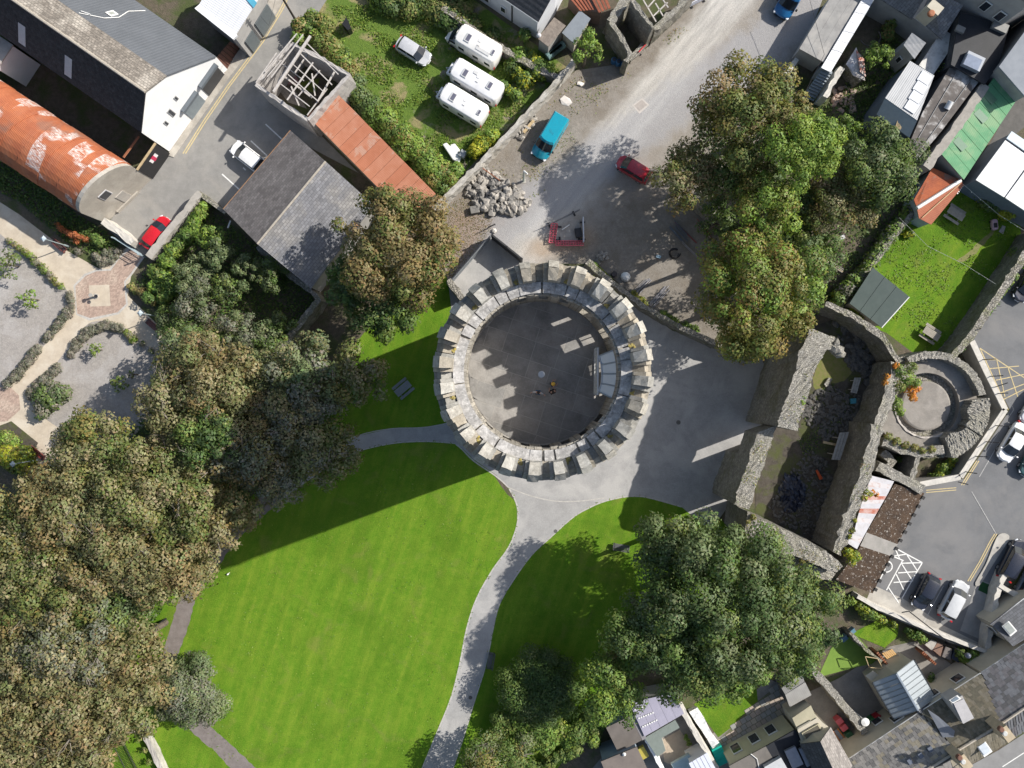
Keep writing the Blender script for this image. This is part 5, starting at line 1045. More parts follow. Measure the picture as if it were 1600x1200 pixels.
t = house('rust_roof_outhouse', 'outhouse with a rusty red roof and white ridge flashing', [[(1458, 264, 3), (1500, 281, 3), (1505, 288, 3), (1455, 350, 2.6), (1436, 340, 2.6), (1430, 312, 3)]], [], 'building', mat('blue outhouse wall', (.35, .42, .46), (.3, .36, .4), 1))
MB().slab(PL([(1457, 262, 3.0), (1501, 281, 3.3), (1433, 325, 3.3), (1428, 312, 3.0)]), .08).build('roof_slope', RUSTY, t); MB().slab(PL([(1501, 282, 3.28), (1506, 289, 3.0), (1455, 351, 2.7), (1436, 341, 2.7), (1433, 326, 3.28)]), .08).build('roof_slope', mat('terracotta roof', (.40, .145, .085), (.34, .12, .07), 1, .8, .3, wave=(R(-25), .18, .5)), t)
MB().tube(P(1501, 282, 3.36), P(1433, 325, 3.36), .2, .2, 6).build('ridge_flashing', WINF, t); MB().tube(P(1500, 287, 3.2), P(1441, 340, 2.8), .05).build('cable_line', flat('tan cable', (.6, .45, .25), .6), t)
mb = strips(t, 'white_slat', P(1492, 300, 2.9), P(1503, 286, 2.9), P(1506, 290, 2.85), P(1496, 304, 2.85), 5, [WINF], .05, .1, .0)
t = house('white_sheet_hall', 'hall with two broad white roof panels at the right edge', [[(1526, 281, 4), (1581, 206, 4), (1650, 245, 4), (1650, 350, 4), (1600, 326, 4)]], [('roof_panel', [(1525, 281, 4.1), (1571, 219, 4.3), (1612, 248, 4.3), (1569, 308, 4.1)], WHITE, 0, .12), ('roof_panel', [(1571, 309, 4.1), (1614, 250, 4.3), (1660, 282, 4.3), (1618, 340, 4.1)], WHITE, 0, .12), ('roof_panel', [(1573, 216, 4.3), (1581, 205, 4.3), (1665, 262, 4.3), (1656, 274, 4.3)], mat('pale blue sheet', (.62, .70, .76), (.56, .64, .70), 1), 0, .12)], 'building', mat('steel blue wall', (.16, .19, .24), (.13, .16, .2), 1))
t = house('slate_blue_house', 'grey-blue rendered house end at the right edge', [[(1562, 105, 6), (1640, 0, 6), (1700, 40, 6), (1605, 150, 6)]], [('roof', [(1561, 104, 6.1), (1640, -4, 6.1), (1700, 40, 6.1), (1603, 152, 6.1)], mat('grey blue render', (.26, .28, .31), (.22, .24, .27), .8), 0, .2)], 'building', GREYR)
t = house('corner_house', 'grey house corner with dark windows at the top right', [[(1525, -50, 9.5), (1610, 8, 9.5), (1690, -30, 9.5), (1640, -110, 9.5)]], [('roof', [(1523, -52, 9.6), (1612, 8, 9.6), (1694, -30, 9.6), (1640, -115, 9.6)], mat('dull tiles', (.2, .2, .21), (.16, .16, .17), 1), 0, .2)], 'building', GREYR)
a, b = P(1525, -50, 9.5), P(1610, 8, 9.5); win(t, a, b, .5, .63, 5.4, 6.8); win(t, a, b, .78, .91, 5.4, 6.8)
# --- green felt shed in the garden
t = house('garden_shed', 'square garden shed with a dark green felt roof', [[(1364, 420, 2.5), (1419, 463, 2.5), (1377, 510, 2.3), (1329, 474, 2.3)]], [('roof', [(1364, 418, 2.65), (1420, 463, 2.65), (1377, 511.5, 2.4), (1327.5, 474, 2.4)], mat('green felt', (.082, .105, .098), (.072, .094, .088), 1.0, .9, .15), 0, .1)], 'shed', WOODG)
for k in (.33, .66): MB().tube(P(1364, 418, 2.66).lerp(P(1420, 463, 2.66), k), P(1327.5, 474, 2.41).lerp(P(1377, 511.5, 2.41), k), .03, .03, 4).build('felt_seam', flat('felt lap', (.06, .078, .074), .9), t)
MB().tube(P(1420.5, 464, 2.62), P(1377.5, 512, 2.38), .07).build('white_trim', WINF, t)
# --- sheds against the ruin
t = house('sheet_roof_store', 'narrow store with a white rust-streaked sheet roof against ruin', [[(1361, 744, 3.4), (1395, 752, 3.4), (1380, 784, 3.3), (1354, 829, 3.2), (1339, 857, 3.2), (1324, 847, 3.2), (1337, 807, 3.3), (1345, 786, 3.4)]], [], 'shed', RUBD)
WR = [mat('rust streaked sheet', (.54, .54, .575), (.46, .445, .46), 1.6, .7, .3, wave=(R(-20), .12, .6)), mat('rusted sheet', (.38, .12, .075), (.5, .34, .31), 1.6, .8, .3), mat('rust streaked sheet b', (.52, .50, .51), (.42, .27, .23), 1.8, .7, .3, lo=.5, hi=.7)]
el = [(1361, 743, 3.6), (1352, 768, 3.6), (1346, 788, 3.6), (1340, 808, 3.5), (1335, 830, 3.5), (1323, 848, 3.4)]; er = [(1397, 752, 3.4), (1388, 770, 3.4), (1379, 786, 3.4), (1364, 812, 3.3), (1354, 830, 3.3), (1339, 858, 3.2)]
k = 0
for i in range(5):
    for s in range(3):
        a0, a1 = s/3, (s+1)/3; L0, L1 = P(*el[i]).lerp(P(*el[i+1]), a0), P(*el[i]).lerp(P(*el[i+1]), a1); R0, R1 = P(*er[i]).lerp(P(*er[i+1]), a0), P(*er[i]).lerp(P(*er[i+1]), a1)
        MB().slab([L0, L1, R1, R0], .05).build('roof_sheet', WR[1] if k in (4, 7) else (WR[2] if k % 4 == 1 else WR[0]), t); k += 1
MOSSB = mat('brown moss sheet', (.085, .055, .036), (.05, .035, .026), 1.1, .95, .9, (.46, .43, .39), 4.6, speck=.3, lo3=.59, hi3=.66, bdist=.12)
t = house('mossy_roof_store', 'low store roof covered in brown moss beside the car park', [[(1398, 757, 3), (1444, 770, 3), (1364, 926, 3), (1308, 906, 3), (1340, 862, 3), (1362, 816, 3)]], [], 'shed', RUBD)
el = [(1398, 756), (1380, 788), (1364, 815), (1354, 832), (1341, 860), (1322, 885), (1306, 906)]; er = [(1446, 771), (1432, 798), (1418, 825), (1404, 851), (1391, 876), (1378, 901), (1365, 928)]
for i in range(6):
    for s in range(4):
        a0, a1 = s/4, (s+1)/4; lp = lambda e, q: P(*e[i], 3.2).lerp(P(*e[i+1], 3.2), q)
        bare = (i == 3 and s in (0, 1, 2)); MB().slab([lp(el, a0), lp(el, a1), lp(er, a1)-Vector((0, 0, .2)), lp(er, a0)-Vector((0, 0, .2))], .08+.03*(s % 2)).build('roof_sheet', mat('bare cement sheet', (.33, .31, .29), (.26, .25, .23), 1.2) if bare else MOSSB, t)
    for s in range(2):
        q = P(*er[i], 3.05).lerp(P(*er[i+1], 3.05), .25+.5*s); MB().box(q, (.35, .3, .14), R(60)).build('sheet_edge_tooth', flat('black sheet edge', (.02, .02, .02), .7), t)  # black blocks drawn for the toothed edge of the corrugated sheets
# ================================================================ LOWER RIGHT TERRACE AND BACK YARDS
SL_A = [mat('slate '+k, c, tuple(x*.75 for x in c), 2.5, .75, .4, speck=.12) for k, c in (('pale', (.30, .285, .265)), ('grey', (.235, .225, .215)), ('dim', (.17, .165, .16)), ('lichen', (.29, .26, .20)))]
SL_B = [mat('slate '+k, c, tuple(x*.75 for x in c), 2.5, .6, .4) for k, c in (('blue', (.16, .165, .18)), ('violet', (.14, .135, .145)), ('soot', (.10, .10, .105)))]
SL_M = [mat('slate '+k, c, tuple(x*.7 for x in c), 2.5, .8, .4) for k, c in (('moss', (.17, .15, .11)), ('mossd', (.13, .12, .09)), ('mossg', (.20, .18, .14)))]
UNDER = mat('roof underlay', (.05, .05, .052), (.035, .035, .037), 2)
def terrace(name, label, q, ms, cols, rows, wm, extra=None):
    """q: NW eaves left, NW eaves right, ridge right, ridge left, SE eaves right, SE eaves left (px, z from list)"""
    ze, zr = 4.2, 6.9; e0, e1, r1, r0, s1, s0 = [P(a[0], a[1], z) for a, z in zip(q, (ze, ze, zr, zr, ze, ze))]
    c = (e0+e1+s0+s1)/4; t = T(name, label, 'house', (c.x, c.y, 0))
    MB().prism(inset([e0, e1, r1, s1, s0, r0], .15), 0, [v.z-.2 for v in (e0, e1, r1, s1, s0, r0)]).build('wall', wm, t)
    b1 = MB().slab([e0, e1, r1, r0], .14).build('roof_slope', UNDER, t); b2 = MB().slab([r0, r1, s1, s0], .14).build('roof_slope', UNDER, t)
    tiles(b1, 'slate', e0, e1, r1, r0, cols, rows, ms); tiles(b2, 'slate', s0, s1, r1, r0, cols, max(2, rows//6), ms)
    MB().tube(r0+Vector((0, 0, .08)), r1+Vector((0, 0, .08)), .13).build('ridge_cap', mat('ridge tiles', (.42, .38, .32)), t)
    MB().tube(e0-Vector((0, 0, .05)), e1-Vector((0, 0, .05)), .08).build('gutter', WINF, t)
    return t, e0, e1, r1, r0, s1, s0
hA, e0, e1, *_ = terrace('terrace_house', 'terraced house with thick mossy stone slates', [(1318, 1192), (1436, 1114), (1495, 1173), (1378, 1247), (1514, 1195), (1400, 1272)], SL_A, 21, 12, CREAM)
win(hA, e0, e1, .72, .86, 2.2, 3.4); win(hA, e0, e1, .55, .66, .8, 2.0)
for x, y in ((1453, 1170), (1438, 1180), (1421, 1189)): MB().box(P(x, y, 6.15), (.45, .55, .3), R(35)).build('roof_vent', flat('slate vent', (.12, .14, .18), .5), hA)
hB, e0, e1, *_ = terrace('terrace_house', 'terraced house with patched slates and a lead dormer', [(1437, 1113.5), (1533, 1052), (1562, 1131), (1496, 1172), (1586, 1150), (1515, 1194)], SL_M, 20, 11, CREAM)
win(hB, e0, e1, .28, .42, 2.2, 3.3); win(hB, e0, e1, .66, .82, 2.2, 3.4)
MB().slab(PL([(1449, 1108, 4.75), (1467, 1120, 5.3), (1492, 1142, 6.2), (1490, 1152, 6.35), (1473, 1152, 6.0)]), .02).build('new_slate_patch', mat('new slate', (.20, .215, .245), (.18, .19, .215), 1, .6, .2), hB)
dm = MB().prism(PL([(1482, 1095, 5.8), (1500, 1084, 5.8), (1521, 1122, 6.4), (1505, 1131, 6.4)]), 4.2, 6.2).build('dormer', GREYR, hB)
MB().slab(PL([(1490, 1099, 6.3), (1506, 1092, 6.3), (1522, 1122, 6.5), (1505, 1131, 6.5)]), .08).build('dormer_roof', flat('lead roof', (.42, .41, .42), .5), dm)
wq = MB().slab(PL([(1483, 1094, 6.22), (1496, 1086, 6.22), (1502, 1092, 6.27), (1489, 1099, 6.27)]), .06).build('dormer_window', WINF, dm); MB().slab(PL([(1486, 1094, 6.28), (1495, 1088, 6.28), (1499, 1092, 6.33), (1490, 1097, 6.33)]), .03).build('pane', glassy('dormer pane', (.18, .22, .26)), wq)
k_ = MB().box(P(1538, 1170, 5.85), (1.0, 1.3, .16), R(35), ).build('skylight', WINF, hB); MB().box(P(1538, 1170, 5.96), (.8, 1.05, .06), R(35)).build('pane', glassy('sky pane b', (.5, .55, .6)), k_)
hC, e0, e1, *_ = terrace('terrace_house', 'terraced house with dark blue slates at the right edge', [(1534, 1051.5), (1668, 962), (1668, 1060), (1563, 1131), (1668, 1098), (1587, 1149)], SL_B, 24, 11, CREAM)
for x, y, hh in ((1496, 1182, hA), (1561, 1138, hB)):
    c_ = MB().box(P(x, y, 7.4), (1.5, .9, 2.6), R(128)).build('chimney', mat('buff chimney', (.46, .38, .27), (.37, .31, .22), 2), hh)
    MB().lathe(P(x+1, y, 8.7), [(.28, 0), (.26, .35), (.18, .38)], 10).build('chimney_pot', flat('sooty pot', (.16, .075, .05), .8), c_)
    MB().lathe(P(x+6, y+6, 8.7), [(.18, 0), (.26, .35), (.2, .4)], 10).build('chimney_pot', flat('pale pot', (.5, .5, .48), .6), c_)
t = house('rear_wing', 'dark slate rear wing with a single skylight', [[(1549, 975, 3.0), (1600, 936, 3.0), (1652, 902, 3.0), (1652, 968, 3.8), (1583, 1009, 3.8)]], [('roof_slope', [(1548, 975, 3.1), (1600, 935, 3.1), (1654, 900, 3.1), (1654, 968, 4.0), (1583, 1010, 4.0)], mat('rear slate', (.13, .135, .15), (.10, .105, .115), 1.2, .6, .5, brick=(R(36), .45, .28, (.06, .06, .065), .02)), 0, .15)], 'building', CREAM)
MB().tube(P(1548, 976, 3.05), P(1600, 935, 3.05), .07).build('gutter', WINF, t)
s_ = MB().box(P(1577, 982, 3.75), (.9, 1.35, .16), R(-140)).build('skylight', WINF, t); MB().box(P(1577, 982, 3.85), (.68, 1.1, .06), R(-140)).build('pane', glassy('sky pane', (.3, .32, .3)), s_)
a, b = P(1549, 975, 3.0), P(1583, 1009, 3.8); win(t, a, b, .3, .6, 1.2, 2.3)
# zinc standing-seam extension
t = house('zinc_extension', 'back extension with a pale standing-seam metal gable roof', [[(1365, 1066, 3.0), (1400, 1053, 4.4), (1427, 1032, 3.0), (1461, 1090, 3.0), (1434, 1110, 4.4), (1398, 1123, 3.0)]], [], 'extension', CREAM)
ZN = mat('zinc sheet', (.27, .305, .33), (.245, .28, .305), .8, .45, .1, spec=.5); ZD = mat('zinc sheet shaded', (.30, .34, .37), (.27, .31, .335), .8, .45, .1, spec=.5)  # one metal in two tones, set by how sun falls on each slope
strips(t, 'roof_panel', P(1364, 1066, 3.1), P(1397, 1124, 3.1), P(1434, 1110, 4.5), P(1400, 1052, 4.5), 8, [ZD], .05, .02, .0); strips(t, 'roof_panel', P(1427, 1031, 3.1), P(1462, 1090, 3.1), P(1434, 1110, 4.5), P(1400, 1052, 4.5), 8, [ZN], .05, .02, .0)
for i in range(9):
    u = i/8; MB().tube(P(1364, 1066, 3.13).lerp(P(1397, 1124, 3.13), u), P(1400, 1052, 4.53).lerp(P(1434, 1110, 4.53), u), .025, .025, 4).build('seam', STEEL, t); MB().tube(P(1427, 1031, 3.13).lerp(P(1462, 1090, 3.13), u), P(1400, 1052, 4.53).lerp(P(1434, 1110, 4.53), u), .025, .025, 4).build('seam', STEEL, t)
MB().tube(P(1400, 1052, 4.56), P(1434, 1110, 4.56), .14, .14, 6).build('ridge_cap', flat('ridge zinc', (.22, .26, .31), .4), t)
for a, b in (((1363, 1067), (1397, 1125)), ((1428, 1031), (1463, 1091))): MB().tube(P(*a, 3.05), P(*b, 3.05), .09).build('gutter', flat('black gutter', (.03, .035, .04), .4), t)
MB().slab(PL([(1435, 1111, 4.45), (1463, 1091, 3.2), (1458, 1103, 3.3), (1440, 1116, 4.4)]), .08).build('lead_valley', flat('lead valley', (.07, .08, .10), .5), t)
# narrow gabled house between the yards
SLD = mat('dark slate slope', (.075, .078, .085), (.055, .058, .062), 2, .7, .6, speck=.3, brick=(R(-65), .4, .25, (.03, .03, .03), .02)); SLG = mat('grey slate slope', (.27, .25, .235), (.2, .185, .175), 2.4, .85, .6, speck=.25, brick=(R(-65), .4, .25, (.13, .12, .11), .02))  # one roof in two tones: dark left slope, grey right slope
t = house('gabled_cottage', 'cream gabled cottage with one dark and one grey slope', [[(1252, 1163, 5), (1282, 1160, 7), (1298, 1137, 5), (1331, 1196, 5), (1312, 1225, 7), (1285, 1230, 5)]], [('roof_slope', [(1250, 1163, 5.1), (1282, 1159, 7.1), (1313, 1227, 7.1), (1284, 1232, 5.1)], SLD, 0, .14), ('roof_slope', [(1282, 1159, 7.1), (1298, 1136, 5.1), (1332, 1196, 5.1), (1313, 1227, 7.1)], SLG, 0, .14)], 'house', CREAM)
t = house('sunroom', 'cream rear sunroom with a yellowed plastic roof', [[(1238, 1122, 3.6), (1267, 1102, 3.6), (1282, 1130, 4.4), (1297, 1137, 4.4), (1282, 1158, 4.4), (1252, 1160, 4.4)]], [('roof_panel', [(1238, 1122, 3.9), (1267, 1102, 3.9), (1276, 1122, 4.3), (1246, 1140, 4.3)], mat('yellowed plastic', (.50, .46, .33), (.43, .395, .28), 1.1, .5, .2, wave=(R(30), .1, .5)), 0, .06), ('roof_flat', [(1246, 1140, 4.42), (1276, 1122, 4.42), (1296, 1137, 4.5), (1282, 1158, 4.5), (1253, 1161, 4.5)], CREAM, 0, .1)], 'extension', CREAM)
f_ = MB().box(P(1269, 1144, 4.6), (2.0, .95, .2), R(30)).build('roof_window', mat('yellowed plastic', (.5, .46, .33)), t); MB().box(P(1269, 1144, 4.72), (1.7, .65, .06), R(30)).build('pane', glassy('brown pane', (.12, .11, .09)), f_)
MB().box(P(1257, 1133, 4.35), (1.6, .3, .12), R(30)).build('roof_vent', flat('dull vent', (.25, .24, .2), .6), t)
# black-roofed house at the bottom edge and its row of cream windows
t = house('black_roof_house', 'house with a black flat roof at the bottom edge', [[(1140, 1196, 4), (1243, 1140, 4), (1256, 1165, 4), (1290, 1235, 4), (1170, 1260, 4)]], [('roof', [(1139, 1197, 4.1), (1197, 1166, 4.1), (1214, 1195, 4.1), (1180, 1250, 4.1), (1160, 1240, 4.1)], mat('brown felt', (.17, .155, .14), (.14, .13, .118), 1), 0, .15), ('roof', [(1197, 1166, 4.12), (1243, 1140, 4.12), (1258, 1168, 4.12), (1292, 1237, 4.12), (1214, 1240, 4.12), (1214, 1195, 4.12)], mat('black felt', (.02, .022, .028), (.016, .018, .023), 1, .7), 0, .15)], 'house', mat('cream wall', (.52, .485, .36), (.46, .43, .32), .8))
a, b = P(1140, 1196, 4), P(1243, 1140, 4)
for u in (.12, .40, .66): win(t, a, b, u, u+.14, .9, 2.6)
for x, y in ((1240, 1183), (1262, 1180)): MB().box(P(x, y, 4.35), (1.2, 2.0, .3), R(25)).build('skylight', flat('grey skylight', (.24, .25, .29), .4), t)
MB().box(P(1212, 1200, 4.45), (2.0, 1.6, .5), R(30)).build('roof_lantern', flat('pale lantern', (.5, .51, .52), .4), t)
MB().poly_tube([P(1173, 1178, 4.2), P(1183, 1186, 4.2), P(1187, 1205, 4.2)], .04).build('roof_cable', WINF, t)
# lilac-roofed extension, brown felt roofs, courtyard
t = house('lilac_roof_extension', 'extension with a lilac ribbed sheet roof below the trees', [[(984, 1098, 3.4), (1053, 1084, 3.4), (1068, 1115, 3.2), (1007, 1150, 3.2)]], [], 'extension', GREYR)
strips(t, 'roof_sheet', P(983, 1098, 3.5), P(1053, 1083, 3.5), P(1069, 1115, 3.3), P(1007, 1151, 3.3), 5, [mat('lilac sheet', (.36, .345, .43), (.32, .31, .385), .8, .55, .3, wave=(R(30), .12, .5))], .06, .004, .006)
for r_ in range(3):
    for k in range(7 if r_ else 4):
        q = lerp4(P(983, 1098, 3.56), P(1053, 1083, 3.56), P(1069, 1115, 3.36), P(1007, 1151, 3.36), .06+.055*k, .22+.26*r_); MB().box(q, (.16, .16, .05), R(30)).build('fixing', WINF, t)
BF = mat('brown felt roof', (.16, .142, .13), (.135, .12, .11), .9, .85, .2, wave=(R(60), 1.1, .15))
t = house('brown_roof_extension', 'low extension with a brown-grey felt roof by the hedge', [[(948, 1137, 3), (985, 1120, 3), (1003, 1156, 3), (966, 1175, 3)]], [('roof', [(947, 1137, 3.1), (985, 1119, 3.1), (1004, 1156, 3.1), (966, 1176, 3.1)], BF, 0, .12), ('valley', [(985, 1119, 3.12), (991, 1117, 3.12), (1010, 1153, 3.12), (1004, 1157, 3.12)], flat('valley grey', (.22, .21, .22), .6), 0, .1)], 'extension', mat('blue wall', (.30, .36, .42), (.26, .31, .37), 1))
t = house('brown_roof_house', 'house with a plain brown roof at the bottom edge', [[(940, 1190, 4), (995, 1168, 4), (1015, 1210, 4), (960, 1240, 4)]], [('roof', [(939, 1190, 4.1), (995, 1167, 4.1), (1016, 1211, 4.1), (960, 1242, 4.1)], mat('brown roof b', (.175, .15, .135), (.145, .125, .115), .9, .85, .2), 0, .14)], 'house', mat('blue wall', (.30, .36, .42)))
MB().lathe(P(975, 1178, 4.15), [(.16, 0), (.2, .12), (.05, .25)], 10).build('vent_cowl', WINF, t)
MB().box(P(1003, 1176, 1.6), (1.0, 1.2, .5), R(30)).build('storage_box', flat('yellow box', (.36, .30, .05), .6), label='yellow box in the gap beside the brown roof', cat='box')
t = house('green_lean_to', 'L-shaped grey-green lean-to roof round a sunny courtyard', [[(1008, 1153, 2.6), (1055, 1126, 2.6), (1061, 1137, 2.6), (1034, 1152, 2.6), (1040, 1172, 2.6), (1028, 1182, 2.6)]], [('roof', [(1007, 1153, 2.7), (1055, 1125, 2.7), (1062, 1137, 2.7), (1034, 1153, 2.7), (1040, 1173, 2.7), (1027, 1183, 2.7)], flat('grey green roof', (.185, .215, .195), .6), 0, .1)], 'extension', CREAM)
bwall('white yard wall beside the lilac roof', [(1008, 1152), (1022, 1178), (1040, 1212)], .35, 2.4, WHITE, jz=.0)
sheet('courtyard', [(1035, 1156), (1062, 1140), (1080, 1165), (1060, 1200), (1038, 1190)], mat('tan concrete', (.42, .35, .27), (.35, .29, .225), 1.0))
t = house('ribbed_lean_to', 'white ribbed lean-to at the bottom edge', [[(1077, 1193, 3), (1105, 1177, 3), (1125, 1215, 3), (1095, 1230, 3)]], [], 'extension', WHITE)
strips(t, 'roof_panel', P(1076, 1193, 3.1), P(1105, 1176, 3.1), P(1127, 1216, 3.1), P(1096, 1232, 3.1), 5, [mat('pale blue ribbed', (.60, .63, .72), (.56, .59, .68), 1, .5, .2)], .06, .02, .01)
MB().box(P(1068, 1195, 1.6), (2.2, 1.6, .4), R(30)).build('water_tank', flat('pale teal tank', (.35, .45, .46), .5), label='pale teal tank beside the ribbed lean-to', cat='tank')
# grey shed with a curved sheet roof
t = house('curved_shed', 'grey corrugated shed beside the paved patio', [[(1222, 1075, 2.5), (1254, 1054, 2.5), (1267, 1085, 2.4), (1233, 1104, 2.4)]], [('roof_sheet', [(1221, 1075, 2.7), (1253, 1053, 2.7), (1257, 1065, 2.95), (1227, 1085, 2.95)], mat('grey sheet', (.27, .265, .255), (.23, .225, .215), 1, .6, .3, wave=(R(-60), .2, .5)), 0, .05), ('roof_sheet', [(1227, 1085.5, 2.97), (1258, 1066, 2.97), (1268, 1086, 2.5), (1234, 1105, 2.5)], mat('grey sheet lit', (.31, .305, .29), (.26, .255, .245), 1, .6, .3, wave=(R(-60), .2, .5)), 0, .05)], 'shed', DGREY)  # second slope's sunlight is put into its paler copy of the sheet
# patio slabs, one object each
pat = MB().prism(PL([(1178, 1100), (1215, 1070), (1240, 1092), (1248, 1118), (1150, 1175), (1120, 1160)]), 0, .03).build('patio', mat('patio joint', (.16, .15, .10), (.11, .12, .06), 2), kind='structure')
SLB = [mat('patio slab '+k, c, tuple(x*.85 for x in c), 1.5, .9, .3, speck=.06) for k, c in (('a', (.44, .385, .31)), ('b', (.36, .33, .29)), ('c', (.40, .335, .28)), ('d', (.30, .30, .285)))]
wpat = PL([(1178, 1100), (1215, 1070), (1240, 1092), (1248, 1118), (1150, 1175), (1120, 1160)]); ca, sa = math.cos(R(31)), math.sin(R(31)); o_ = P(1185, 1122)
for i in range(-9, 10):
    for j in range(-7, 8):
        x, y = i*.62+(.3 if j % 2 else 0), j*.62; cx, cy = o_.x+ca*x-sa*y, o_.y+sa*x+ca*y
        if inpoly(np.array([cx]), np.array([cy]), wpat)[0]: MB().box((cx, cy, .05), (.56, .56, .05), R(31)+random.gauss(0, .03)).build('slab', random.choice(SLB), pat)
# small yard things
cf = T('cold_frame', 'row of crumpled white plastic cold frames beside the small lawn', 'cold frame', P(1100, 1140))
CFP = mat('white plastic sheet', (.55, .56, .57), (.33, .35, .37), 1.6, .3, .5, lo=.45, hi=.58)
lf = [(1077, 1113), (1086, 1127), (1096, 1141), (1105, 1155), (1113, 1169)]; rf = [(1090, 1106), (1100, 1121), (1107, 1136), (1114, 1148), (1125, 1162)]
for i in range(4): MB().slab([P(*lf[i], .9), P(*lf[i+1], .9), P(rf[i+1][0], rf[i+1][1], .5), P(*rf[i], .5)], .8).build('panel', CFP, cf)
for i in range(5): MB().tube(P(*lf[i], .95), P(*rf[i], .55), .04).build('frame_bar', WINF, cf)
bx = T('play_table', 'bright turquoise covered table by the white party wall', 'table', P(1123, 1182))
strips(bx, 'panel', P(1112, 1172, 1.1), P(1122, 1199, 1.1), P(1138, 1191, 1.1), P(1127, 1164, 1.1), 3, [flat('turquoise a', (.0, .36, .28), .5), flat('turquoise b', (.0, .52, .42), .5), flat('turquoise c', (.0, .46, .37), .5)], 1.0, .01, .0)
def bin_(label, x, y, col, rz, nm='wheelie_bin', z0=0):
    t_ = T(nm, label, 'bin', P(x, y, z0), rz=rz, local=True)
    b_ = MB(); b_.add([(-.24, -.28, 0), (.24, -.28, 0), (.24, .28, 0), (-.24, .28, 0), (-.29, -.34, .95), (.29, -.34, .95), (.29, .36, .95), (-.29, .36, .95)], [(0, 3, 2, 1), (4, 5, 6, 7), (0, 1, 5, 4), (1, 2, 6, 5), (2, 3, 7, 6), (3, 0, 4, 7)]); b_.build('body', col, t_)
    MB().box((0, .0, 1.0), (.62, .76, .08), rot=Matrix.Rotation(R(4), 3, 'X')).build('lid', col, t_, bevel=.03)
    MB().tube((-.25, .4, .98), (.25, .4, .98), .025).build('handle', dk, t_)
    for s in (-1, 1): MB().tube((s*.22, .34, .1), (s*.28, .34, .1), .1, .1, 10).build('wheel', dk, t_)
    return t_
RED = flat('red plastic', (.42, .025, .035), .4); GRN = flat('green plastic', (.04, .15, .055), .45); PNK = flat('faded red plastic', (.55, .10, .12), .5); DGRN = flat('dark green plastic', (.02, .09, .045), .45)
bin_('bright red wheelie bin beside the green one in the concrete yard', 1366, 1117, RED, R(-60)); bin_('green wheelie bin between the red bin and brown sacks', 1357, 1122, GRN, R(-60))
bin_('faded red bin in the dark yard, upper one', 1306, 1121, PNK, R(-50)); bin_('faded red bin in the dark yard, lower one', 1313, 1131, PNK, R(-50)); bin_('dark green bin below the two faded red bins', 1321, 1142, DGRN, R(-50))
cr_t = T('crate_row', 'row of red plastic crates along the party wall', 'crates', P(1283, 1070))
for k in range(6): MB().box(P(1273+4.6*k, 1055+5.4*k, .3), (.55, .4, .5), R(-50)).build('crate', RED, cr_t)
MB().lathe(P(1336, 1113, .0), [(.1, 0), (.12, 2.3), (.42, 2.32), (.44, 2.5), (.1, 2.6)], 16).build('satellite_dish', WINF, label='round white dish on the long party wall', cat='dish')
ft = T('garden_bench', 'orange-framed bench with grey cushions in the lower yard', 'bench', P(1313, 1155))
strips(ft, 'slat', P(1303, 1143, .5), P(1308, 1140, .5), P(1325, 1162, .5), P(1320, 1166, .5), 2, [flat('grey cushion', (.28, .31, .36), .8)], .1, .02)
for a, b in (((1302, 1143), (1320, 1168)), ((1309, 1139), (1327, 1162))): MB().tube(P(*a, .6), P(*b, .6), .07).build('rail', flat('orange timber', (.55, .22, .06), .5), ft)
for q in ((1302, 1143), (1320, 1168), (1309, 1139), (1327, 1162)): MB().tube(P(*q, 0), P(*q, .6), .05).build('leg', flat('orange timber', (.55, .22, .06), .5), ft)
tb = T('wooden_table', 'golden slatted wooden table in the small back garden', 'table', P(1389, 1022))
strips(tb, 'slat', P(1378, 1021, .75), P(1394, 1014, .75), P(1401, 1022, .75), P(1386, 1030, .75), 6, [mat('golden timber', (.58, .37, .16), (.50, .31, .13), 3)], .05, .04)
for q in ((1379, 1022), (1394, 1015), (1400, 1022), (1387, 1029)): MB().tube(P(*q, 0), P(*q, .7), .05).build('leg', WOODT, tb)
fp = T('board_fence', 'short brown board fence beside the golden table', 'fence', P(1380, 1035)); strips(fp, 'board', P(1369, 1020, 1.7), P(1388, 1042, 1.7), P(1390, 1040, 1.7), P(1372, 1018, 1.7), 8, [mat('fence brown', (.27, .11, .06), (.22, .09, .05), 3)], 1.6, .04)
fp = T('board_fence', 'rust-brown plank fence beside the zinc-roofed extension', 'fence', P(1452, 1030)); strips(fp, 'board', P(1440, 1020, 1.6), P(1462, 1040, 1.6), P(1464, 1037, 1.6), P(1443, 1017, 1.6), 9, [mat('fence rust', (.25, .095, .05), (.2, .075, .04), 3)], 1.5, .04)
for (lab, x, y, m_) in (('grey rattan sofa between table and extension', 1406, 1034, mat('rattan', (.33, .31, .3), (.27, .25, .24), 3)), ('pale rattan sofa in front of the zinc extension', 1392, 1050, mat('rattan pale', (.40, .38, .37), (.33, .31, .3), 3))):
    t_ = T('garden_sofa', lab, 'sofa', P(x, y), rz=R(-40), local=True); MB().box((0, 0, .22), (2.0, .85, .44)).build('seat', m_, t_, bevel=.05); MB().box((0, .42, .45), (2.0, .16, .8)).build('backrest', m_, t_, bevel=.04)
    for s in (-1, 1): MB().box((s*.98, 0, .34), (.16, .85, .6)).build('armrest', m_, t_, bevel=.04)
tr_ = T('white_canopy', 'small cream lean-to canopy at the extension corner', 'canopy', P(1364, 1058)); MB().slab(PL([(1352, 1056, 2.3), (1364, 1048, 2.3), (1379, 1059, 2.4), (1364, 1066, 2.4)]), .06).build('roof', CREAM, tr_)
for q in ((1353, 1056), (1364, 1049)): MB().tube(P(*q, 0), P(*q, 2.25), .05).build('post', WOODT, tr_)
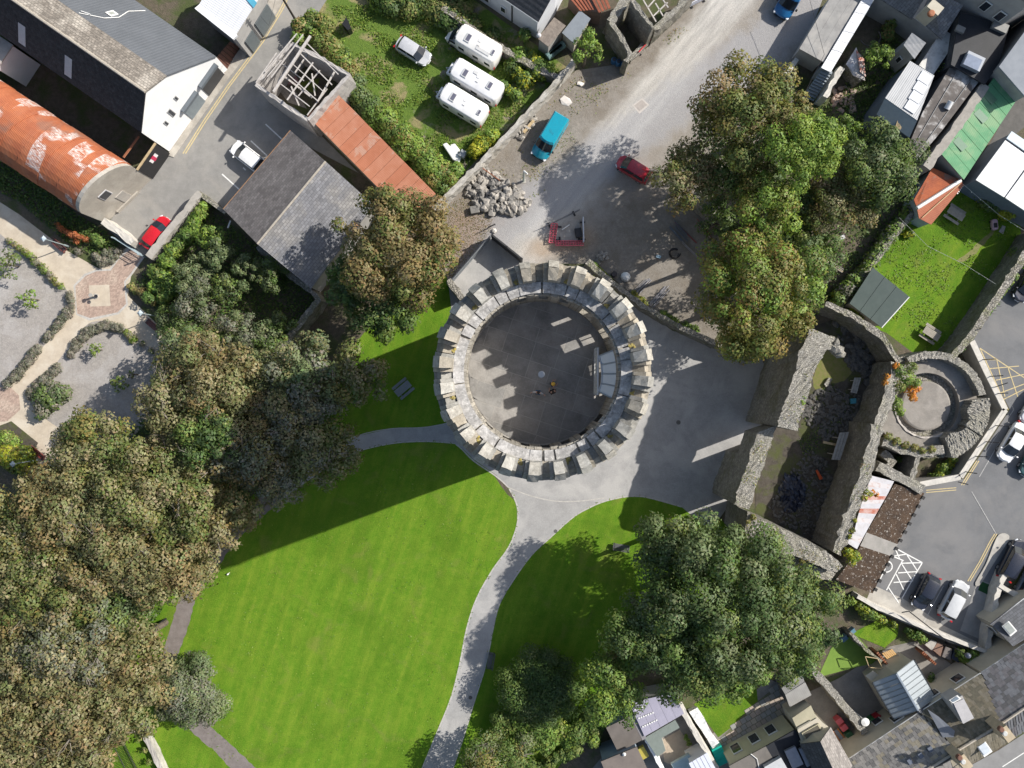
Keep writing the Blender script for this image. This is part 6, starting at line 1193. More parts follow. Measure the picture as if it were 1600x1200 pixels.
fr2 = T('climbing_frame', 'open timber frame beside the small artificial lawn', 'frame', P(1365, 1035))
for a, b in (((1352, 1026), (1371, 1029)), ((1371, 1029), (1379, 1044)), ((1352, 1026), (1357, 1040)), ((1360, 1043), (1379, 1045))): MB().tube(P(*a, 1.9), P(*b, 1.9), .045).build('rail', WOODT, fr2)
for q in ((1352, 1026), (1371, 1029), (1379, 1044), (1358, 1042)): MB().tube(P(*q, 0), P(*q, 1.9), .045).build('post', WOODT, fr2)
for lab, x, y in (('small blue garden chair on the wall end, upper one', 1328, 984), ('small blue garden chair beside the artificial lawn, lower one', 1316, 995)):
    t_ = T('garden_chair', lab, 'chair', P(x, y), rz=R(40), local=True); BL = flat('slate blue plastic', (.09, .19, .26), .5); MB().box((0, 0, .42), (.7, .7, .08)).build('seat', BL, t_); MB().box((0, .36, .75), (.7, .08, .7)).build('backrest', BL, t_)
    for sx in (-1, 1):
        for sy in (-1, 1): MB().tube((sx*.3, sy*.3, 0), (sx*.3, sy*.3, .4), .03).build('leg', BL, t_)
for lab, q, m_ in (('low brick planter with rusty soil, left of two', [(1453, 1013), (1462, 1001), (1471, 1006), (1466, 1024)], mat('brick planter', (.24, .14, .10), (.17, .12, .10), 2)), ('low grey planter of slates under the car park wall', [(1468, 1024), (1474, 1008), (1484, 1012), (1482, 1030)], mat('slate planter', (.18, .16, .15), (.13, .12, .12), 2)), ('pale concrete lid beside the planters', [(1441, 1005), (1452, 998), (1461, 1001), (1453, 1015)], CONC), ('pile of blue-black sacks under the car park wall', [(1483, 1026), (1490, 1012), (1500, 1020), (1495, 1034)], mat('blue black sack', (.08, .09, .13), (.05, .06, .09), 3))):
    MB().prism(PL(q), 0, .45).build('planter', m_, label=lab, cat='planter', bevel=.04)
# ================================================================ VEHICLES
TYRE = flat('tyre rubber', (.018, .018, .02), .8); RIM = flat('alloy rim', (.45, .46, .47), .3, metal=.7); GLASS = glassy('car glass', (.02, .025, .032), .05)
LAMPW = flat('headlamp', (.75, .77, .8), .15); LAMPR = flat('tail lamp', (.45, .02, .025), .2); BLACKP = flat('black trim', (.015, .015, .017), .5)
def paint(name, c): return flat('paint '+name, c, .28, .55, .0, .8)
def plan(L, W, rf, rr, n=6, p=2.6):
    """rounded plan outline, front at +x; CCW"""
    pts = []
    for k in range(n+1):                       # front right -> front left
        a = -math.pi/2+math.pi*k/n; pts.append((L/2-rf+rf*abs(math.cos(a))**(2/p)*(1 if math.cos(a) >= 0 else -1), W/2*math.copysign(abs(math.sin(a))**(2/p), math.sin(a))))
    for k in range(n+1):
        a = math.pi/2+math.pi*k/n; pts.append((-L/2+rr-rr*abs(math.cos(a))**(2/p), W/2*math.copysign(abs(math.sin(a))**(2/p), math.sin(a))))
    return pts
def loft(mb, layers, cap_top=True):
    n = len(layers[0][0]); vs = []
    for pl_, z in layers:
        for i, q in enumerate(pl_): vs.append((q[0], q[1], z(q[0]) if callable(z) else z))
    fs = [(j*n+i, j*n+(i+1) % n, (j+1)*n+(i+1) % n, (j+1)*n+i) for j in range(len(layers)-1) for i in range(n)]
    fs.append(tuple(range(n-1, -1, -1)))
    if cap_top: fs.append(tuple((len(layers)-1)*n+i for i in range(n)))
    return mb.add(vs, fs)
def wheels(t, L, W, wb=.6, r=.31):
    for sx in (-1, 1):
        for sy in (-1, 1):
            y0 = sy*(W/2-.22); y1 = sy*(W/2-.01); x = sx*L*wb/2
            w_ = MB().tube((x, y0, r), (x, y1, r), r, r, 14).build('wheel', TYRE, t); MB().tube((x, y1, r), (x, y1+sy*.012, r), r*.62, r*.62, 12).build('rim', RIM, w_)
def car(label, px, py, heading, col, L=4.2, W=1.76, Ht=1.48, kind='hatch', cat='car', name='car', roofcol=None):
    """heading: direction of the nose in the picture, degrees counter-clockwise from right"""
    t = T(name, label, cat, P(px, py), rz=R(heading), local=True)
    belt = .92 if kind != 'van' else 1.12
    nose = {'hatch': .72, 'sedan': .76, 'mpv': .55, 'van': .42, 'suv': .78}[kind]*1.15; tail = {'hatch': .22, 'sedan': .75, 'mpv': .15, 'van': .06, 'suv': .2}[kind]
    sc = lambda pl_, sx, sy: [(x*sx, y*sy) for x, y in pl_]
    base = plan(L, W, .85, .55)
    hood = lambda x: belt-.16*max(0, (x-(L/2-nose-.5))/(nose+.5))**1.6-(.10*max(0, (-x-(L/2-tail-.3))/.6) if kind == 'sedan' else 0)
    mb = MB(); loft(mb, [(sc(base, .97, .93), .24), (sc(base, 1, 1), .42), (sc(base, 1, 1), lambda x: hood(x)*.78), (sc(base, .985, .965), lambda x: hood(x)-.07), (sc(base, .955, .90), lambda x: hood(x)), ], True)
    body = mb.build('body', col, t, smooth=True)
    body.data.polygons[-1].use_smooth = False
    x1 = L/2-nose*1.0-.05; x0 = -L/2+tail+.08; ws = {'hatch': .78, 'sedan': .85, 'mpv': .75, 'van': .5, 'suv': .7}[kind]; rs = {'hatch': .42, 'sedan': .65, 'mpv': .3, 'van': .05, 'suv': .35}[kind]
    w0, w1 = W*.455, W*.375; zb, zt = belt-.02, Ht
    B = [(x0, -w0*.94), (x1, -w0*.90), (x1+.12, 0), (x1, w0*.90), (x0, w0*.94), (x0-.06, 0)]; Tp = [(x0+rs, -w1*.95), (x1-ws, -w1), (x1-ws+.07, 0), (x1-ws, w1), (x0+rs, w1*.95), (x0+rs-.05, 0)]
    g = MB().add([(x, y, zb) for x, y in B]+[(x, y, zt-.05 if i in (2, 5) else zt-.09) for i, (x, y) in enumerate(Tp)], [(0, 1, 7, 6), (1, 2, 8, 7), (2, 3, 9, 8), (3, 4, 10, 9), (4, 5, 11, 10), (5, 0, 6, 11)])
    if kind == 'van': g.build('cabin', col, t)
    else: g.build('pillars', col, t)
    # roof skin, gently crowned
    rt = MB(); xs = [x0+rs-.08, x0+rs+.15, (x0+rs+x1-ws)/2, x1-ws-.2, x1-ws+.07]; ys = [-1, -.6, 0, .6, 1]; vs = []
    for i, x in enumerate(xs):
        for yv in ys: vs.append((x+(.05 if i == 4 else 0)*(1-abs(yv))-(.04 if i == 0 else 0)*(1-abs(yv)), yv*w1*1.02, zt-(.09 if abs(yv) == 1 else (.03 if abs(yv) > .5 else 0))-(.05 if i in (0, 4) else 0)))
    rt.add(vs, [(i*5+j, (i+1)*5+j, (i+1)*5+j+1, i*5+j+1) for i in range(4) for j in range(4)]); rt.build('roof', roofcol or col, t, smooth=True)
    def glass(nm, pts_, off):
        c = sum((Vector(p_) for p_ in pts_), Vector())/len(pts_); o_ = Vector(off)
        MB().add([c+(Vector(p_)-c)*.88+o_ for p_ in pts_], [tuple(range(len(pts_)))]).build(nm, GLASS, t)
    v = g.v
    n6 = 6
    MB().add([Vector(v[1]).lerp(Vector(v[7]), .05)+Vector((.03, 0, .02)), Vector(v[2]).lerp(Vector(v[8]), .05)+Vector((.03, 0, .02)), Vector(v[3]).lerp(Vector(v[9]), .05)+Vector((.03, 0, .02)), Vector(v[3]).lerp(Vector(v[9]), .93)+Vector((.03, 0, .02)), Vector(v[2]).lerp(Vector(v[8]), .93)+Vector((.03, 0, .02)), Vector(v[1]).lerp(Vector(v[7]), .93)+Vector((.03, 0, .02))], [(0, 1, 4, 5), (1, 2, 3, 4)]).build('windscreen', GLASS, t)
    if kind != 'van' or True:
        MB().add([Vector(v[4]).lerp(Vector(v[10]), .12)+Vector((-.03, 0, .015)), Vector(v[5]).lerp(Vector(v[11]), .12)+Vector((-.03, 0, .015)), Vector(v[0]).lerp(Vector(v[6]), .12)+Vector((-.03, 0, .015)), Vector(v[0]).lerp(Vector(v[6]), .9)+Vector((-.03, 0, .015)), Vector(v[5]).lerp(Vector(v[11]), .9)+Vector((-.03, 0, .015)), Vector(v[4]).lerp(Vector(v[10]), .9)+Vector((-.03, 0, .015))], [(0, 1, 4, 5), (1, 2, 3, 4)]).build('rear_window', GLASS, t)
    for s, (a, b_, c, d_) in ((-1, (0, 1, 7, 6)), (1, (3, 4, 10, 9))):
        q = [Vector(v[k]) for k in (a, b_, c, d_)]; f0, f1 = (.06, .5) if kind == 'van' else (.05, .48)
        segs = ((.54, .93),) if kind == 'van' else ((.06, .47), (.53, .94))
        for (u0, u1) in segs:
            if s == 1: u0, u1 = 1-u1, 1-u0
            P_ = lambda u, w: q[0].lerp(q[1], u).lerp(q[3].lerp(q[2], u), w)+Vector((0, s*.025, .01)); MB().add([P_(u0, .1), P_(u1, .1), P_(u1, .86), P_(u0, .86)], [(0, 1, 2, 3)]).build('side_window', GLASS, t)
    for s in (-1, 1):
        MB().box((L/2-.30, s*(W/2-.28), .66), (.34, .34, .14), rz=s*R(-28)).build('headlight', LAMPW, t, bevel=.03); MB().box((-L/2+.10, s*(W/2-.22), .74), (.14, .28, .28), rz=s*R(20)).build('tail_light', LAMPR, t)
        MB().box((x1-.12, s*(W/2+.09), belt+.08), (.14, .2, .13)).build('mirror', col, t, bevel=.03)
    MB().box((L/2-.02, 0, .42), (.06, .5, .12)).build('number_plate', LAMPW, t)
    wheels(t, L, W)
    return t
car('silver hatchback parked on rough grass near the caravans', 647, 84, -32, paint('silver', (.50, .51, .53)), 4.1, 1.75, 1.5, 'hatch')
car('red car parked nose-up against the grey garden wall', 249, 366, 54, paint('bright red', (.55, .012, .02)), 4.05, 1.7, 1.42, 'hatch')
car('white car half under the slate roof eaves', 391, 248, 142, paint('white', (.80, .80, .80)), 4.2, 1.8, 1.5, 'hatch')
car('small dark red van in the shaded gravel yard', 988, 267, 148, paint('dark red', (.36, .012, .025)), 3.95, 1.7, 1.75, 'mpv', 'van', 'van')
car('white saloon parked beside the retaining wall', 1577, 690, -121, paint('white', (.80, .80, .80)), 4.6, 1.82, 1.43, 'sedan')
car('dark navy hatchback in the bay by the hatched lines', 1441, 922, -118, paint('navy', (.015, .018, .03)), 4.1, 1.78, 1.5, 'hatch')
car('silver estate with black roof glass in the lower bay', 1485, 935, 62, paint('silver b', (.55, .56, .57)), 4.5, 1.85, 1.5, 'suv', roofcol=paint('silver b', (.55, .56, .57)))
car('black estate with roof rails by the kerb island', 1577, 873, 62, paint('midnight', (.012, .015, .028)), 4.7, 1.88, 1.55, 'suv')
car('grey-blue car cut by the right edge below the black estate', 1603, 905, 62, paint('grey blue', (.12, .15, .19)), 4.4, 1.8, 1.48, 'hatch')
car('dark green car cut by the right edge below the white saloon', 1609, 715, -118, paint('bottle green', (.015, .06, .065)), 4.4, 1.8, 1.48, 'hatch')
car('silver car cut by the right edge above the white saloon', 1611, 634, -121, paint('silver c', (.50, .51, .53)), 4.3, 1.8, 1.48, 'hatch')
car('dark blue car in wall shade at the right edge', 1601, 444, -122, paint('navy b', (.018, .022, .04)), 4.4, 1.8, 1.46, 'hatch')
car('red-tailed pale car cut by the lower right edge', 1615, 946, 62, paint('pale blue', (.42, .50, .56)), 4.4, 1.8, 1.48, 'hatch')
def van(label, px, py, heading, col, L=5.0, W=2.02, Ht=2.0, L2=None):
    t = T('van', label, 'van', P(px, py), rz=R(heading), local=True); base = plan(L, W, .7, .25); sc = lambda pl_, sx, sy: [(x*sx, y*sy) for x, y in pl_]
    mb = MB(); hood = lambda x: 1.15-.2*max(0, (x-L/2+1.0))/1.0
    loft(mb, [(sc(base, .98, .94), .28), (base, .5), (base, lambda x: hood(x)*.85), (sc(base, .985, .95), hood)]); mb.build('body', col, t, smooth=True)
    xb, xf = -L/2+.04, L/2-1.0; w0, w1 = W*.478, W*.41
    lay = []
    for z, w_, fx in ((1.05, w0, xf), (1.5, w0*.985, xf-.33), (1.85, w1*1.06, xf-.66), (Ht, w1*.9, xf-.82)):
        lay.append(([(xb+(.0 if z < 1.9 else .1), -w_), (fx-.1, -w_), (fx+.05, -w_*.5), (fx+.08, 0), (fx+.05, w_*.5), (fx-.1, w_), (xb+(.0 if z < 1.9 else .1), w_)], z))
    mb = MB(); loft(mb, lay); mb.build('cab_and_roof', col, t)
    v = [[Vector((x, y, z)) for x, y in pl_] for pl_, z in lay]
    MB().add([v[0][k]*.97+Vector((.09, 0, .08)) for k in (1, 2, 3, 4, 5)]+[v[2][k]+Vector((.06, 0, -.02)) for k in (5, 4, 3, 2, 1)], [(0, 1, 8, 9), (1, 2, 7, 8), (2, 3, 6, 7), (3, 4, 5, 6)]).build('windscreen', GLASS, t)
    for s in (-1, 1):
        for x0_, x1_ in ((xf-1.3, xf-.35), (xf-2.6, xf-1.5)):
            MB().add([(x0_, s*(w0+.012), 1.15), (x1_, s*(w0+.012), 1.15), (x1_-.22, s*(w0*.985+.012), 1.52), (x0_, s*(w0*.985+.012), 1.52)], [(0, 1, 2, 3)]).build('side_window', GLASS, t)
        MB().box((L/2-.2, s*(W/2-.28), .8), (.28, .36, .2), rz=s*R(-25)).build('headlight', LAMPW, t, bevel=.03); MB().box((xb, s*(W/2-.14), 1.2), (.06, .14, .5)).build('tail_light', LAMPR, t); MB().box((xf-.2, s*(W/2+.14), 1.25), (.16, .22, .3)).build('mirror', BLACKP, t, bevel=.03)
    MB().box((L/2-.04, 0, .6), (.1, W*.7, .16)).build('bumper', BLACKP, t); MB().box((xb-.03, 0, 1.5), (.04, 1.3, .5)).build('rear_window', GLASS, t)
    for k in range(4): MB().box((-.35+.05*k, -.24+.16*k, Ht+.012), (.28, .04, .015)).build('roof_rib', flat('rib shade', (.03, .2, .27), .4), t)
    wheels(t, L, W, .6, .34); return t
van('turquoise van parked on the stony verge', 858, 219, -121, paint('turquoise', (.006, .29, .40)))
van('blue van cut by the top edge of the gravel track', 1233, 1, -121, paint('mid blue', (.012, .13, .33)), 4.9)
def camper(label, px, py, heading, L, W, Ht, drawbar=True, name='caravan', tint=(.80, .80, .80), panel=None):
    t = T(name, label, name.replace('_', ' '), P(px, py), rz=R(heading), local=True); WH = mat('caravan skin %.2f' % tint[2], tint, tuple(x*.88 for x in tint), .8, .4, .03, obj=True, spec=.5); base = plan(L, W, .55, .3, 6, 3.2); sc = lambda pl_, sx, sy: [(x*sx, y*sy) for x, y in pl_]
    x0 = 0 if drawbar else -.45
    base = [(x+x0, y) for x, y in base]
    mb = MB(); loft(mb, [(sc(base, .97, .97), .45), (base, .6), (base, 1.5), (sc(base, .985, .985), Ht-.2), (sc(base, .955, .945), Ht-.05), (sc(base, .90, .86), Ht)]); mb.build('body', WH, t, smooth=True)
    xl = L/2+x0
    MB().box((xl-.26, 0, Ht-.22), (.25, W*.80, .34), rot=Matrix.Rotation(R(38), 3, 'Y')).build('front_window', GLASS, t)
    for x, y, sx, sy in ((L*.22, .12, .62, .95),)+(((-L*.27, -.1, .55, .85),) if L > 5.4 else ((-L*.38, .1, .35, .6),)):
        f = MB().box((x+x0, y, Ht+.05), (sx, sy, .1)).build('rooflight', flat('rooflight rim', (.6, .6, .6), .4), t, bevel=.02); MB().box((x+x0-.03, y, Ht+.11), (sx*.66, sy*.75, .03)).build('pane', glassy('smoked pane', (.12, .12, .16)), f)
    MB().box((x0-.2, .3, Ht+.03), (.3, .06, .05)).build('roof_vent', flat('vent grey', (.4, .4, .4), .5), t); MB().box((x0-.1, -.25, Ht+.03), (.34, .3, .03)).build('roof_hatch', flat('hatch white', (.72, .72, .72), .4), t)
    for s in (-1, 1):
        for x in (L*.3, -L*.05, -L*.34): MB().box((x+x0, s*(W/2+.005), 1.55), (L*.13, .04, .5)).build('side_window', GLASS, t)
        MB().box((x0-L/2+.02, s*(W/2-.2), 1.0), (.05, .16, .5)).build('tail_light', LAMPR, t)
        w_ = MB().tube((x0-.1, s*(W/2-.2), .32), (x0-.1, s*(W/2+.005), .32), .32, .32, 14).build('wheel', TYRE, t); MB().tube((x0-.1, s*(W/2+.005), .32), (x0-.1, s*(W/2+.02), .32), .2, .2, 10).build('rim', RIM, w_)
    if panel: MB().box((panel[0]+x0, panel[1], Ht+.04), (panel[2], panel[3], .05)).build('roof_panel', flat('panel '+label[:12], panel[4], .3), t)
    if drawbar:
        MB().tube((L/2-.1, -.5, .45), (L/2+.95, 0, .45), .05).build('drawbar', flat('galvanised', (.5, .5, .5), .4, metal=.6), t); MB().tube((L/2-.1, .5, .45), (L/2+.95, 0, .45), .05).build('drawbar', flat('galvanised', (.5, .5, .5)), t)
        MB().tube((L/2+.55, 0, .1), (L/2+.55, 0, .75), .06).build('jockey_wheel', TYRE, t); MB().box((L/2+.3, 0, .75), (.5, W*.6, .5)).build('gas_locker', WH, t, bevel=.08)
    else:
        cb = plan(1.7, W*.86, .6, .1, 6, 2.8); cb = [(x+xl+.45, y) for x, y in cb]; mb = MB(); z_ = lambda x: 1.5-.55*max(0, x-xl-.2); loft(mb, [(cb, .35), (cb, lambda x: z_(x)*.8), ([(xl+.45+(x-xl-.45)*.94, y*.92) for x, y in cb], z_)]); mb.build('cab', WH, t, smooth=True)
        MB().add([(xl+.75, -W*.37, 1.22), (xl+.85, 0, 1.2), (xl+.75, W*.37, 1.22), (xl+.18, W*.38, 1.86), (xl+.22, 0, 1.9), (xl+.18, -W*.38, 1.86)], [(0, 1, 4, 5), (1, 2, 3, 4)]).build('windscreen', GLASS, t)
        for s in (-1, 1):
            MB().box((xl+.25, s*W*.415, 1.35), (.8, .04, .4)).build('side_window', GLASS, t); MB().box((xl+.55, s*(W*.43+.14), 1.35), (.14, .2, .28)).build('mirror', BLACKP, t)
            MB().tube((xl+.3, s*(W*.43-.2), .33), (xl+.3, s*(W*.43), .33), .33, .33, 14).build('wheel', TYRE, t); MB().box((xl+1.15, s*W*.3, .8), (.2, .3, .16)).build('headlight', LAMPW, t)
    return t
camper('white motorhome parked topmost of the three white campers', 743, 80, 149, 5.0, 2.2, 2.75, False, 'motorhome', (.80, .79, .76), (-.9, .55, 1.6, .35, (.55, .55, .55)))
camper('white touring caravan with two rooflights, middle of the three campers', 746, 137, 149, 5.9, 2.25, 2.55, tint=(.78, .78, .79), panel=(.35, -.5, .5, .35, (.6, .6, .6)))
camper('white touring caravan with one large rooflight, lowest of the three campers', 726, 172, 149, 5.3, 2.2, 2.5)
# ================================================================ TREES, SHRUBS, HEDGES
def TR(label, c, r, h, pal, **kw): return tree(kw.pop('name', 'broadleaf_tree'), label, c, r, h, pal, **kw)
# beside the slate building
TR('big copper-brown chestnut overhanging the slate roof', (622, 385), 96, 14, ['chestnut', 'chestnut', 'chestnut', 'oakgreen'], name='chestnut_tree', dens=13, leaf=.26, nl=34)
TR('dark green tree tucked below the copper chestnut', (600, 476), 56, 9, ['dark', 'mid'], dens=12, leaf=.26)
TR('small green tree on the left flank of the chestnut', (545, 440), 38, 9, ['dark', 'mid'], dens=12)
# the wood on the left
WOOD = 'trees of the brown wood on the left'
wood = [((478, 585), 58, 12, ['willow', 'wood', 'grey'], 'grey-green tree nearest the mossy wall end', 3), ((556, 592), 50, 11, ['wood', 'oakgreen'], 'brownish tree beside the grey picnic table', 2), ((462, 655), 66, 12, ['wood', 'grey'], 'tree half in tower shadow left of the curved path', 5), ((505, 705), 56, 11, ['wood', 'oakgreen'], 'tree in tower shadow above the curved path', 4),
        ((335, 595), 70, 13, ['wood', 'chestnut'], 'tan leaved tree behind the garden gravel bed', 5), ((275, 640), 52, 12, ['wood', 'wood'], 'sparse tan tree with bleached branches by the gravel bed', 9), ((395, 690), 66, 12, ['wood', 'grey', 'chestnut'], 'dry tree with pale bare twigs above the lawn shadow', 12), ((330, 680), 50, 13, ['dark', 'mid'], 'dark green tree inside the brown wood', 1),
        ((150, 700), 58, 14, ['wood', 'oakgreen'], 'tree behind the red garden bench, edge of the wood', 4), ((215, 760), 72, 15, ['wood', 'oakgreen', 'wood'], 'tall olive-brown tree in the middle of the wood', 4), ((105, 790), 70, 15, ['wood', 'chestnut'], 'tall olive tree near the left edge of the wood', 3), ((292, 790), 60, 13, ['oakgreen', 'wood'], 'green-brown tree at the lawn side of the wood', 2), ((30, 830), 62, 14, ['wood', 'oakgreen'], 'tree cut by the left edge, upper of the wood', 3),
        ((170, 855), 78, 15, ['wood', 'wood', 'chestnut'], 'broad tan tree in the heart of the wood', 5), ((262, 868), 76, 13, ['chestnut', 'wood'], 'rusty tree leaning over the lawn edge', 3), ((80, 905), 78, 15, ['wood', 'oakgreen'], 'wide tree near the left edge, middle of the wood', 3), ((165, 950), 60, 12, ['dark', 'mid', 'willow'], 'dark green tree in the hollow of the wood', 0), ((20, 985), 72, 14, ['wood', 'chestnut'], 'tree cut by the left edge, middle of the wood', 3),
        ((105, 1010), 80, 15, ['wood', 'wood', 'grey'], 'dry tan tree in the lower wood', 6), ((190, 1020), 58, 13, ['wood', 'chestnut'], 'tan tree above the willow-grey bush', 2), ((195, 1090), 62, 13, ['chestnut', 'wood'], 'rusty tree beside the willow-grey bush', 2), ((60, 1090), 82, 15, ['wood', 'chestnut'], 'broad tree in the lower left wood', 4), ((135, 1130), 70, 14, ['wood', 'chestnut'], 'tan tree above the bottom-left railings', 3), ((20, 1170), 78, 14, ['wood', 'wood'], 'tree in the bottom left corner', 4), ((95, 1190), 60, 13, ['chestnut', 'wood'], 'rusty tree cut by the bottom edge', 2),
        ((348, 808), 52, 11, ['wood', 'chestnut'], 'brown tree overhanging the bend of the wood path', 3), ((432, 742), 46, 10, ['wood', 'grey'], 'shaded tree at the upper bend of the wood path', 3), ((300, 555), 42, 8, ['wood', 'willow'], 'tan tree above the end of the garden path', 2), ((395, 610), 58, 11, ['wood', 'willow'], 'olive tree between the mossy wall and the tan trees', 2)]
for c, r, h, pal, lab, br in wood: TR(lab, c, r*1.04, h, pal, dens=10, leaf=.26, bare=br, group=WOOD, name='wood_tree', flat_=.85)
TR('round grey-green willow-like bush on the lawn edge', (300, 1080), 51, 6.5, ['willow', 'grey', 'willow'], dens=20, leaf=.2, name='willow_bush', flat_=.8, nl=46)
# garden planting behind the slate building
for c, r, h, pal, lab in (((340, 402), 24, 5, ['willow'], 'rounded olive shrub tree nearest the slate gable'), ((386, 416), 22, 5, ['willow'], 'small rounded olive tree right of its twin'), ((310, 470), 34, 6, ['willow', 'grey'], 'largest rounded olive tree by the garden path'), ((302, 428), 27, 5, ['willow'], 'rounded olive tree by the leafy wall'), ((378, 520), 36, 6, ['willow', 'grey'], 'olive tree above the mossy wall'), ((420, 545), 26, 6, ['willow', 'mid'], 'olive tree touching the mossy wall end'), ((270, 505), 28, 4, ['mid', 'willow'], 'dark leafy bush behind the garden bench'), ((320, 540), 34, 6, ['mid', 'wood'], 'mixed bush between garden bench and wood'), ((425, 430), 28, 5, ['willow', 'mid'], 'olive tree below the slate roof eaves'), ((362, 452), 28, 5, ['willow', 'mid'], 'olive tree in the middle of the shrub garden'), ((330, 372), 22, 4, ['mid', 'lime'], 'bright bush behind the bamboo hedge'), ((440, 510), 24, 5, ['mid', 'willow'], 'green bush against the mossy wall')):
    TR(lab, c, r*1.02, h, pal, dens=19, leaf=.2, limbs=4, name='olive_tree', flat_=.9)
shrub('bamboo_clump', 'bright bamboo-like hedge along the wall by the red car', [(318, 322, 9), (308, 340, 12), (298, 360, 16), (285, 375, 14), (270, 392, 15), (258, 408, 14)], 2.6, ['lime', 'mid'], dens=18, leaf=.3, asp=.28, cat='hedge')
shrub('leafy_bed', 'mixed leafy planting beside the garden entrance', [(245, 425, 15), (262, 440, 16), (240, 448, 12), (255, 465, 14), (275, 450, 14), (232, 465, 11)], 1.8, ['mid', 'ivy', 'lime'], dens=16, leaf=.24)
shrub('bronze_shrub', 'bronze-brown shrub beside the paved circle', [(226, 458, 12), (236, 470, 9)], 1.3, ['chestnut'], dens=22, leaf=.17)
shrub('low_shrub', 'low yellow-green shrub at the corner of the paved circle', [(205, 447, 7), (212, 456, 6)], .7, ['weeds'], dens=26, leaf=.15)
for k, (lab, pts) in enumerate((('strip of grey lavender left of the buff path, upper', [(108, 458, 6), (110, 470, 8), (108, 484, 9), (100, 494, 9), (92, 505, 9), (84, 515, 8), (76, 524, 8), (70, 530, 7)]), ('strip of grey lavender left of the buff path, lower', [(58, 546, 9), (50, 556, 10), (40, 568, 10), (32, 580, 10), (22, 590, 10), (10, 600, 9)]), ('curved strip of grey lavender above the right gravel bed', [(186, 512, 9), (172, 509, 9), (158, 510, 9), (145, 514, 10), (133, 522, 10), (124, 532, 10), (116, 543, 9), (110, 553, 8)]), ('strip of grey lavender along the lower buff path', [(88, 576, 10), (78, 585, 10), (68, 594, 11), (58, 606, 11), (48, 618, 10)]), ('grassy lavender border along the upper garden path', [(15, 378, 7), (30, 388, 7), (45, 398, 8), (56, 410, 8), (68, 422, 8), (82, 436, 8), (95, 448, 7)]), ('grassy border beside the right garden path', [(198, 520, 7), (208, 530, 8), (222, 538, 6), (236, 548, 6), (252, 560, 5)]), ('lavender mounds at the garden entrance', [(122, 393, 7), (150, 402, 9), (160, 410, 10), (172, 404, 9), (184, 392, 8), (165, 396, 8)]))):
    shrub('lavender_border', lab, pts, .8, ['lavender', 'lavender', 'grey'] if k not in (4, 5) else ['weeds', 'lavender', 'grass'], dens=26, leaf=.17, cat='border', asp=.35, group='lavender strips in the formal garden', stems=False)
for c, r, h, pal, lab in (((45, 466), 17, 2.6, ['lime'], 'young lime-green tree on the left gravel bed'), ((8, 412), 28, 3.6, ['mid', 'willow'], 'green tree cut by the left edge in the garden'), ((150, 546), 12, 1.8, ['lime'], 'small lime sapling on the right gravel bed'), ((186, 600), 13, 2.2, ['mid'], 'sparse sapling in the middle of the right gravel bed'), ((205, 585), 6, 1.8, ['mid'], 'tiny sapling right of the sparse one')):
    TR(lab, c, r, h, pal, dens=9, leaf=.22, limbs=7, name='sapling', nl=10, thick=.5)
shrub('green_bush', 'large green bush at the end of the lavender strip', [(72, 622, 26), (92, 615, 18), (66, 640, 16)], 2.0, ['mid', 'willow', 'lavender'], dens=16, leaf=.22); shrub('green_bush', 'green bush below the right gravel bed', [(118, 668, 18), (138, 660, 16), (104, 684, 14)], 2.2, ['mid', 'dark'], dens=18, leaf=.2)
shrub('spiky_bush', 'yellow and orange spiky bush beside the red bench', [(28, 718, 26), (10, 705, 16), (40, 730, 16)], 2.2, ['lime', 'yellow', 'amber'], dens=18, leaf=.34, asp=.2); shrub('pale_shrub', 'pale yellow flowering shrub cut by the left edge', [(8, 685, 15), (22, 690, 11)], 1.8, ['lime', 'weeds'], dens=20, leaf=.2)
shrub('rust_shrub', 'rust-red branching shrub below the orange barn', [(92, 352, 5), (100, 360, 6), (110, 366, 7), (122, 370, 7), (135, 374, 6), (120, 378, 5)], 1.6, ['rust'], dens=26, leaf=.17, asp=.4); shrub('green_shrub', 'rounded bright green shrub beside the rust-red one', [(150, 374, 11), (158, 380, 9)], 1.4, ['mid'], dens=24, leaf=.15)
# yard trees
TR('small round lime-green tree beside the container shed', (917, 80), 28, 5.5, ['lime', 'lime', 'mid'], dens=20, leaf=.19, flat_=.8)
shrub('yard_hedge', 'tangled hedge between the red shed and the caravans, upper part', [(470, 42, 17), (490, 32, 17), (510, 38, 17), (465, 60, 12), (500, 62, 20), (520, 75, 18), (535, 95, 20), (548, 115, 18)], 1.9, ['weeds', 'lime', 'mid', 'amber'], dens=17, leaf=.22, cat='hedge')
shrub('yard_hedge', 'dark laurel-like bushes at the head of the red shed', [(550, 142, 20), (565, 155, 22), (580, 168, 20), (560, 128, 15)], 2.4, ['mid', 'dark'], dens=18, leaf=.22, cat='hedge')
shrub('yard_hedge', 'flowering hedge along the long edge of the red shed', [(582, 180, 20), (600, 185, 22), (612, 205, 22), (630, 215, 22), (625, 235, 18), (648, 230, 21), (660, 248, 23), (680, 260, 22), (695, 275, 21), (670, 275, 21), (690, 295, 17), (712, 268, 17)], 2.4, ['mid', 'lime', 'lime', 'amber'], dens=18, leaf=.22, cat='hedge')
shrub('gold_conifer', 'bright yellow-green conifer hedge below the lowest caravan', [(742, 236, 13), (752, 226, 15), (764, 218, 14), (772, 210, 11)], 2.0, ['yellow', 'lime'], dens=24, leaf=.18, cat='hedge')
shrub('yard_hedge', 'bushes between motorhome and white house wall', [(820, 55, 12), (810, 88, 17), (830, 95, 17), (845, 108, 18), (800, 105, 15), (820, 125, 17), (860, 112, 12), (785, 135, 12), (806, 148, 12)], 1.9, ['mid', 'lime', 'ivy', 'yellow'], dens=17, leaf=.22, cat='hedge')
